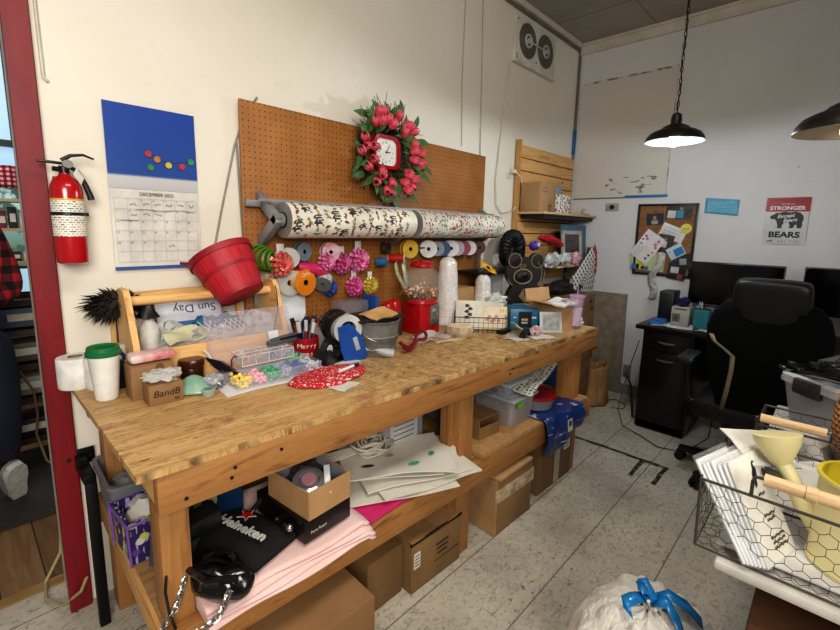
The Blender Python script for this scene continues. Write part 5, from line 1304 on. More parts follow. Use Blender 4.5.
m.prism([(a*1.25, b*1.25) for a, b in sp], .002, Matrix.Translation((-.03, .055, .0585)), mat=1); m.prism(sp, .002, Matrix.Translation((-.03, .055, .0602))); m.build('star_emblem', [mat('b3121c', .5), mat('c4c0bc', .5)], hb)
# glossy purse
pu = B('black_purse', 'glossy black purse with silver chain strap in front of the tote bag', 'purse', .172, .03, SH+.03, rz=R(-66))
pu.scale = (1.15, 1.1, 1.1)
def pf_(u, v):
    a = 2*PI*u; n_ = noise.noise(Vector((math.cos(a)*1.5, math.sin(a)*1.5, v*3)))
    k = math.sin(PI*(.06+.9*v))**.45
    return (.095*math.cos(a)*k*(1+.1*n_), .055*math.sin(a)*k*(1+.25*n_), .09*v+.012*n_)
m = MB(); m.grid(pf_, 40, 18, closeu=True); 
t = NT('patent_leather'); t.set(Base='0d0c0d', Rough=.18, Coat=.4); t.bump(t.noise(t.co(), 16, 4), .4, .01); m.build('bag_body', t.m, pu)
m = MB(); m.tube([(-.085, -.015, .08), (-.04, -.05, .09), (.025, -.055, .085), (.08, -.02, .08)], .009, 8); m.build('flap_edge', t.m, pu)
m = MB()
ch = [Vector((-.05, -.085, .12))+Vector((-.0, -.02, 0))]
path = [Vector((-.035, -.06, .075)), Vector((-.03, -.09, .03)), Vector((-.03, -.11, .02)), Vector((-.01, -.15, .01)), Vector((.04, -.13, .015)), Vector((.075, -.08, .03)), Vector((.08, -.05, .07))]
def cat(P, n):
    out = []
    for i in range(n):
        u = i/(n-1)*(len(P)-1); k = min(int(u), len(P)-2); f_ = u-k
        p0, p1, p2, p3 = P[max(k-1, 0)], P[k], P[k+1], P[min(k+2, len(P)-1)]
        out.append(.5*((2*p1)+(-p0+p2)*f_+(2*p0-5*p1+4*p2-p3)*f_*f_+(-p0+3*p1-3*p2+p3)*f_**3))
    return out
pts = cat(path, 27)
for i in range(26):
    a_, b_ = pts[i], pts[i+1]; d = (b_-a_).normalized(); c = (a_+b_)/2; s_ = d.cross(Vector((0, 1, .2) if i % 2 else (1, 0, .2))).normalized()
    m.tube([c+d*.010*math.cos(q)+s_*.006*math.sin(q) for q in [2*PI*k/10 for k in range(10)]], .0025, 5, closed=True)
m.build('chain_strap', mat('b5b2ac', .25, .9), pu)
m = MB(); m.tube([Vector((-.05+.013*math.cos(q), -.062, .075+.014*math.sin(q))) for q in [2*PI*k/16 for k in range(16)]], .004, 6, closed=True); m.build('ring', mat('b5a888', .25, .9), pu)

# flat white paper bags with handles and green prints
PB = [(.98, .17, .10), (.93, .20, -.05), (1.0, .13, .2), (.92, .24, -.18), (.99, .20, -.3), (.90, .16, .02)]
for i, (s_, t_, rz) in enumerate(PB):
    th = B('white_paper_bag', ['flat white paper bag with green and black leaf prints, front edge over the shelf', 'flat white paper bag, topmost under the coil of handles', 'flat white paper bag with a folded edge near the middle leg', 'flat white paper bag at the back left of the pile', 'flat white paper bag turned at the back right of the pile', 'flat white paper bag lowest of the pile'][i], 'paper bag', s_, t_-.02, SH+.024+.013*([2, 5, 1, 3, 4, 0][i]), rz=-.45+rz)
    m = MB(); m.sheet((-.22, -.15, 0), (.22, -.15, 0), (.22, .15, 0), (-.22, .15, 0), .005, warp=.012, sd=i*2.3, n=10); m.build('bag_body', mat('d9d5c8', .6, c2=(200, 196, 184), sc=5), th)
    if i in (0, 2, 1):
        for q, (px, py, c) in enumerate((((-.12, -.08, '2c2c28'), (.06, -.1, '3aa488'), (-.02, -.02, 'b89090'), (.15, -.04, '3aa488')))):
            m = MB(); m.prism([(.02*math.cos(a)*(1+.3*math.cos(2*a+q)), .010*math.sin(a)) for a in [2*PI*k/16 for k in range(16)]], .0012, Matrix.Translation((px, py, .0125)) @ Matrix.Rotation(.3*q, 4, 'Z')); m.build('leaf_print', mat(c, .6), th)
m = MB()
random.seed(11)
for k in range(9):
    cx_, cy_ = random.uniform(-.03, .03), random.uniform(-.02, .02); rr = random.uniform(.05, .075)
    m.tube([(cx_+rr*math.cos(a), cy_+rr*.8*math.sin(a), .012+.006*k+.006*math.sin(3*a+k)) for a in [2*PI*i/20 for i in range(20)]], .005, 6, closed=True)
tagB(m.build('twisted_paper_handles', mat('cbc5b2', .7)), .89, .25, SH+.095, 'coil of white twisted paper cord on top of the white paper bags', 'cord')
m = MB()
for k in range(5): m.tube([(-.22, .1-.02*k, .0), (-.1, .03-.015*k, .01), (.05, .0-.01*k, .012), (.2, .06-.02*k, .006)], .004, 6)
tagB(m.build('paper_cord_strands', mat('d5cfbe', .7)), .83, .30, SH+.10, 'loose strands of white paper cord trailing left over the paper bags', 'cord')
wc = B('white_file_crate', 'white plastic crate with a paper label standing beside the middle leg on the lower shelf', 'crate', 1.05, .40, SH, rz=0)
m = MB(); m.box((0, 0, .14), (.24, .3, .28), bev=.008); m.build('crate_body', mat('9a9ba0', .4), wc)
m = MB(); m.box((0, -.152, .16), (.16, .002, .14)); m.build('label', mat('c9c9c9', .5), wc)
m = MB()
for q in range(6): m.box((0, -.1535, .215-q*.022), (.12, .001, .004))
m.build('label_print', mat('55565a', .5), wc)

# right section of the shelf
RS = .467
ob = B('open_carton', 'small open cardboard carton on the raised shelf board beside the middle leg', 'box', 1.47, .17, RS, rz=-.05)
m = MB(); w_, d_, h_ = .15, .16, .10
for c, s_ in (((0, -d_/2, h_*.3), (w_, .004, h_*.6)), ((0, d_/2, h_/2), (w_, .004, h_)), ((-w_/2, 0, h_/2), (.004, d_, h_)), ((w_/2, 0, h_/2), (.004, d_, h_)), ((0, 0, .002), (w_, d_, .004)), ((0, 0, h_), (w_, d_, .003))): m.box(c, s_)
m.build('carton', mat('8f6d42', .75), ob, flat=True)
def tub(nm, lb, s_, t_, z_, w, d, h, col, rz=0.0, lid=True, content=None):
    th = B(nm, lb, 'container', s_, t_, z_, rz)
    m = MB(); bin_(m, w*.9, d*.9, w, d, h, .025, .002); m.build('tub_body', col, th)
    if lid:
        m = MB(); m.box((0, 0, h+.012), (w+.02, d+.02, .016), bev=.006); m.box((0, 0, h+.02), (w*.8, d*.8, .006), bev=.002); m.build('lid', glass((200, 204, 210), .25, .55), th)
    if content:
        m = MB(); m.box((0, 0, h*.38), (w*.82, d*.82, h*.7), bev=.01); m.build('contents', mat(*content[0], **content[1]), th)
    return th
TUBM = glass((205, 208, 212), .2, .25)
tub('plastic_storage_tub', 'clear plastic tub of brown bits with a green label, on the raised shelf', 1.72, .19, RS, .22, .26, .13, TUBM, content=(('8f7660', .8), dict(c2=(120, 90, 70), sc=40)))
m = MB(); m.box((0, 0, 0), (.06, .002, .025)); tagB(m.build('green_sticker', mat('6fae2e', .5)), 1.66, .045, RS+.115, 'bright green sticker on the front of the clear tub', 'sticker')
tub('plastic_storage_tub', 'second clear tub stacked on the tub with the green label', 1.72, .22, RS+.155, .22, .26, .05, TUBM, content=(('54555a', .8), dict()))
tub('plastic_storage_tub', 'rear clear tub behind the small open carton', 1.50, .38, RS, .2, .22, .16, TUBM, content=(('8a8680', .8), dict()))
rlid = B('round_food_container', 'round clear container with a red lid on the blue plastic wrap', 'container', 1.96, .14, RS+.012)
m = MB(); m.lathe([(0, 0), (.095, 0), (.11, .055), (.118, .058), (.118, .064), (.106, .062), (.09, .006), (0, .006)], seg=40); m.build('bowl', mat('8a8b8e', .3), rlid)
m = MB(); m.lathe([(0, .07), (.10, .07), (.105, .078), (.118, .078), (.12, .06), (.116, .06)], seg=40); m.build('lid', mat('8e1a1e', .35), rlid)
# patterned sheets on top
t = NT('punched_sheet'); x, y, z = t.sep(t.co())
vd = t.n('TexVoronoi', Vector=t.map(scale=(48, 48, 1)), Scale=1.0, Randomness=.35)
t.set(Base=t.mix(t.math('LESS_THAN', vd.outputs['Distance'], .32), 'bdbbb2', '2c2a28'), Rough=.6); PS = t.m
NB = mat('b8b5a8', .7, c2=(80, 78, 74), sc=24)
for i, (s_, t_, z_, w, d, ry_, rz, mt_, lb) in enumerate(((1.83, .12, .085+.16, .36, .2, -.25, .15, PS, 'black and white printed sheet of shapes leaning over the round red lid'), (1.78, .24, .11+.16, .3, .22, -.2, -.2, PS, 'second printed sheet of shapes behind the front one on the tubs'), (1.63, .22, .235, .3, .22, .05, .1, NB, 'folded newspaper lying on the plastic tubs'), (1.55, .3, .245, .24, .24, .1, -.4, mat('2a2a2c', .6), 'dark magazine under the folded newspaper on the tubs'), (1.95, .3, .2, .22, .2, -.5, .1, mat('c7c9c8', .5), 'white folded paper behind the printed sheets'))):
    th = B('printed_sheet' if i < 2 else ('newspaper' if i == 2 else ('magazine' if i == 3 else 'folded_paper')), lb, 'paper', s_, t_, RS+z_-.02, rot=(.12, ry_, rz))
    m = MB(); m.sheet((-w/2, -d/2, 0), (w/2, -d/2, 0), (w/2, d/2, 0), (-w/2, d/2, 0), .003, warp=.02, sd=i*1.7, n=8); m.build('sheet', mt_, th)
bp_ = B('blue_white_bag', 'white plastic bag with a blue logo stripe at the back under the far bench end', 'bag', 2.12, .42, RS, rz=.1)
m = MB(); m.ball((0, 0, .12), .12, (.9, .6, 1.0), jit=.3, seg=24, rings=14); m.build('bag_body', mat('b9c0c4', .4), bp_)
m = MB(); m.box((-.0, -.075, .16), (.12, .01, .035), rot=(.2, -.3, 0), bev=.003); m.build('blue_stripe', mat('1f7fb8', .5), bp_)
# blue plastic wrap draped over the shelf end
t = NT('blue_plastic'); nn = t.noise(t.map(scale=(1, 1, 1)), 14, 5, .6, 2)
lg_ = t.noise(t.map(scale=(6, 6, 40), rot=(.5, .3, 0)), 2, 3)
t.set(Base=t.mix(t.ramp(lg_, [(.64, 0.0), (.66, .8)]), t.ramp(nn, [(.3, '1d3a78'), (.7, '142858')]), 'b8c4dc'), Rough=.28); t.bump(nn, .5, .01)
def drp(u, v):
    s_ = 1.80+.40*u
    if v < .45: tt = .34-(.34+.02)*(v/.45); z_ = RS+.004
    else:
        q = (v-.45)/.55; L_ = .17+.03*math.sin(u*5)+.02*(1-u); tt = -.022-.02*math.sin(PI*q)-.008*math.sin(u*14); z_ = RS+.004-L_*q
    n_ = noise.noise(Vector((u*5, v*5, 2)))
    return (s_, tt-.008*abs(n_), z_+.006*n_+.004)
m = MB(); m.grid(drp, 36, 36); o = m.build('blue_plastic_wrap', t.m, solid=.003)
tagB(o, 0, 0, 0, 'crinkled blue plastic wrap with white print draped over the shelf end', 'plastic wrap')
m = MB(); m.box((0, 0, 0), (.05, .002, .065)); m.box((0, -.0015, .01), (.035, .001, .03), mat=1)
tagB(m.build('paper_label', [mat('d2cfc4', .5), mat('4a4d58', .5)]), 2.02, -.052, .40, 'small white label on the front of the blue plastic wrap', 'label', rot=(R(-6), 0, 0))

# black steel leg with wall bracket left of the bench
bk_ = thing('black_steel_bracket_leg', 'black steel support leg bolted to the red post, left of the bench', 'leg', (.255, 1.79, 0))
BS = mat('121212', .45, .4)
m = MB(); m.box((0, 0, .28), (.032, .03, .56), bev=.002); m.build('post', BS, bk_)
m = MB(); m.box((-.003, .07, .575), (.036, .17, .03), rot=(0, 0, 0), bev=.002); m.build('arm', BS, bk_)
m = MB(); m.box((-.005, .138, .60), (.09, .006, .06), bev=.002); m.box((-.005, .11, .60), (.03, .06, .02)); pl = m.build('wall_plate', BS, bk_)
for s_ in (-1, 1):
    m = MB(); m.cyl((-.005+s_*.032, .135, .60), (-.005+s_*.032, .128, .60), .007, seg=8); m.build('bolt', mat('3a3a3a', .4, .7), pl)
m = MB(); m.tube([(.235, 1.99-.06, .12), (.21, 1.9, .09), (.16, 1.95, .03), (.12, 2.05, .015), (.13, 2.15, .02), (.19, 2.19, .1), (.2, 2.2, .2)], .006, 8)
tag(m.build('beige_cable', mat('a8966e', .5)), 'beige cable looping on the floor at the foot of the red post', 'cable')
# ================= things on the bench top =================
TISS = mat('e9e7e2', .8, sc=20, bump=.1)
def roll(lb, s, t_, z=BT):
    th = B('toilet_paper_roll', lb, 'paper roll', s, t_, z, .3)
    m = MB(); m.lathe([(.022, .0), (.052, 0), (.055, .004), (.055, .102), (.052, .106), (.022, .106)], seg=40); m.build('paper', TISS, th)
    m = MB(); m.lathe([(.0215, .001), (.0215, .107), (.0195, .107), (.0195, .001)], seg=24); m.build('core', mat('8d7a62', .8), th)
    m = MB(); m.grid(lambda u, v: ((.056+.006*v)*math.cos(-1.2+.9*u), (.056+.006*v)*math.sin(-1.2+.9*u), .104-.10*v), 8, 6); m.build('loose_sheet', TISS, th, solid=.001)
roll('white toilet paper roll standing at the left corner of the workbench', -.0, .785)
roll('second white toilet paper roll partly hidden behind the coffee cup', .068, .73)
cp = B('coffee_cup', 'white tapered coffee tumbler with a green lid at the left end of the workbench', 'cup', .05, .585)
m = MB(); m.lathe([(0, 0), (.028, 0), (.031, .003), (.033, .02), (.044, .145), (.046, .15), (.042, .15), (.03, .02), (0, .01)], seg=40); m.build('cup_body', mat('eceae4', .4), cp)
m = MB(); m.lathe([(.047, .146), (.049, .149), (.049, .158), (.045, .161), (.044, .172), (.041, .175), (.036, .170), (0, .169)], seg=40); m.build('lid', mat('176b3c', .35), cp)
fu = B('black_feather_duster', 'fluffy black feather duster standing behind the toilet rolls', 'duster', .135, .80)
m = MB(); m.cyl((0, 0, 0), (0, 0, .2), .008, seg=10); m.lathe([(0, 0), (.035, 0), (.03, .12), (0, .12)], seg=20); m.build('holder', mat('24201e', .5), fu)
m = MB(); random.seed(21)
m.ball((.0, 0, .27), .06, (1.25, 1, .75), jit=.5, seg=20)
for k in range(420):
    th_ = random.uniform(0, 2*PI); z0 = random.uniform(-1, 1); r0 = math.sqrt(1-z0*z0)
    d = Vector((r0*math.cos(th_), r0*math.sin(th_), z0*.8)); p = Vector((0, 0, .27))+Vector((d.x*.055, d.y*.05, d.z*.04))
    L = random.uniform(.03, .06); e = p+d*L+Vector((-.015, 0, -.008))
    s_ = d.cross(Vector((random.random(), random.random(), 1))).normalized()*.0035
    m._f([m._v(p-s_), m._v(p+s_), m._v((p+e)/2+s_+Vector((0, 0, .006))), m._v(e), m._v((p+e)/2-s_+Vector((0, 0, .006)))])
m.build('feathers', mat('231c19', .9, c2=(60, 50, 42)), fu)
bw_ = B('blue_white_packet', 'small white packet with a dark blue zigzag print under the feather duster', 'packet', .115, .735)
m = MB(); m.box((0, 0, .07), (.1, .05, .14), bev=.008); m.build('packet', mat('cfd0cc', .5), bw_)
m = MB(); m.prism([(-.045, .085), (-.03, .12), (-.02, .10), (0, .13), (.02, .10), (.03, .12), (.045, .085)], .001, Matrix.Translation((0, -.0255, 0)) @ TX); m.build('print', mat('1e3f66', .5), bw_)
m = MB(); m.box((0, 0, .05), (.04, .03, .10), bev=.008); tagB(m.build('dark_bottle', mat('1a2024', .3)), .10, .665, BT, 'dark narrow bottle between the coffee cup and the wooden tote', 'bottle')

# wooden tote caddy
PT = {a: wood('d8a868', 'e3b87c', 'bf8a4c', ax=a, knots=False) for a in (0, 1, 2)}
TO = B('wooden_tote', 'large pale wooden tool tote with a round dowel handle, full of packing scraps', 'tote', .145, .60, BT, .02)
W_, D_, HH = .545, .24, .335
for xx in (0, W_):
    m = MB(); m.prism([(0, 0), (D_, 0), (D_, .15), (D_*.66, HH-.02), (D_*.6, HH), (D_*.36, HH), (D_*.28, HH-.02), (0, .15)], .02, Matrix.Translation((xx-.01+(.0), 0, 0)) @ Matrix(((0, 0, 1, 0), (1, 0, 0, 0), (0, 1, 0, 0), (0, 0, 0, 1)))); 
    m.build('end_board', PT[2] if xx == 0 else PT[1], TO)
m = MB(); m.cyl((-.0, D_*.48, HH-.045), (W_, D_*.48, HH-.045), .017, seg=20); m.build('dowel_handle', PT[0], TO)
m = MB(); m.box((W_/2, .008, .065), (W_-.02, .016, .13), bev=.002); m.build('front_board', PT[0], TO)
m = MB(); m.box((W_/2, D_-.008, .065), (W_-.02, .016, .13), bev=.002); m.build('back_board', PT[0], TO)
m = MB(); m.box((W_/2, D_/2, .008), (W_-.02, D_-.03, .016)); m.build('bottom_board', PT[0], TO)
m = MB(); m.box((.36, .84, 1.17), (.50, .02, .045), rot=(0, R(-1), 0), bev=.003)
tagB(m.build('wood_rail', PT[0]), 0, 0, 0, 'pale wooden rail behind the tote and under the calendar', 'board')
m = MB()
m.box((.13, .865, 1.03), (.02, .02, .29)); tagB(m.build('wood_strip', PT[2]), 0, 0, 0, 'left upright pale wooden strip holding the rail behind the tote', 'board')
m = MB(); m.box((.6, .865, 1.03), (.02, .02, .29)); tagB(m.build('wood_strip', PT[2]), 0, 0, 0, 'right upright pale wooden strip holding the rail behind the tote', 'board')
# tote contents
bt = B('wrapped_bottle', 'bottle wrapped in white tissue standing at the left end of the tote', 'bottle', .215, .73, BT+.02)
m = MB(); m.lathe([(0, 0), (.03, 0), (.034, .01), (.032, .08), (.034, .14), (.03, .17), (.012, .2), (.012, .235)], seg=24, wob=lambda a, z: 1+.07*math.sin(5*a+z*60)); m.build('tissue_wrap', mat('d6d3cc', .8, bump=.3, sc=20), bt)
m = MB(); m.lathe([(0, .255), (.016, .25), (.03, .22), (.034, .205), (.024, .2)], seg=16, wob=lambda a, z: 1+.2*math.sin(4*a+z*80)); m.build('foil_top', mat('2c2a2c', .3, .5), bt)
bk = B('white_booklet', 'white booklet with upside down blue lettering lying in the tote', 'booklet', .38, .80, BT+.20, rot=(R(68), 0, R(-3)))
m = MB(); m.box((0, 0, 0), (.24, .14, .004), bev=.001); m.box((.02, -.045, .003), (.16, .05, .002), mat=1); m.build('booklet', [mat('d9dce4', .5), mat('1e5f96', .5)], bk)
text('Sun Day', .048, bk, (.02, .03, .0035), (0, 0, PI), mat('2a3a66', .5))
def crump(nm, lb, c, s, t_, z, r_, sc_, sd, rough=.5, c2=None, parent=None, jit=.55, alpha=None):
    m = MB(); m.ball((0, 0, r_*sc_[2]), r_, sc_, seg=28, rings=18, jit=jit, sd=sd)
    for v in m.bm.verts:
        v.co += Vector(noise.noise_vector(v.co*38+Vector((sd, 0, 0))))*r_*.22
    mt_ = glass(c, rough, alpha) if alpha else mat(c, rough, c2=c2, sc=20)
    return tagB(m.build(nm, mt_, ang=25), s, t_, z, lb, nm.replace('_', ' ').split(' ')[-1])
crump('blue_wrapping', 'crumpled blue wrapping in the middle of the tote', '1d5f90', .46, .75, BT+.10, .08, (1.3, .6, .6), 1)
crump('white_tissue', 'crumpled white tissue at the right end of the tote under the red basket', 'b2b4b8', .62, .74, BT+.06, .085, (1.3, .8, .75), 2)
crump('clear_wrapping', 'clear lattice patterned plastic wrapping at the front of the tote', (205, 205, 205), .46, .68, BT+.06, .07, (1.4, .6, .7), 3, .15, alpha=.6)
crump('grey_wrapping', 'grey crumpled packing paper left of the clear wrapping in the tote', '8b8d8c', .34, .70, BT+.03, .09, (1.2, .7, .75), 4, c2=(190, 188, 180))
crump('foam_wrapping', 'pale foam sheet scrap in the tote beside the wrapped bottle', 'b9bdb8', .30, .76, BT+.07, .07, (1.0, .6, .8), 5)
m = MB(); m.sheet((-.07, -.04, 0), (.07, -.04, .01), (.07, .04, .02), (-.07, .04, .01), .003, warp=.02); tagB(m.build('yellow_edged_card', mat('c9c8a8', .5)), .31, .665, BT+.145, 'pale card with a yellowish edge at the front left of the tote', 'card', rot=(.3, 0, .2))
# lattice sheet
m = MB()
for k in range(9):
    m.tube([(.39+.02*k, .66, BT+.13+.005*math.sin(k)), (.43+.02*k, .72, BT+.185)], .0022, 4); m.tube([(.43+.02*k, .66, BT+.13), (.38+.02*k, .72, BT+.185)], .0022, 4)
tagB(m.build('white_lattice_ribbon', mat('d4d2cc', .4)), 0, 0, 0, 'white lattice ribbon mesh lying on the wrapping in the tote', 'ribbon')
# red bushel basket
rbk = B('red_bushel_basket', 'red stained wooden bushel basket tilted on top of the tote', 'basket', .535, .66, BT+.285, rot=(R(-30), R(-16), 0))
rbk.scale = (.95, .95, .93)
t = NT('red_stave'); ang_ = None
x, y, z = t.sep(t.co()); a_ = t.math('ARCTAN2', y, x)
seam = t.math('LESS_THAN', t.math('FRACT', t.math('MULTIPLY', a_, 20/(2*PI))), .05)
g = t.noise(t.map(scale=(20, 20, 3)), 3, 6, .6)
c_ = t.mix(t.ramp(g, [(.35, 0.0), (.7, 1.0)]), 'c21f2e', '9c1422'); t.set(Base=t.mix(seam, c_, '52080f'), Rough=.55); t.bump(g, .2, .002); RS_ = t.m
m = MB(); m.lathe([(0, 0), (.088, 0), (.092, .003), (.112, .10), (.131, .20), (.128, .2), (.108, .10), (.087, .008), (0, .008)], seg=60); m.build('basket_body', RS_, rbk)
BD = mat('a3182a', .55, c2=(120, 12, 26), sc=14)
for z0, r0, r1, h_ in ((.18, .133, .136, .026), (.105, .116, .118, .014), (.0, .094, .096, .016)):
    m = MB(); m.lathe([(r0-.003, z0), (r0, z0), (r1, z0+h_), (r1-.003, z0+h_), (r0-.003, z0)], seg=60); m.build('hoop', BD, rbk)
m = MB(); m.strip([(.10, .085, .205), (.095, .10, .25), (.075, .105, .29), (.05, .11, .30), (.03, .115, .275), (.02, .125, .2)], (.6, -.5, 0), .022); m.build('handle', BD, rbk, solid=.003)
m = MB(); m.box((-.135, 0, .21), (.05, .02, .006), rot=(0, R(25), 0), bev=.002); m.build('lug', BD, rbk)
m = MB(); m.tube([(.675, .66, 1.20), (.672, .64, 1.17), (.678, .645, 1.10), (.665, .65, 1.04), (.66, .66, .97)], .002, 5)
tagB(m.build('thin_string', mat('2a1c14', .7)), 0, 0, 0, 'thin dark string tied on the right end of the tote handle', 'string')
# boxes
cbx = B('cardboard_box', 'kraft cardboard box behind the small box with handwriting, left end of the bench', 'box', .165, .545)
m = MB(); m.box((0, 0, .055), (.125, .09, .11), bev=.002); m.build('carton', KRAFT, cbx)
m = MB(); m.cyl((.02, -.0455, .10), (.02, -.0462, .10), .012, seg=16); m.box((0, 0, .111), (.12, .003, .001)); m.build('thumb_notch', mat('6a4a2a', .7), cbx)
ts = B('pink_stained_pouch', 'white pouch with pink red stains lying on the kraft box', 'pouch', .175, .555, BT+.112, .03)
m = MB(); m.box((0, 0, .016), (.135, .07, .03), bev=.012); m.build('pouch', mat('ddd0ca', .5, c2=(196, 84, 90), sc=14), ts)
bb_ = B('handwritten_box', 'small kraft box with BandB written in black marker', 'box', .178, .452)
m = MB(); m.box((0, 0, .033), (.098, .075, .066), bev=.002); m.build('carton', KRAFT, bb_)
text('BandB', .03, bb_, (0, -.0385, .036), (R(90), 0, 0), mat('18150f', .6), shear=.2); text('BX', .012, bb_, (.03, -.0385, .012), (R(90), 0, 0), mat('18150f', .6))
crump('clear_bag', 'clear zip bag lying on the handwritten kraft box', (215, 215, 210), .178, .455, BT+.066, .045, (1.2, .9, .4), 6, .15, alpha=.6)
jr = B('brown_jar', 'round dark brown jar with a lid in front of the wooden tote', 'jar', .305, .58)
jr.scale = (1.08, 1.08, 1.2)
m = MB(); m.lathe([(0, 0), (.033, 0), (.037, .006), (.037, .045), (.034, .05)], seg=36); m.build('jar_body', mat('3a1a12', .2), jr)
m = MB(); m.lathe([(.038, .046), (.04, .05), (.04, .066), (.036, .071), (0, .073)], seg=36); m.build('lid', mat('4a2014', .25), jr)
m = MB(); m.grid(lambda u, v: (-.05+.10*u+.0, -.05+.11*v, .005+.05*math.sin(PI*v)*(.6+.4*math.sin(u*4))), 10, 14)
tagB(m.build('green_zip_bag', mat('6f9b82', .2, c2=(150, 180, 165)), solid=.001), .285, .47, BT, 'clear bag with a green zip strip beside the handwritten box', 'bag', rz=-.5)
cl = crump('foil_packet', 'crumpled silver foil packet with dark print beside the green zip bag', 'b9bcc0', .34, .46, BT, .04, (1.1, .8, .6), 8, .2, c2=(60, 66, 72))
m = MB(); m.lathe([(0, 0), (.02, 0), (.022, .02), (.019, .022), (0, .02)], seg=24); m.cyl((0, 0, .021), (0, 0, .0225), .014, mat=1)
tagB(m.build('small_clear_tub', [mat('9fb0a4', .15), mat('5a8a70', .3)]), .30, .405, BT, 'small clear round tub at the bench front beside the handwritten box', 'tub')
bl = B('black_scoop', 'black pointed plastic piece leaning in front of the bead organiser', 'tool', .40, .50, BT, rot=(0, 0, R(-55)))
m = MB(); m.prism([(-.09, .05), (-.02, .04), (.06, .0), (.06, -.02), (.02, -.012), (-.04, .015)], .022, Matrix.Translation((0, .0, .03)) @ Matrix.Rotation(R(70), 4, 'X')); m.build('body', mat('131113', .35), bl)
m = MB(); m.box((.035, -.01, .03), (.04, .012, .02), bev=.003); m.build('lining', mat('6d6066', .5), bl)
m = MB(); m.tube([(0, 0, 0), (-.01, 0, .05), (-.03, 0, .09), (-.04, .01, .1)], .005, 8); tagB(m.build('white_tube', mat('d6d2c8', .4)), .385, .56, BT+.01, 'thin white tube leaning beside the brown jar', 'tube')
m = MB(); m.tube([(0, 0, 0), (.0, 0, .05), (.012, 0, .062), (.02, 0, .055)], .003, 6); tagB(m.build('red_hook', mat('7a1426', .4)), .425, .52, BT+.02, 'small dark red hook standing beside the yellow beads', 'hook')
# bead organiser
og = B('bead_organizer', 'clear plastic bead organiser with its lid open, filled with coloured beads', 'organizer', .545, .475, BT+.004, .03)
CLR = glass((225, 225, 232), .12, .13); WHP = mat('d6d2d2', .35)
m = MB()
def obox(m, x0, x1, y0, y1, z0, z1, w=.002, nx=1, ny=1, mat_=0):
    m.box(((x0+x1)/2, (y0+y1)/2, z0+w/2), (x1-x0, y1-y0, w), mat=mat_)
    for i in range(nx+1): xx = x0+(x1-x0)*i/nx; m.box((xx, (y0+y1)/2, (z0+z1)/2), (w, y1-y0, z1-z0), mat=mat_)
    for j in range(ny+1): yy = y0+(y1-y0)*j/ny; m.box(((x0+x1)/2, yy, (z0+z1)/2), (x1-x0, w, z1-z0), mat=mat_)
obox(m, -.165, .165, -.11, .09, 0, .042, .002, 6, 2); m.build('tray', CLR, og, flat=True)
m = MB(); obox(m, -.10, .11, -.0, .09, .045, .082, .002, 4, 2); m.build('upper_tray', CLR, og, flat=True)
m = MB()
for zz in (.046, .083):
    m.tube([(-.10, 0, zz), (.11, 0, zz), (.11, .09, zz), (-.10, .09, zz)], .0022, 4, closed=True)
for q in range(5): m.tube([(-.10+.0525*q, 0, .046), (-.10+.0525*q, 0, .083), (-.10+.0525*q, .09, .083)], .0018, 4)
m.tube([(-.10, .045, .083), (.11, .045, .083)], .0018, 4); m.build('tray_rim', WHP, og)
BC = ['e0b83a', 'd88a9a', '2f8a5a', '7f8a9a', '3a4a8a', '9aa0a8', 'c83a4a', '5aa070', 'b0b4c0', '46506a', 'd0ccc8', '6aa890']
bi = 0
random.seed(9)
for j in range(2):
    for i in range(6):
        if j == 1 and 1 <= i <= 4: continue
        m = MB(); cx_ = -.165+.055*(i+.5); cy_ = -.11+.1*(j+.5)
        for q in range(60): m.ball((cx_+random.uniform(-.022, .022), cy_+random.uniform(-.042, .042), random.uniform(.008, .036)), .0072, seg=6, rings=4)
        o = m.build('beads', mat(BC[bi % 12], .3, c2=tuple(min(255, v+60) for v in (int(BC[bi % 12][k:k+2], 16) for k in (0, 2, 4))), sc=60)); bi += 1
        o['kind'] = 'stuff'
        tagB(o, 0, 0, 0, ['yellow', 'pink', 'green', 'slate grey', 'dark blue', 'pale grey', 'red', 'light green', 'silver'][bi-1 if bi < 9 else 8]+' beads filling one compartment of the bead organiser', 'beads')
        o['kind'] = 'stuff'; o.location = og.location; o.rotation_euler = og.rotation_euler
for i, c in enumerate(('b8a888', '8a8078', 'a08a6a', '505860', 'c03848', 'b02a3a', '3a4f9a', '2a3a80')):
    m = MB(); cx_ = -.10+.0525*(i % 4+.5); cy_ = .0+.045*(i//4+.5)
    if i < 4: cy_ = .0675
    else: cy_ = .0225
    for q in range(16): 
        a = random.uniform(0, PI); L = .016
        m.cyl((cx_+random.uniform(-.012, .012)-L*math.cos(a), cy_+random.uniform(-.01, .01)-L*.5*math.sin(a), random.uniform(.052, .08)), (cx_+L*math.cos(a)*.8, cy_+L*.5*math.sin(a), random.uniform(.055, .085)), .002, seg=5)
    o = m.build('craft_pins', mat(c, .35, c2=(220, 214, 204), sc=50)); tag(o, ['beige', 'grey brown', 'tan', 'charcoal', 'crimson', 'dark red', 'bright blue', 'navy'][i]+' pins in the upper white tray of the bead organiser', 'pins', kind='stuff'); o.location = og.location; o.rotation_euler = og.rotation_euler
m = MB(); TL = Matrix.Translation((0, .10, .04)) @ Matrix.Rotation(R(76), 4, 'X')
def lidbox(c, s_): 
    m.box(TL @ Vector(c), s_, rot=(R(76), 0, 0))
lidbox((-.01, .095, 0), (.33, .19, .003)); lidbox((-.01, .19, .012), (.33, .003, .022)); lidbox((-.175, .095, .012), (.003, .19, .022)); lidbox((.155, .095, .012), (.003, .19, .022)); m.build('lid', glass((222, 208, 212), .12, .2), og, flat=True)
m = MB(); m.box(TL @ Vector((.085, .075, .006)), (.045, .04, .001), rot=(R(76), 0, .1)); m.build('paper_tag', mat('e2e4ee', .5), og)
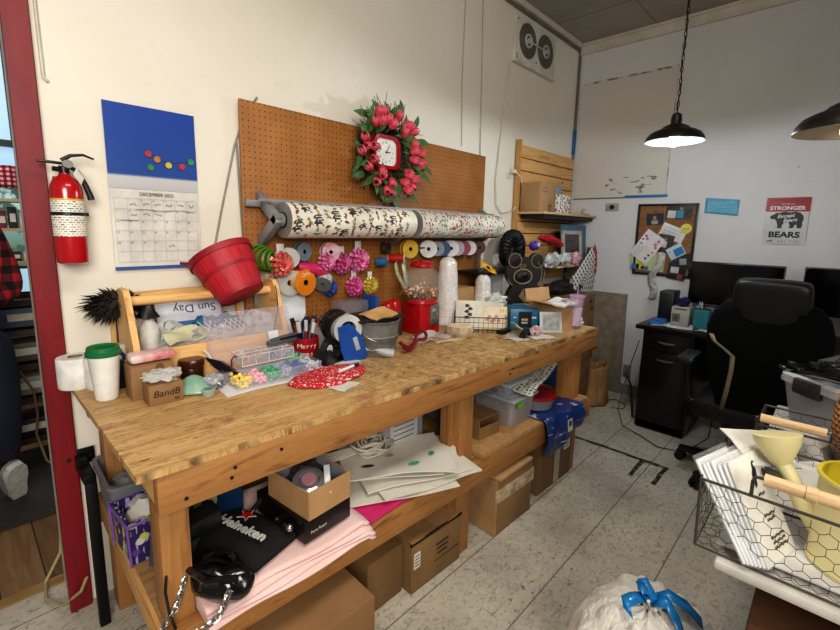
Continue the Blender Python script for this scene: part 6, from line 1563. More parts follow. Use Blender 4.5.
m = MB(); m.sheet((-.21, -.13, 0), (.19, -.12, 0), (.2, .1, 0), (-.19, .1, 0), .002, warp=.004, n=8); tagB(m.build('white_paper_sheet', mat('e4e4e6', .5)), .545, .47, BT+.0005, 'white paper sheet under the bead organiser', 'paper')
st_ = B('grey_stapler', 'grey long stapler lying on the upper tray of the bead organiser', 'stapler', .64, .545, BT+.092, rz=.12)
m = MB(); m.box((0, 0, .01), (.13, .025, .018), bev=.005); m.box((.01, 0, .026), (.12, .022, .01), rot=(0, -.08, 0), bev=.004); m.build('body', mat('5c5e60', .35), st_)
m = MB(); m.box((.03, -.012, .022), (.09, .006, .008), bev=.002); m.build('black_grip', mat('17181a', .4), st_)
# pen mug
mg = B('red_mug', 'red mug with white writing crammed with pens', 'mug', .765, .575)
mg.scale = (1.22, 1.22, 1.05)
m = MB(); m.lathe([(0, 0), (.042, 0), (.045, .004), (.046, .09), (.043, .092), (.041, .088), (.04, .006), (0, .006)], seg=36); m.build('mug_body', mat('a01820', .3), mg)
m = MB(); m.tube([(.044, 0, .075), (.068, .0, .07), (.07, 0, .035), (.044, 0, .02)], .006, 8); m.build('handle', mat('a01820', .3), mg, rot=(0, 0, 2.2))
for wd, zz in (('Merry', .062), ('mas', .03)):
    for i, ch_ in enumerate(wd):
        a = R(-90-22+(i-len(wd)/2+.5)*17)
        text(ch_, .026, mg, (.0468*math.cos(a), .0468*math.sin(a), zz), (R(90), 0, a+R(90)), mat('e6ddd8', .5))
pens = ['191a1e', 'c9c9cc', '1c2a5a', '18181c', '2f5fa8', 'd8d4c8', '222226', '8a2a30', 'd2c49a', '2a2c34', 'c0c4ca', '3a6ab0', '151518', 'b89a60']
pl_ = ['black', 'silver', 'navy', 'thick black', 'bright blue', 'white', 'charcoal', 'dark red', 'cream', 'dark grey', 'pale grey', 'blue', 'glossy black', 'tan']
random.seed(31)
for i, c in enumerate(pens):
    a = i*2.4; r_ = .012+.02*((i*7) % 5)/5
    e = Vector((math.cos(a)*(r_+.022), math.sin(a)*(r_+.022), .135+.035*random.random())); b_ = Vector((math.cos(a)*r_*.6, math.sin(a)*r_*.6, .01))
    th = B('marker_pen' if i % 3 == 0 else 'pen', pl_[i]+' pen standing in the red mug', 'pen', .765, .575); th.scale = (1.2, 1.2, 1.1)
    m = MB(); m.cyl(b_, b_+(e-b_)*.72, .0055 if i % 3 else .0075, seg=10); m.build('barrel', mat(c, .35), th)
    m = MB(); m.cyl(b_+(e-b_)*.72, e, .0062 if i % 3 else .0082, seg=10); m.build('cap', mat(pens[(i+3) % 14], .35), th)
sc_ = B('scissors', 'scissors with dark loops standing at the back of the red mug', 'scissors', .80, .60)
m = MB()
for s_ in (-1, 1): m.tube([(s_*.018+.015*math.cos(q), 0, .15+.02*math.sin(q)) for q in [2*PI*k/14 for k in range(14)]], .0045, 6, closed=True)
m.build('handle_loops', mat('1c2c3e', .4), sc_)
m = MB(); m.box((.0, 0, .07), (.012, .003, .12), rot=(0, .08, 0)); m.build('blades', mat('b0b2b4', .25, .9), sc_)
# crafty bits behind mug
for k, (ds, dt, c, lb) in enumerate(((.86, .70, 'b9a060', 'tan paint brush'), (.90, .68, 'c0463a', 'red handled brush'), (.93, .72, 'd8d0c0', 'cream brush'), (.89, .74, '3f6fae', 'blue handled brush'))):
    th = B('paint_brush', lb+' standing behind the tape dispensers', 'brush', ds, dt)
    m = MB(); m.cyl((0, 0, .0), (.01*(k-1.5), 0, .13), .004, seg=8); m.build('handle', mat(c, .4), th)
    m = MB(); m.cyl((.01*(k-1.5), 0, .13), (.0112*(k-1.5), 0, .145), .005, seg=8); m.cyl((.0112*(k-1.5), 0, .145), (.013*(k-1.5), 0, .17), .006, .002, 8, mat=1); m.build('bristles', [mat('b8b8b8', .2, .9), mat('8a6a3a', .8)], th)
m = MB(); m.lathe([(0, 0), (.045, 0), (.047, .1), (.043, .1), (.041, .006), (0, .006)], seg=28); tagB(m.build('brush_cup', glass((200, 200, 200), .2, .5)), .90, .71, BT, 'clear cup holding brushes behind the tape dispensers', 'cup')
# desk tape dispensers
def dispenser(lb, s, t_, rz, k=1.0):
    th = B('tape_dispenser', lb, 'tape dispenser', s, t_, BT, rz)
    m = MB(); m.prism([(-.07*k, 0), (.07*k, 0), (.075*k, .05*k), (.06*k, .055*k), (.03*k, .025*k), (-.01*k, .03*k), (-.03*k, .065*k), (-.055*k, .06*k), (-.072*k, .03*k)], .055*k, Matrix.Translation((0, .027*k, 0)) @ TX); m.build('body', mat('131214', .3), th)
    m = MB(); m.lathe([(.022*k, -.012), (.038*k, -.012), (.038*k, .012), (.022*k, .012), (.022*k, -.012)], (-.015*k, 0, .06*k), 28, Matrix.Rotation(R(90), 4, 'X')); m.build('tape_roll', mat('2a2628', .2), th)
    m = MB(); m.cyl((-.015*k, -.014, .06*k), (-.015*k, .014, .06*k), .021*k, seg=20); m.build('hub', mat('cfd2ce', .4), th)
    m = MB(); m.box((.066*k, 0, .055*k), (.008, .03*k, .004)); m.build('cutter', mat('b0b0b0', .2, .9), th)
    return th
dispenser('low black tape dispenser with a white hub at the corner of the bandana', .795, .44, .5, 1.05)
d2 = B('tape_gun', 'black tape gun with a red trigger and looped handle behind the bandana', 'tape gun', .875, .49, BT, -.3)
m = MB(); m.lathe([(.02, -.03), (.065, -.03), (.068, -.02), (.068, .02), (.065, .03), (.02, .03), (.02, -.03)], (-.01, 0, .145), 36, Matrix.Rotation(R(90), 4, 'X') @ Matrix.Rotation(R(18), 4, 'X')); m.build('tape_roll', mat('1a1718', .25), d2)
m = MB(); m.tube([(.045+.032*math.cos(q), -.03, .055+.05*math.sin(q)) for q in [2*PI*k/24 for k in range(24)]], .010, 8, closed=True); m.build('handle_loop', mat('161416', .35), d2)
m = MB(); m.prism([(-.05, .0), (.03, .0), (.03, .03), (0, .10), (-.03, .12), (-.06, .09)], .03, Matrix.Translation((0, .01, 0)) @ TX); m.build('body', mat('141214', .35), d2)
m = MB(); m.box((.005, -.028, .05), (.02, .02, .05), rot=(0, .4, 0), bev=.004); m.build('trigger', mat('b3221e', .35), d2)
m = MB(); m.lathe([(.018, -.031), (.026, -.034), (.026, -.031), (.018, -.031)], (-.01, 0, .145), 24, Matrix.Rotation(R(90), 4, 'X')); m.build('roll_core', mat('8a7a66', .6), d2)
# blue tape gun with white handle
bg = B('blue_tape_gun', 'blue packing tape gun with a white tape roll and pale grey handle', 'tape gun', 0.945, .435, BT, -.22)
BLU = mat('1c4f9c', .35, c2=(20, 66, 140))
m = MB(); m.prism([(-.11, .15), (-.06, .165), (-.01, .11), (.02, .03), (.015, .0), (-.08, .0), (-.10, .05)], .012, Matrix.Translation((0, -.03, 0)) @ TX)
m.build('side_plate', BLU, bg)
m = MB(); m.box((-.03, -.043, .075), (.02, .003, .06), rot=(0, -.3, 0), bev=.001); m.build('plate_slot', mat('a8b0ae', .4), bg)
m = MB(); m.prism([(-.02, .0), (.02, .0), (.03, .04), (.0, .05), (-.03, .03)], .05, Matrix.Translation((.0, .025, 0)) @ TX); m.build('front_block', BLU, bg)
m = MB(); m.lathe([(.036, -.025), (.064, -.025), (.064, .025), (.036, .025), (.036, -.025)], (-.06, .0, .135), 36, Matrix.Rotation(R(90), 4, 'X')); m.build('tape_roll', mat('c9ccc8', .25), bg)
m = MB(); m.tube([(.02, -.01, .04), (.06, -.035, .04), (.10, -.055, .022), (.135, -.07, .016)], .019, 12, rf=lambda u: .85+.25*u); m.build('handle', mat('b3b5b6', .4), bg)
# bandana and papers
t = NT('bandana'); vd = t.n('TexVoronoi', Vector=t.co(), Scale=105.0); v2 = t.vor(t.co(), 26, 'SMOOTH_F1')
c_ = t.mix(t.math('LESS_THAN', vd.outputs['Distance'], .27), 'b81c26', 'e6cfc8'); c_ = t.mix(t.math('GREATER_THAN', t.noise(t.co(), 46, 3), .62), c_, 'e2c4c0')
t.set(Base=c_, Rough=.85)
bnd = [(.535, .31), (.55, .25), (.60, .205), (.68, .19), (.74, .20), (.80, .225), (.85, .26), (.875, .31), (.87, .35), (.81, .38), (.76, .42), (.68, .43), (.63, .40)]
m = MB()
def bf(u, v):
    a = 2*PI*u; cx_, cy_ = .71, .31
    n_ = len(bnd); q = u*n_; i = int(q) % n_; f_ = q-int(q); p = Vector(bnd[i]).lerp(Vector(bnd[(i+1) % n_]), f_)
    x_ = cx_+(p.x-cx_)*v; y_ = cy_+(p.y-cy_)*v
    return (x_, y_, BT+.004+.010*max(0, noise.noise(Vector((x_*14, y_*14, 1))))+.012*(1-v)+.004*(v < .98))
m.grid(bf, 52, 10, closeu=True); tagB(m.build('red_bandana', t.m, solid=.003), 0, 0, 0, 'red paisley bandana folded on the front of the workbench', 'bandana')
mk = B('white_marker', 'white marker pen with a black end lying on the red bandana', 'pen', .775, .275, BT+.026, rz=.28)
m = MB(); m.cyl((-.055, 0, 0), (.03, 0, 0), .0065, seg=14); m.build('barrel', mat('e0dedc', .35), mk)
m = MB(); m.cyl((.03, 0, 0), (.06, 0, 0), .0075, seg=14); m.build('cap', mat('1b1b1c', .35), mk)
for (s, t_, w, d, rz, lb) in ((.845, .395, .13, .045, -.05, 'white paper scrap between the bandana and the tape guns'), (.685, .175, .10, .07, .35, 'white paper scrap sticking out from under the front of the bandana')):
    m = MB(); m.sheet((-w/2, -d/2, 0), (w/2, -d/2, 0), (w/2, d/2, 0), (-w/2, d/2, 0), .0012, warp=.003); tagB(m.build('paper_scrap', mat('dedbd2', .5)), s, t_, BT+.002, lb, 'paper', rz=rz)
# galvanized bucket
bu = B('galvanized_bucket', 'galvanised metal bucket with a piece of cardboard on top', 'bucket', 1.045, .45)
GZ = mat('8f9191', .45, .55, c2=(120, 122, 122), sc=26)
m = MB(); m.lathe([(0, .0), (.088, 0), (.091, .004), (.096, .03), (.099, .033), (.096, .036), (.104, .085), (.107, .088), (.104, .091), (.112, .150), (.116, .153), (.118, .158), (.113, .16), (.108, .15), (.088, .01), (0, .01)], seg=56); m.build('bucket_body', GZ, bu)
m = MB(); m.tube([(-.112*math.cos(a), -.112*math.sin(a)*.5-.05*math.sin(a), .14-.075*math.sin(a)) for a in [PI*i/20 for i in range(21)]], .002, 6)
m.build('wire_handle', mat('9a9a98', .3, .9), bu)
for s_ in (-1, 1):
    m = MB(); m.tube([(s_*.112+.0, .012*math.cos(q), .135+.012*math.sin(q)) for q in [2*PI*k/12 for k in range(12)]], .003, 5, closed=True); m.build('handle_ear', GZ, bu)
m = MB(); m.sheet((-.06, -.05, 0), (.09, -.045, -.004), (.09, .04, .012), (-.07, .05, .006), .004, warp=.008, n=8); tagB(m.build('torn_cardboard', mat('c9a268', .7, c2=(180, 140, 84))), 1.045, .43, BT+.176, 'torn tan cardboard flap lying across the galvanised bucket', 'cardboard', rot=(R(6), R(-4), .15))
m = MB(); m.box((0, 0, 0), (.25, .17, .010), bev=.004); tagB(m.build('black_tray', mat('201f22', .4)), 1.05, .47, BT+.166, 'black flat tray under the torn cardboard on the bucket', 'tray', rot=(R(3), 0, 0))
# red cord with snips
m = MB(); pts = [(1.12, .36, .05), (1.16, .35, .025), (1.21, .36, .035), (1.25, .385, .06), (1.30, .40, .075), (1.33, .40, .05), (1.30, .38, .035), (1.24, .37, .04), (1.17, .345, .012), (1.13, .35, .03)]
m.tube(cat([Vector((a, b, BT+c)) for a, b, c in pts], 60), .008, 8); tagB(m.build('red_rope_leash', mat('5c0d18', .35, c2=(130, 20, 34), sc=40)), 0, 0, 0, 'dark red twisted cord in front of the bucket and gumball machine', 'cord')
# clear plastic case & red bits behind bucket
m = MB(); m.box((0, 0, .10), (.16, .10, .20), bev=.003); tagB(m.build('clear_case', glass((150, 150, 155), .15, .4)), 1.11, .73, BT, 'clear plastic case standing behind the galvanised bucket', 'case')
m = MB(); m.box((0, 0, .11), (.02, .12, .22), bev=.003); tagB(m.build('blue_book', mat('1e4c94', .5)), 1.215, .70, BT, 'bright blue upright folder behind the bucket', 'folder')
for i, (s, t_, r_) in enumerate(((1.27, .62, .035), (1.35, .66, .04))):
    m = MB(); m.lathe([(0, .0), (r_, 0), (r_*1.02, .03), (r_*.9, .05), (r_*.4, .062), (0, .065)], seg=28); th = B('jar', ['dark jar with the small red lid behind the bucket', 'brown jar with the larger red lid beside the gumball machine'][i], 'jar', s, t_)
    o_ = m.build('lid', mat('b3161c', .3), th, (0, 0, .13))
    m = MB(); m.lathe([(0, 0), (r_*1.1, 0), (r_*1.12, .12), (r_, .13), (0, .13)], seg=28); m.build('jar_body', mat(['2a2422', '4a3c34'][i], .3), th)
# gumball machine
gm = B('gumball_machine', 'red gumball machine with a clear globe of mixed nuts and a red lid', 'gumball machine', 1.50, .61)
RED = mat('b0121a', .25, c2=(150, 10, 18), sc=4)
m = MB(); m.box((0, 0, .09), (.15, .14, .18), bev=.012, taper=1.12); m.lathe([(.085, .17), (.09, .18), (.085, .195), (.07, .2), (0, .2)], seg=36); m.build('base', RED, gm)
m = MB(); m.box((.035, -.077, .11), (.075, .008, .115), bev=.003); m.build('coin_plate', mat('a8aaac', .3, .8), gm)
m = MB(); m.cyl((.035, -.08, .13), (.035, -.092, .13), .016, seg=20); m.box((.035, -.096, .13), (.012, .012, .036), bev=.003); m.build('crank', mat('c2c4c6', .25, .9), gm)
m = MB(); m.box((.035, -.083, .07), (.04, .01, .03), bev=.004); m.build('chute_door', mat('8a8c90', .3, .8), gm)
m = MB(); pr_ = [(.078*1.0, .195)]+[(.118*math.sin(R(a)), .285-.118*math.cos(R(a))*.92) for a in range(40, 150, 8)]+[(.055, .388)]
m.lathe(pr_, seg=48); m.build('globe', glass((225, 232, 232), .02, .12), gm); gm.scale = (.95, .95, .94)
m = MB(); m.lathe([(.055, .38), (.068, .383), (.072, .392), (.066, .405), (.05, .415), (.018, .42), (0, .424)], seg=40); m.build('lid', RED, gm)
random.seed(2)
m = MB()
for q in range(260):
    a = random.uniform(0, 2*PI); rr = .10*math.sqrt(random.random()); zz = random.uniform(.205, .262-.0)
    if math.hypot(rr, zz-.285) > .108: continue
    m.ball((rr*math.cos(a), rr*math.sin(a), zz), random.uniform(.007, .010), (1, 1, 1), seg=7, rings=5, mat=random.choice((0, 0, 1, 2, 3)))
o = m.build('gumballs', [mat('b0552a', .4), mat('e4d6b0', .4), mat('4a5a2c', .4), mat('d89440', .4)]); tag(o, 'mixed brown and cream nuts filling the globe of the gumball machine', 'nuts', kind='stuff'); o.location = gm.location; o.rotation_euler = gm.rotation_euler; o.scale = gm.scale
# stacks of sequined cups
t = NT('sequin'); vd = t.n('TexVoronoi', Vector=t.co(), Scale=120.0)
t.set(Base=t.mix(t.ramp(t.sep(vd.outputs['Color'])[0], [(.55, 0.0), (.62, 1.0)]), 'd8d6d2', t.ramp(t.sep(vd.outputs['Color'])[1], [(0.0, 'b8d8c0'), (.4, 'e8c8cc'), (.8, 'f4f2f0')])), Rough=.28, Coat=.3); t.bump(vd.outputs['Distance'], .5, .002); SQ = t.m
def cone(lb, s, t_, h, r0, r1):
    th = B('iridescent_cone', lb, 'decoration', s, t_)
    m = MB(); m.lathe([(0, 0), (r0*.96, 0), (r0, .006)]+[(r0+(r1-r0)*k/10, .006+(h-r1-.006)*k/10) for k in range(1, 11)]+[(r1*math.cos(R(a)), h-r1+r1*math.sin(R(a))) for a in range(15, 91, 15)], seg=40, wob=lambda a, z: 1+.02*math.sin(z*140)); m.build('cone_body', SQ, th)
    m = MB(); m.lathe([(r0*1.0, .0), (r0*1.05, .004), (r0*1.02, .012)], seg=40); m.build('base_rim', mat('cfccc6', .4), th)
cone('tall white iridescent sequined cone behind the log slice', 1.77, .66, .405, .074, .054)
cone('shorter white iridescent sequined cone behind the wire basket', 2.13, .67, .28, .068, .05)
lg = B('wood_log_slice', 'chunky cut log slice with bark lying in front of the tall cone', 'log', 1.59, .40)
lg.scale = (.85, .85, .95)
m = MB(); m.lathe([(0, 0), (.075, 0), (.085, .012), (.088, .045), (.082, .062)], seg=36, wob=lambda a, z: 1+.08*math.sin(3*a+1)+.04*math.sin(11*a+z*60)); m.build('bark', mat('a58a6c', .85, c2=(200, 190, 170), sc=18, bump=.5), lg)
m = MB(); m.lathe([(.082, .062), (.06, .067), (.03, .068), (0, .068)], seg=36, wob=lambda a, z: 1+.08*math.sin(3*a+1)); m.build('cut_face', mat('d2b48c', .8, c2=(236, 226, 206), sc=12), lg)
m = MB(); m.sheet((-.1, -.06, 0), (.12, -.05, 0), (.13, .08, .01), (-.08, .07, 0), .002, warp=.03, n=8); tagB(m.build('clear_film', glass((225, 222, 218), .2, .5)), 1.40, .45, BT+.004, 'crumpled clear plastic film in front of the gumball machine', 'film')
# wire basket with papers
wb = B('wire_basket', 'black wire grid basket of cards in the middle of the workbench', 'basket', 1.80, .43, BT, R(-48))
WI = mat('151515', .4, .5)
m = MB()
w_, d_, h_ = .29, .16, .085
for z_ in (.0, .028, .056, .085):
    rr = .0028 if z_ in (.0, .085) else .0014
    m.tube([(-w_/2, -d_/2, z_), (w_/2, -d_/2, z_), (w_/2, d_/2, z_), (-w_/2, d_/2, z_)], rr, 5, closed=True)
n_ = 11
for i in range(n_+1):
    x_ = -w_/2+w_*i/n_
    for y_ in (-d_/2, d_/2): m.tube([(x_, y_, 0), (x_, y_, h_)], .0014, 4)
    m.tube([(x_, -d_/2, 0), (x_, d_/2, 0)], .0014, 4)
for j in range(1, 6):
    y_ = -d_/2+d_*j/6
    for x_ in (-w_/2, w_/2): m.tube([(x_, y_, 0), (x_, y_, h_)], .0014, 4)
m.build('wire_frame', WI, wb)
CRM = mat('e6dcc4', .5); DKR = mat('33302c', .6)
for k, (s, t_, w, h, rx, rz, c, lb) in enumerate(((-.065, -.03, .15, .165, -22, -.03, 'e4ddcc', 'cream card with a dark leaf print standing in the wire basket'), (.07, -.025, .17, .135, -26, .0, 'e9d9b8', 'cream and yellow card with pink flowers standing in the wire basket'), (-.02, .03, .18, .15, -15, .04, 'ddd8cc', 'plain pale card at the back of the wire basket'), (.06, .045, .16, .14, -10, -.04, 'd6cdb6', 'beige card at the right back of the wire basket'))):
    th = B('printed_card', lb, 'card', 1.80+s*math.cos(R(48))+t_*math.sin(R(48)), .43-s*math.sin(R(48))+t_*math.cos(R(48)), BT+.008, rot=(R(rx), 0, rz-R(48)))
    m = MB(); m.box((0, 0, h/2), (w, .003, h), bev=.001); m.build('card', mat(c, .5), th)
    if k == 0:
        m = MB()
        for q in range(5):
            m.prism([(.013*math.cos(a)*(1+.3*math.cos(3*a+q)), .010*math.sin(a)) for a in [2*PI*i/14 for i in range(14)]], .001, Matrix.Translation((-.012+.013*(q % 2)*1.4, -.0018, .135-.017*q)) @ TX)
        m.build('leaf_print', DKR, th)
    if k == 1:
        m = MB()
        for q in range(6): m.cyl((-.03+.013*q, -.0016, .06+.015*math.sin(q*2)), (-.03+.013*q, -.0028, .06+.015*math.sin(q*2)), .011, seg=10)
        m.build('flower_print', mat('c08a94', .5), th)
        m = MB()
        for q in range(3): m.box((.05+.014*q, -.002, .112), (.004, .001, .018))
        m.build('yellow_print', mat('c89a20', .5), th)
crump('clear_cellophane', 'crumpled pale cellophane and foliage behind the wire basket', (226, 230, 222), 2.16, .58, BT+.05, .065, (1.3, .7, .8), 12, .2, alpha=.7)
m = MB(); m.box((0, 0, .1), (.18, .14, .2), bev=.004); tagB(m.build('tan_carton', mat('b08a5c', .7)), 1.98, .76, BT, 'tan carton behind the tall iridescent cone by the wall', 'box')
m = MB(); m.box((0, 0, .13), (.2, .02, .26), bev=.003); tagB(m.build('clear_shelf_pane', glass((190, 195, 200), .1, .35)), 2.28, .70, BT, 'clear plastic panel standing under the small black shelf', 'panel')
m = MB(); m.box((0, 0, .012), (.09, .04, .022), bev=.004); tagB(m.build('black_box', mat('151515', .4)), 1.83, .285, BT, 'small black flat item in front of the wire basket', 'case')
# blue boxes
def blue_box(lb, s, t_, z, w, d, h, rz):
    th = B('blue_photo_box', lb, 'box', s, t_, z, rz)
    m = MB(); m.box((0, 0, h/2), (w, d, h), bev=.002); m.build('carton', mat('2b7197', .35, c2=(30, 90, 126), sc=10), th)
    m = MB(); m.box((0, -d/2-.0008, h*.5), (w*.45, .001, h*.75)); m.build('picture_panel', mat('17191c', .4), th)
    for q in range(5):
        pass
    m = MB()
    for q in range(6): m.ball((-.015+.012*(q % 3), -d/2-.002, h*.35+.018*(q//3)), .007, (1, .2, 1), seg=8, rings=6)
    m.build('picture_print', mat('b8b0a0', .5), th)
    m = MB(); m.box((w*.3, -d/2-.0008, h*.6), (w*.15, .001, h*.08)); m.box((-w*.35, -d/2-.0008, h*.6), (w*.1, .001, h*.05)); m.build('label_print', mat('cfe0e6', .5), th)
blue_box('bright blue box with a dark photo panel right of the wire basket', 2.00, .27, BT+.005, .17, .07, .12, -.75)
blue_box('second blue box partly behind the first, beside the tall carton', 2.08, .36, BT, .12, .08, .12, -.6)
pfr = B('white_framed_print', 'white framed print leaning against the open carton at the bench front', 'picture', 2.045, .115, BT, rot=(R(-16), 0, R(-42)))
pfr.scale = (.75, 1, .8)
m = MB(); m.box((0, 0, .075), (.17, .008, .15), bev=.003); m.build('frame', mat('c4c8ca', .4), pfr)
m = MB(); m.box((0, -.0045, .075), (.13, .002, .11)); m.build('print', mat('7f8a92', .3, c2=(190, 186, 180), sc=26), pfr)
# open carton
oc = B('open_carton', 'open kraft carton with flaps up near the far end of the workbench', 'box', 2.19, .20, BT, -.15)
m = MB(); w_, d_, h_ = .17, .20, .15
for c, s_ in (((0, -d_/2, h_/2), (w_, .004, h_)), ((0, d_/2, h_/2), (w_, .004, h_)), ((-w_/2, 0, h_/2), (.004, d_, h_)), ((w_/2, 0, h_/2), (.004, d_, h_)), ((0, 0, .002), (w_, d_, .004)), ((0, 0, h_*.9), (w_*.96, d_*.96, .004))): m.box(c, s_)
m.build('carton', mat('b8946a', .7, c2=(170, 136, 94)), oc, flat=True)
for c, s_, rt in (((0, d_/2+.01, h_+.035), (w_+.05, .004, .08), (R(-12), 0, 0)), ((-w_/2-.045, -.02, h_+.012), (.10, d_*.8, .004), (0, R(14), 0)), ((w_/2+.03, 0, h_-.002), (.07, d_*.9, .004), (0, R(12), 0))):
    m = MB(); m.box(c, s_, rot=rt); m.build('flap', mat('bf9a70', .7, c2=(176, 140, 98)), oc, flat=True)
m = MB(); m.sheet((-.12, -.07, 0), (.10, -.08, .0), (.12, .05, .012), (-.1, .06, .004), .010, warp=.012); tagB(m.build('white_magazine', mat('e2dfdc', .4)), 2.15, .13, BT+.155, 'white open magazine lying on top of the open carton', 'magazine', rz=.15)
m = MB(); m.box((0, 0, 0), (.05, .03, .001)); tagB(m.build('pink_printed_slip', mat('c9a8b4', .5)), 2.19, .12, BT+.178, 'small pink printed patch on the magazine over the open carton', 'paper', rot=(0, R(-5), .2))
# tumbler
tu = B('lilac_tumbler', 'clear lilac tumbler with a straw at the far front corner of the workbench', 'tumbler', 2.27, .085)
m = MB(); m.lathe([(0, 0), (.027, 0), (.030, .004), (.034, .08), (.042, .185), (.044, .188), (.041, .188), (.031, .02), (0, .012)], seg=36); m.build('cup_body', glass((222, 190, 220), .1, .28), tu)
m = MB(); m.lathe([(0, .02), (.027, .02), (.033, .12), (0, .12)], seg=28); m.build('inner_liner', mat('d8cfe0', .4, c2=(240, 236, 242), sc=30), tu)
m = MB(); m.lathe([(.043, .186), (.047, .188), (.047, .198), (.04, .201), (0, .201)], seg=36); m.build('lid', glass((212, 172, 212), .15, .5), tu)
m = MB(); m.cyl((0, 0, .03), (.004, 0, .25), .0035, seg=8); m.build('straw', mat('b79ec0', .3), tu)
crump('white_plastic_bag', 'crumpled white plastic bag behind the lilac tumbler at the bench end', 'c9cacd', 2.33, .12, BT, .04, (1.3, 1.2, .7), 15)
m = MB(); m.box((0, 0, .03), (.1, .14, .06), bev=.006, rot=(0, 0, .3)); tagB(m.build('pale_folded_card', mat('b9a88c', .6)), 2.33, .26, BT, 'pale beige box at the far right end of the workbench', 'box')
m = MB(); m.lathe([(0, 0), (.035, 0), (.036, .075), (.034, .09), (.02, .1), (0, .1)], seg=24); tagB(m.build('clear_jar', glass((190, 195, 205), .12, .5)), 2.22, .17, BT, 'small clear jar left of the lilac tumbler', 'jar')
# debris pile
m = MB(); m.prism([(-.05, 0), (-.03, .022), (.01, .03), (.04, .024), (.05, .008), (.045, -.0), (.03, -.0), (.028, .01), (-.015, .01), (-.02, 0)], .03, Matrix.Translation((0, .015, 0)) @ TX); tagB(m.build('black_toy_figure', mat('17171a', .4)), 1.83, .15, BT+.008, 'small black animal figurine on papers at the bench front', 'figurine', rz=.2)
crump('red_white_packet', 'crumpled clear packet with red print beside the black figurine', 'cfc6c6', 1.90, .13, BT+.004, .035, (1.1, .7, .8), 17, .25, c2=(170, 50, 60))
for (s, t_, w, d, rz, c, lb) in ((1.80, .19, .15, .1, .4, 'd5d2c8', 'pale card under the black figurine'), (1.90, .10, .13, .09, -.3, 'dad6cc', 'white card at the bench edge under the crumpled packet'), (1.76, .13, .1, .04, -.1, 'c9c0ac', 'narrow beige strip left of the black figurine'), (1.46, .36, .18, .03, -.15, 'cdbf9e', 'thin beige strip in front of the log slice')):
    m = MB(); m.sheet((-w/2, -d/2, 0), (w/2, -d/2, 0), (w/2, d/2, 0), (-w/2, d/2, 0), .003, warp=.006); tagB(m.build('paper_card', mat(c, .5)), s, t_, BT+.003, lb, 'card', rz=rz)
m = MB(); m.sheet((-.06, -.035, 0), (.06, -.035, 0), (.06, .035, 0), (-.06, .035, 0), .003, warp=.01); tagB(m.build('yellow_note_card', mat('c9bc98', .5)), 1.83, .20, BT+.05, 'tilted cream card leaning over the black figurine', 'card', rot=(.5, .3, .5))
# ================= white table at the right =================
TZ = .75
tbl = thing('folding_table', 'white plastic folding table at the right edge of the picture', 'table', (1.71, -.37, 0))
m = MB(); m.box((0, 0, TZ-.011), (1.26, .98, .022), bev=.006); m.build('tabletop', mat('d6d3cb', .4), tbl)
m = MB(); m.box((0, 0, TZ-.036), (1.1, .8, .026), bev=.003); m.build('apron', mat('b9b6ae', .5), tbl)
for sx_ in (-1, 1):
    for sy_ in (-1, 1):
        m = MB(); m.cyl((sx_*.34, sy_*.34, 0), (sx_*.34, sy_*.34, TZ-.05), .014, seg=14); m.build('leg', mat('6a6c70', .4, .6), tbl)
bx = thing('cardboard_box', 'large dark brown cardboard box on the floor under the white table', 'box', (1.22, -.30, 0))
m = MB(); m.box((0, 0, .31), (.22, .70, .62), bev=.004); m.build('carton', mat('5d3c22', .75, c2=(74, 48, 28), sc=4), bx)
m = MB(); m.box((-.111, 0, .31), (.002, .06, .62)); m.build('packing_tape', mat('6d4a2c', .3), bx)
def hexwire(m, O, U, V, W, Hh, cell=.028, r=.0007):
    """chicken wire over a rectangle"""
    O, U, V = Vector(O), Vector(U), Vector(V)
    a = cell/2; b = a/math.sqrt(3)
    seen = set()
    nx = int(W/cell)+2; ny = int(Hh/(3*b))+2
    for j in range(-1, ny*2):
        for i in range(-1, nx):
            cx_ = i*cell+(a if j % 2 else 0); cy_ = j*3*b
            pts = [(cx_, cy_-2*b), (cx_+a, cy_-b), (cx_+a, cy_+b), (cx_, cy_+2*b)]
            for p, q in zip(pts, pts[1:]):
                if all(-1e-6 <= z_[0] <= W+1e-6 and -1e-6 <= z_[1] <= Hh+1e-6 for z_ in (p, q)):
                    k = (round(p[0], 4), round(p[1], 4), round(q[0], 4), round(q[1], 4))
                    if k in seen: continue
                    seen.add(k)
                    n_ = U.cross(V)
                    m.tube([O+U*p[0]+V*p[1], O+U*(p[0]+q[0])/2+V*(p[1]+q[1])/2+n_*.0015*math.sin(i*3+j), O+U*q[0]+V*q[1]], r, 4)
WG = mat('54524e', .5, .5)
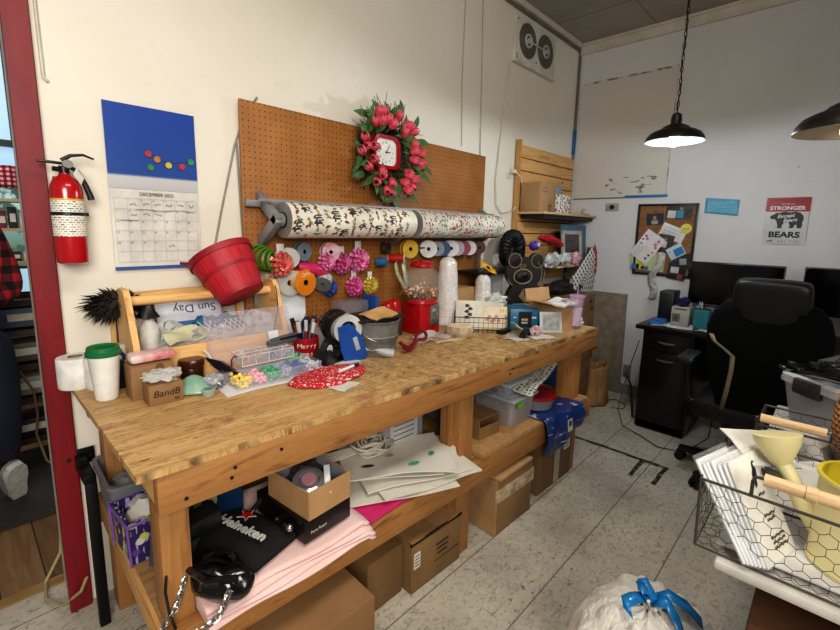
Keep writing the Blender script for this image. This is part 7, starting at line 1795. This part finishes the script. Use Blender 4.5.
def wire_crate(lb, loc, rz, w, d, h, inset=.004):
    """w along local x, d along local y; wire frame basket with chicken wire sides"""
    th = thing('chicken_wire_basket', lb, 'basket', loc, rz)
    T_ = [(-w/2, -d/2, h), (w/2, -d/2, h), (w/2, d/2, h), (-w/2, d/2, h)]
    B_ = [(-w/2+inset, -d/2+inset, .004), (w/2-inset, -d/2+inset, .004), (w/2-inset, d/2-inset, .004), (-w/2+inset, d/2-inset, .004)]
    m = MB(); m.tube(T_, .0035, 8, closed=True); m.tube(B_, .003, 8, closed=True)
    for a_, b_ in zip(T_, B_): m.tube([a_, b_], .003, 8)
    m.build('wire_frame', WG, th)
    for k in range(4):
        b0, b1, t0, t1 = Vector(B_[k]), Vector(B_[(k+1) % 4]), Vector(T_[k]), Vector(T_[(k+1) % 4])
        U_ = (b1-b0).normalized(); mid = (t0+t1)/2-(b0+b1)/2; V_ = mid.normalized()
        m = MB(); hexwire(m, b0, U_, V_, (b1-b0).length, mid.length); m.build('wire_mesh', WG, th)
    m = MB(); hexwire(m, B_[0], (1, 0, 0), (0, 1, 0), w-2*inset, d-2*inset); m.build('wire_mesh', WG, th)
    return th
b1 = wire_crate('chicken wire basket with a wooden grip holding cards and the watering can', (1.245, -.115, TZ+.002), R(-90), .56, .30, .165)
HDL = wood('cfae84', 'd8ba92', 'b8956a', ax=0, knots=False)
m = MB(); m.cyl((-.172, -.165, .215), (.0, -.165, .215), .0125, seg=18); m.lathe([(.0115, -.01), (.0145, -.008), (.0145, .008), (.0115, .01)], (-.10, -.165, .215), 18, Matrix.Rotation(R(90), 4, 'Y')); m.build('wooden_grip', HDL, b1)
m = MB(); m.tube([(-.19, -.15, .165), (-.19, -.155, .20), (-.185, -.162, .214), (-.165, -.165, .216)], .0035, 8); m.build('grip_wire', WG, b1)
m = MB(); m.tube([(.02, -.15, .165), (.02, -.155, .20), (.015, -.162, .214), (-.005, -.165, .216)], .0035, 8); m.build('grip_wire', WG, b1)
b2 = wire_crate('second chicken wire basket with a wooden grip, behind the first one', (1.66, -.13, TZ+.002), R(-90), .50, .20, .16)
m = MB(); m.cyl((-.24, -.125, .19), (-.10, -.125, .19), .012, seg=18); m.build('wooden_grip', HDL, b2)
m = MB(); m.tube([(-.25, -.10, .16), (-.25, -.12, .188), (-.235, -.125, .19)], .003, 6); m.build('grip_wire', WG, b2)
m = MB(); m.tube([(-.09, -.10, .16), (-.09, -.12, .188), (-.10, -.125, .19)], .003, 6); m.build('grip_wire', WG, b2)
m = MB(); m.box((0, 0, .005), (.17, .40, .006)); tag(m.build('paper_liner', mat('b9926a', .7), loc=(1.64, -.18, TZ+.01)), 'tan paper liner in the bottom of the second wire basket', 'paper')
m = MB(); m.sheet((-.12, -.24, 0), (.12, -.24, 0), (.12, .24, 0), (-.12, .24, 0), .003, warp=.004); tag(m.build('white_liner_paper', mat('d9d8d6', .5), loc=(1.245, -.115, TZ+.012)), 'white paper lining the bottom of the first wire basket', 'paper')
# leaning sleeved cards
random.seed(6)
lbc = ['nearest sleeved card with a black bird drawing leaning in the wire basket', 'second sleeved white card from the front of the leaning row', 'third sleeved white card from the front of the leaning row', 'fourth sleeved white card, middle of the leaning row', 'fifth sleeved white card from the front, behind the middle one', 'sixth sleeved white card, one before the last', 'last sleeved white card at the left end of the leaning row']
for k in range(7):
    # base on basket floor, leaning to +y
    th = thing('sleeved_greeting_card', lbc[k], 'card', (1.165-.003*k, .012+.0065*k, TZ+.016), rot=(R(-28-.9*k+random.uniform(-.6, .6)), 0, R(-16)))
    w_, h_ = .132, .215-.004*(k % 3)
    m = MB(); m.box((0, 0, h_/2), (w_, .0045, h_), bev=.001); m.build('card_body', mat('efece2' if k == 0 else 'f0f0f2', .5), th)
    m = MB(); m.box((0, .0, h_/2+.004), (w_+.006, .0068, h_+.012), bev=.001); m.build('clear_sleeve', glass((240, 240, 240), .1, .1), th)
    if k == 0:
        m = MB(); bird = [(-.012, .0), (-.006, .012), (.0, .018), (.004, .030), (.010, .034), (.018, .030), (.010, .026), (.012, .014), (.008, .002), (.0, -.006), (-.004, -.016), (-.012, -.020)]
        m.prism(bird, .0006, Matrix.Translation((.012, -.0036, .165)) @ TX); m.build('bird_print', mat('22201c', .6), th)
        for zz, s_, w2 in ((.125, 'hello', .016), (.085, 'from the', .010), (.07, 'north woods', .010), (.035, 'hand made with care', .007), (.024, 'printed on paper', .007)):
            text('~'*0+s_, w2, th, (.015, -.0038, zz), (R(90), 0, 0), mat('55524a', .6), bold=0) if False else None
        m = MB()
        for zz, n_, w2 in ((.130, 4, .03), (.088, 6, .045), (.078, 5, .035), (.045, 9, .06), (.035, 8, .055), (.025, 9, .06)):
            for q in range(n_): m.box((.012-w2/2+w2*(q+.5)/n_, -.0037, zz+.0012*math.sin(q*2.2)), (w2/n_*.7, .0006, .0045))
        m.build('small_print', mat('4c4a44', .6), th)
m = MB(); m.sheet((-.07, -.05, 0), (.07, -.05, 0), (.07, .06, .02), (-.07, .06, .02), .003, warp=.004); o = tag(m.build('open_white_card', mat('e3e0d8', .5), loc=(1.29, .085, TZ+.185), rot=(R(12), R(8), R(-35))), 'open white folded card lying across the top behind the sleeved cards', 'card')
m = MB(); m.sheet((-.09, -.06, 0), (.09, -.06, 0), (.09, .06, 0), (-.09, .06, 0), .003, warp=.004); tag(m.build('white_card_sheet', mat('dcdad6', .5), loc=(1.36, -.03, TZ+.14), rot=(R(6), R(-6), R(-60))), 'plain white sheet between the two wire baskets behind the watering can', 'card')
m = MB(); m.sheet((-.06, -.05, 0), (.06, -.05, 0), (.06, .05, 0), (-.06, .05, 0), .004, warp=.004); tag(m.build('dark_green_packet', mat('20281f', .4, c2=(60, 70, 56)), loc=(1.27, .04, TZ+.15), rot=(R(20), R(10), R(30))), 'dark green packet under the watering can spout', 'packet')
for k in range(3):
    th = thing('small_white_box', ['small white box leaning at the front of the second wire basket', 'second small white box behind the first in the second wire basket', 'third small white box in the second wire basket'][k], 'box', (1.60+.045*k, -.0-.055*k, TZ+.02), rot=(R(-25), 0, R(-20)))
    m = MB(); m.box((0, 0, .07), (.07, .035, .14), bev=.002); m.build('carton', mat('cfccc6', .5), th)
    m = MB(); m.box((0, -.0185, .07), (.05, .001, .05)); m.build('print', mat('8c8a88', .6), th)
# watering can
wc_ = thing('watering_can', 'pale yellow enamel watering can with a flared spout in the wire basket', 'watering can', (1.235, -.108, TZ+.014))
YE = mat('ddd3a4', .35, c2=(212, 200, 142), sc=3); YI = mat('c9b430', .4)
m = MB(); m.lathe([(0, 0), (.082, 0), (.087, .004), (.088, .012), (.085, .016), (.085, .19), (.09, .194), (.09, .20), (.082, .2), (.08, .02), (0, .01)], seg=48, mats=[0]*7+[1, 1, 1]); m.build('can_body', [YE, YI], wc_)
m = MB(); sp_ = cat([Vector((.0, .07, .06)), Vector((.0, .10, .10)), Vector((.0, .125, .15)), Vector((.002, .15, .19))], 12); m.tube(sp_, .017, 16, rf=lambda u: 1.1-.2*u); m.build('spout', YE, wc_)
m = MB(); T_ = Matrix.Translation((.002, .150, .183)) @ Matrix.Rotation(R(-14), 4, 'X') @ Matrix.Rotation(R(8), 4, 'Y')
m.lathe([(.014, -.005), (.018, .0), (.03, .02), (.043, .045), (.046, .06), (.047, .064), (.043, .065), (0, .060)], seg=40, T=T_, mats=[0]*6+[0]); m.build('spout_rose', YE, wc_)
m = MB(); m.tube([(0, .05, .2), (0, .03, .25), (0, -.04, .26), (0, -.085, .2), (0, -.086, .12)], .006, 8); m.build('handle', YE, wc_)
bxs = MB(); bxs.box((0, 0, .045), (.17, .17, .09), bev=.003); tag(bxs.build('tan_carton', mat('a9865c', .7), loc=(1.66, -.15, TZ+.015)), 'tan carton in the second wire basket under the wicker basket', 'box')
# woven basket at right edge
t = NT('wicker'); x, y, z = t.sep(t.co()); a_ = t.math('ARCTAN2', y, x)
w1 = t.math('SINE', t.math('ADD', t.math('MULTIPLY', a_, 34), t.math('MULTIPLY', t.math('FLOOR', t.math('MULTIPLY', z, 70)), PI))); w2 = t.math('SINE', t.math('MULTIPLY', z, 70*2*PI))
hh = t.math('ADD', w1, w2)
t.set(Base=t.ramp(t.math('MULTIPLY_ADD', hh, .25, .5), [(.1, '5f3814'), (.5, 'b57a3c'), (.9, 'cf9a5c')]), Rough=.6); t.bump(hh, .6, .004)
wk = thing('wicker_basket', 'round woven tan wicker basket at the right edge of the picture', 'basket', (1.63, -.136, TZ+.105))
m = MB(); m.lathe([(0, 0), (.07, 0), (.09, .03), (.10, .08), (.098, .14), (.09, .17), (.085, .165), (.09, .08), (.06, .01), (0, .01)], seg=48); m.build('basket_body', t.m, wk)
m = MB(); m.lathe([(.084, .165), (.092, .162), (.097, .172), (.09, .182), (.084, .175), (.084, .165)], seg=48); m.build('rim', mat('b57f42', .6, c2=(140, 90, 44), sc=40), wk)
# clear storage tote with hangers
ct = thing('clear_storage_tote', 'frosted clear storage tote with a grey latch on the white table', 'tote', (2.07, -.16, TZ+.002), R(-42))
m = MB(); bin_(m, .36, .30, .42, .36, .19, .04, .004); m.build('tote_body', glass((190, 196, 205), .3, .6), ct)
m = MB()
a_ = rrect(.44, .38, .06, 6); b_ = rrect(.40, .34, .05, 6)
L = [[m._v((x_, y_, z_)) for x_, y_ in p] for p, z_ in ((a_, .19), (a_, .215), (b_, .222), (b_, .19))]
for i in range(4): m._bridge(L[i], L[(i+1) % 4], 0)
m.build('rim', mat('c3c5c8', .3), ct)
m = MB(); m.box((-.215, .06, .19), (.022, .1, .055), bev=.008); m.build('latch', mat('3c3d42', .4), ct)
for q in (-.13, .0, .13):
    m = MB(); m.box((q, -.185, .11), (.006, .006, .16)); m.build('rib', mat('b6b9be', .3), ct)
m = MB(); m.box((0, 0, .10), (.35, .29, .17), bev=.02); tag(m.build('tote_contents', mat('7c828c', .7, c2=(100, 104, 112), sc=8), loc=(2.07, -.16, TZ+.01), rot=(0, 0, R(-42))), 'grey folded fabric inside the frosted storage tote', 'fabric')
random.seed(14)
for k in range(5):
    th = thing('black_hanger', ['front', 'second', 'third', 'fourth', 'rear'][k]+' black plastic hanger in the bunch on the storage tote', 'hanger', (1.93+.015*k, -.06-.010*k, TZ+.238+.012*k), rot=(R(random.uniform(-14, 14)), R(random.uniform(-2, 12)), R(-76+11*k)))
    m = MB(); m.tube([(-.17, .0, 0), (-.16, .015, 0), (0, .05, .01), (.16, .012, 0), (.17, 0, 0), (.16, -.012, 0), (-.16, -.01, 0)], .006, 6, closed=True); m.build('hanger_body', mat('101112', .25), th)
    m = MB(); m.tube([(0, .05, .01), (0, .075, .01), (.015, .09, .01), (.02, .075, .01)], .003, 6); m.build('hook', mat('a8aaac', .2, .9), th)
    m = MB()
    m.box((-.165, 0, .006), (.02, .018, .012), bev=.003)
    m.build('clip', mat('2c3a3c', .2, .6), th)
    m = MB(); m.box((.165, 0, .006), (.02, .018, .012), bev=.003)
    m.build('clip', mat('2c3a3c', .2, .6), th)
m = MB(); m.grid(lambda u, v: (-.13+.26*u, -.10+.20*v, .05*math.sin(PI*v)*(1-.3*u)-.02*v), 10, 10); tag(m.build('white_paper_bag_pile', mat('cdc9c2', .5), loc=(1.95, -.27, TZ+.215), rot=(R(-8), 0, R(-40)), solid=.002), 'white curved paper lying in the top of the storage tote', 'paper')
o = (lambda m: m)(MB()); o.ball((0, 0, .03), .05, (1.6, .9, .6), jit=.5, seg=20); tag(o.build('blue_film', mat('1e2c6a', .3), loc=(2.26, -.16, TZ+.23)), 'dark blue crumpled film at the back of the storage tote', 'film')
o = MB(); o.ball((0, 0, .03), .07, (1.5, .9, .6), jit=.5, seg=20, sd=4); tag(o.build('clear_film', mat('b2b6b8', .2, c2=(220, 220, 220)), loc=(2.22, -.27, TZ+.22)), 'pale crumpled film at the right back of the storage tote', 'film')
o = MB(); o.box((0, 0, .025), (.16, .09, .05), bev=.008); tag(o.build('grey_plastic_case', mat('3a3c40', .3), loc=(2.20, -.06, TZ+.215), rot=(0, R(-5), R(-30))), 'dark grey plastic case at the back corner of the storage tote', 'case')

# ================= trash bag =================
tr = thing('trash_bag', 'full white plastic trash bag tied with blue drawstrings on the floor', 'trash bag', (1.34, .285, 0)); tr.scale = (1.06, 1.06, 1.05)
def trf(u, v):
    a = 2*PI*u
    z_ = .33*math.sin(v*PI/2)**.9 if v < 1 else .33
    r_ = .215*math.cos(v*PI/2)**.55 if v < 1 else 0.0
    r_ = max(r_, .012)
    pl_ = .020*math.sin(a*13+3*math.sin(a*2))*v**1.5*(1-v*.5)+.035*noise.noise(Vector((math.cos(a)*1.4, math.sin(a)*1.4, v*2)))
    n2 = .012*noise.noise(Vector((math.cos(a)*5, math.sin(a)*5, v*7)))
    return ((r_+pl_+n2)*math.cos(a), (r_+pl_+n2)*math.sin(a), max(.002, z_+.02*noise.noise(Vector((math.cos(a)*3, math.sin(a)*3, v*4)))*v+.012*math.sin(a*11)*v*(1-v)*2))
t = NT('trash_plastic'); nn = t.noise(t.map(scale=(1, 1, .5)), 20, 6, .65, 2.2); bg_ = t.noise(t.co(), 5, 3)
t.set(Base=t.mix(t.ramp(bg_, [(.5, 0.0), (.66, .35)]), t.ramp(nn, [(.3, 'f0ece4'), (.7, 'd8d3ca')]), '8f8c88'), Rough=.35); t.bump(nn, .9, .014)
m = MB(); m.grid(trf, 120, 48, closeu=True); m.build('bag_body', t.m, tr, ang=180)
m = MB()
for k in range(11):
    a = 2*PI*k/11; m.tube([(0.0, 0, .31), (.015*math.cos(a), .015*math.sin(a), .335), (.035*math.cos(a+.3), .035*math.sin(a+.3), .35+.01*(k % 3))], .009, 6, rf=lambda u: 1-.5*u)
m.build('gathered_neck', t.m, tr)
BLT = mat('1f7fc0', .2, c2=(24, 100, 160), sc=20)
m = MB()
m.strip([(-.10, .03, .355), (-.08, .045, .37), (-.05, .03, .372), (-.02, .012, .365), (0, 0, .35)], (.4, .9, .2), .034)
m.strip([(-.045, .0, .365), (-.02, .03, .385), (.01, .01, .37)], (.5, .7, .3), .036)
m.strip([(0, 0, .352), (-.01, -.04, .375), (-.03, -.075, .35), (-.045, -.10, .31)], (.9, .1, .3), .036)
m.strip([(0, 0, .352), (.03, -.035, .37), (.035, -.08, .36), (.03, -.12, .335)], (.9, .3, .1), .038)
m.strip([(.0, -.01, .36), (.02, .02, .38), (.0, .04, .375)], (.7, .3, .4), .03)
m.build('drawstring', BLT, tr, solid=.0015)
m = MB(); m.ball((0, 0, .362), .016, (1.2, .9, .8), jit=.5); m.build('knot', BLT, tr)

# ================= person beyond the doorway =================
P = thing('person', 'person in a red and black plaid shirt and dark jeans standing beyond the doorway', 'person', (-.03, 2.88, 0))
def skin(name, V, E, rad, mt, parent, root=0, sub=2):
    me = bpy.data.meshes.new(name); me.from_pydata([Vector(v) for v in V], E, []); me.update()
    o = bpy.data.objects.new(name, me); COL.objects.link(o); o.parent = parent
    md = o.modifiers.new('Skin', 'SKIN'); md.use_smooth_shade = True
    sv = me.skin_vertices[0].data if me.skin_vertices else None
    if sv is None:
        bm = bmesh.new(); bm.from_mesh(me); bm.verts.layers.skin.verify(); bm.to_mesh(me); bm.free(); sv = me.skin_vertices[0].data
    for i, r_ in enumerate(rad):
        sv[i].radius = (r_, r_) if not isinstance(r_, tuple) else r_
        sv[i].use_root = (i == root)
    s2 = o.modifiers.new('Sub', 'SUBSURF'); s2.levels = sub; s2.render_levels = sub
    me.materials.append(mt); return o
SKN = mat('c08e72', .5, c2=(180, 124, 98))
# full body underneath: pelvis 0, spine, chest, neck, head; arms; legs
V = [(0, 0, .93), (0, -.01, 1.12), (0, -.02, 1.32), (0, -.01, 1.44), (0, -.01, 1.50),
     (.16, -.01, 1.38), (.2, .0, 1.12), (.06, -.19, 1.06), (-.16, -.01, 1.38), (-.2, .02, 1.12), (-.18, -.15, .97),
     (.09, .0, .88), (.10, -.01, .50), (.11, .04, .3), (-.09, 0, .88), (-.09, -.02, .49), (-.09, .02, .08)]
E_ = [(0, 1), (1, 2), (2, 3), (3, 4), (2, 5), (5, 6), (6, 7), (2, 8), (8, 9), (9, 10), (0, 11), (11, 12), (12, 13), (0, 14), (14, 15), (15, 16)]
rd = [.12, .11, .13, .055, .05, .055, .045, .032, .055, .045, .032, .085, .055, .04, .085, .055, .04]
skin('body', V, E_, rd, SKN, P)
m = MB(); m.ball((0, -.02, 1.62), .1, (.78, .95, 1.15), seg=24, rings=16); m.ball((0, -.118, 1.60), .016, (.8, 1, 1.2)); m.ball((.078, -.01, 1.61), .02, (.3, .8, 1.3)); m.ball((-.078, -.01, 1.61), .02, (.3, .8, 1.3))
m.ball((0, -.108, 1.565), .014, (1.6, .5, .4), mat=1)
for s_ in (-1, 1): m.ball((s_*.03, -.105, 1.63), .011, (1.2, .6, .8), mat=2)
m.build('head', [SKN, mat('9a4a44', .5), mat('2a2422', .3)], P)
m = MB(); m.ball((0, .01, 1.66), .105, (.85, 1.0, 1.0), seg=28, rings=16, jit=.1); m.ball((0, .06, 1.58), .08, (.9, .7, 1.2), jit=.1); m.build('hair', mat('3a281c', .8), P)
for s_ in (-1, 1):
    hx, hy, hz = (.045 if s_ > 0 else -.18), (-.21 if s_ > 0 else -.16), (1.05 if s_ > 0 else .975)
    Vh = [(hx, hy, hz), (hx, hy-.04, hz-.02)]; Eh = [(0, 1)]; rh = [.026, .028]
    for q in range(4):
        bx_ = hx+(q-1.5)*.018; i0 = len(Vh); Ln = (.03, .034, .032, .026)[q]
        Vh += [(bx_, hy-.07, hz-.028), (bx_, hy-.07-Ln*.8, hz-.045), (bx_, hy-.07-Ln*1.2, hz-.065)]; Eh += [(1, i0), (i0, i0+1), (i0+1, i0+2)]; rh += [.010, .009, .008]
    i0 = len(Vh); Vh += [(hx-s_*.035, hy-.03, hz-.02), (hx-s_*.045, hy-.06, hz-.03)]; Eh += [(0, i0), (i0, i0+1)]; rh += [.011, .009]
    skin('hand', Vh, Eh, rh, SKN, P, sub=1)
t = NT('plaid_shirt'); x, y, z = t.sep(t.co())
def stripe(v, p, w): return t.math('LESS_THAN', t.math('FRACT', t.math('DIVIDE', v, p)), w)
xx = t.math('ADD', x, t.math('MULTIPLY', y, .6))
k_ = t.math('MULTIPLY', t.math('ADD', stripe(xx, .075, .5), stripe(z, .075, .5)), .5)
t.set(Base=t.ramp(k_, [(0.0, 'a8202a'), (.4, '5a1418'), (.9, '120c0e')], 'CONSTANT'), Rough=.9)
V = [(0, 0, .90), (0, 0, 1.0), (0, -.01, 1.16), (0, -.02, 1.33), (0, -.01, 1.43), (.165, -.01, 1.37), (.215, .0, 1.12), (.07, -.17, 1.065), (-.165, -.01, 1.37), (-.215, .02, 1.12), (-.19, -.13, .985)]
E_ = [(0, 1), (1, 2), (2, 3), (3, 4), (3, 5), (5, 6), (6, 7), (3, 8), (8, 9), (9, 10)]
skin('shirt', V, E_, [(.18, .13), (.175, .13), (.165, .13), (.16, .13), (.075, .07), .075, .062, .05, .075, .062, .05], t.m, P, root=2)
JN = mat('12172a', .8, c2=(20, 26, 46), sc=12)
V = [(0, 0, .97), (0, 0, .88), (.115, .0, .80), (.125, -.01, .50), (.12, .06, .24), (-.10, 0, .80), (-.10, -.02, .49), (-.10, .01, .10)]
skin('jeans', V, [(0, 1), (1, 2), (2, 3), (3, 4), (1, 5), (5, 6), (6, 7)], [(.17, .125), (.165, .12), (.105, .11), (.078, .08), (.062, .062), .105, .08, .062], JN, P, root=1)
def shoe(loc, rot):
    m = MB()
    def sf_(k, wz=1):
        return [(( .045 if y_ > .02 else .038)*s_, y_) for s_, y_ in ()]
    outl_ = [(.0, -.16), (.03, -.15), (.045, -.11), (.046, -.05), (.036, .02), (.036, .08), (.026, .11), (0, .12)]
    pl2 = outl_+[(-a, b) for a, b in outl_[::-1][1:-1]]
    m.prism(pl2, .028, Matrix.Translation((0, 0, 0))); so = m
    o1 = so.build('shoe_sole', mat('cfccc4', .6, c2=(170, 168, 162), sc=30, bump=.3), P, loc, rot)
    m = MB(); L = []
    for kx, ky, z_ in ((1, 1, .028), (.98, .97, .05), (.85, .8, .075), (.75, .55, .10)):
        L.append([m._v((a*kx, (b-.03)*ky+.03+(.02 if z_ > .06 else 0), z_)) for a, b in pl2])
    for a_, b_ in zip(L, L[1:]): m._bridge(a_, b_, 0)
    m._f(L[-1]); m.build('shoe_upper', mat('a8a6a2', .7, c2=(130, 130, 128), sc=30), P, loc, rot, ang=60)
    m = MB()
    for q in range(4): m.tube([(-.02, -.09+.025*q, .078+.006*q), (0, -.09+.025*q, .086+.006*q), (.02, -.09+.025*q, .078+.006*q)], .003, 5)
    m.build('laces', mat('dcdad4', .7), P, loc, rot)
shoe((.155, .05, .10), (R(-64), R(-14), R(24)))
shoe((-.10, .0, .0), (0, 0, R(-8)))

# groups for repeats
GR_ = {'black_hanger': 'black hangers piled on the storage tote', 'blue_photo_box': 'blue boxes beside the open carton', 'cardboard_box': 'cardboard boxes', 'chicken_wire_basket': 'chicken wire baskets on the white table', 'computer_monitor': 'monitors on the desk', 'beads': 'beads in the organiser', 'craft_pins': 'pins in the organiser', 'jar': 'jars with red lids', 'desk_papers': 'papers on the desk', 'desk_pen': 'pens in the teal cup', 'gift_bow': 'gift bows on the pegboard', 'gift_wrap_roll': 'gift wrap rolls on the rack', 'iridescent_cone': 'iridescent cones on the workbench', 'marker_pen': 'pens in the red mug', 'pen': 'pens in the red mug', 'open_carton': 'open cartons', 'paint_brush': 'brushes in the clear cup', 'painters_tape': 'blue painters tape on the walls', 'paper_card': 'cards at the bench front', 'paper_scrap': 'paper scraps by the bandana', 'pendant_lamp': 'pendant lamps', 'pinned_note': 'papers on the cork board', 'pinned_photo': 'photos on the cork board', 'plastic_packet': 'packets on the lower corner shelf', 'plastic_storage_tub': 'plastic tubs on the raised shelf', 'printed_card': 'cards in the wire basket', 'printed_sheet': 'printed sheets on the tubs', 'ribbon_spool': 'ribbon spools on the pegboard', 'ribbon_tail': 'ribbon tails on the pegboard', 'sleeved_greeting_card': 'sleeved cards leaning in the wire basket', 'small_white_box': 'small white boxes in the second wire basket', 'storage_bin': 'bins on the dark shelving', 'thin_cable': 'thin cables on the floor', 'toilet_paper_roll': 'toilet paper rolls on the workbench', 'wall_outlet': 'wall outlets', 'wall_shelf': 'corner wall shelves', 'white_paper_bag': 'flat white paper bags on the shelf'}
for o in bpy.data.objects:
    if o.parent is None and 'label' in o and 'group' not in o:
        g = GR_.get(o.name.split('.')[0])
        if g: o['group'] = g
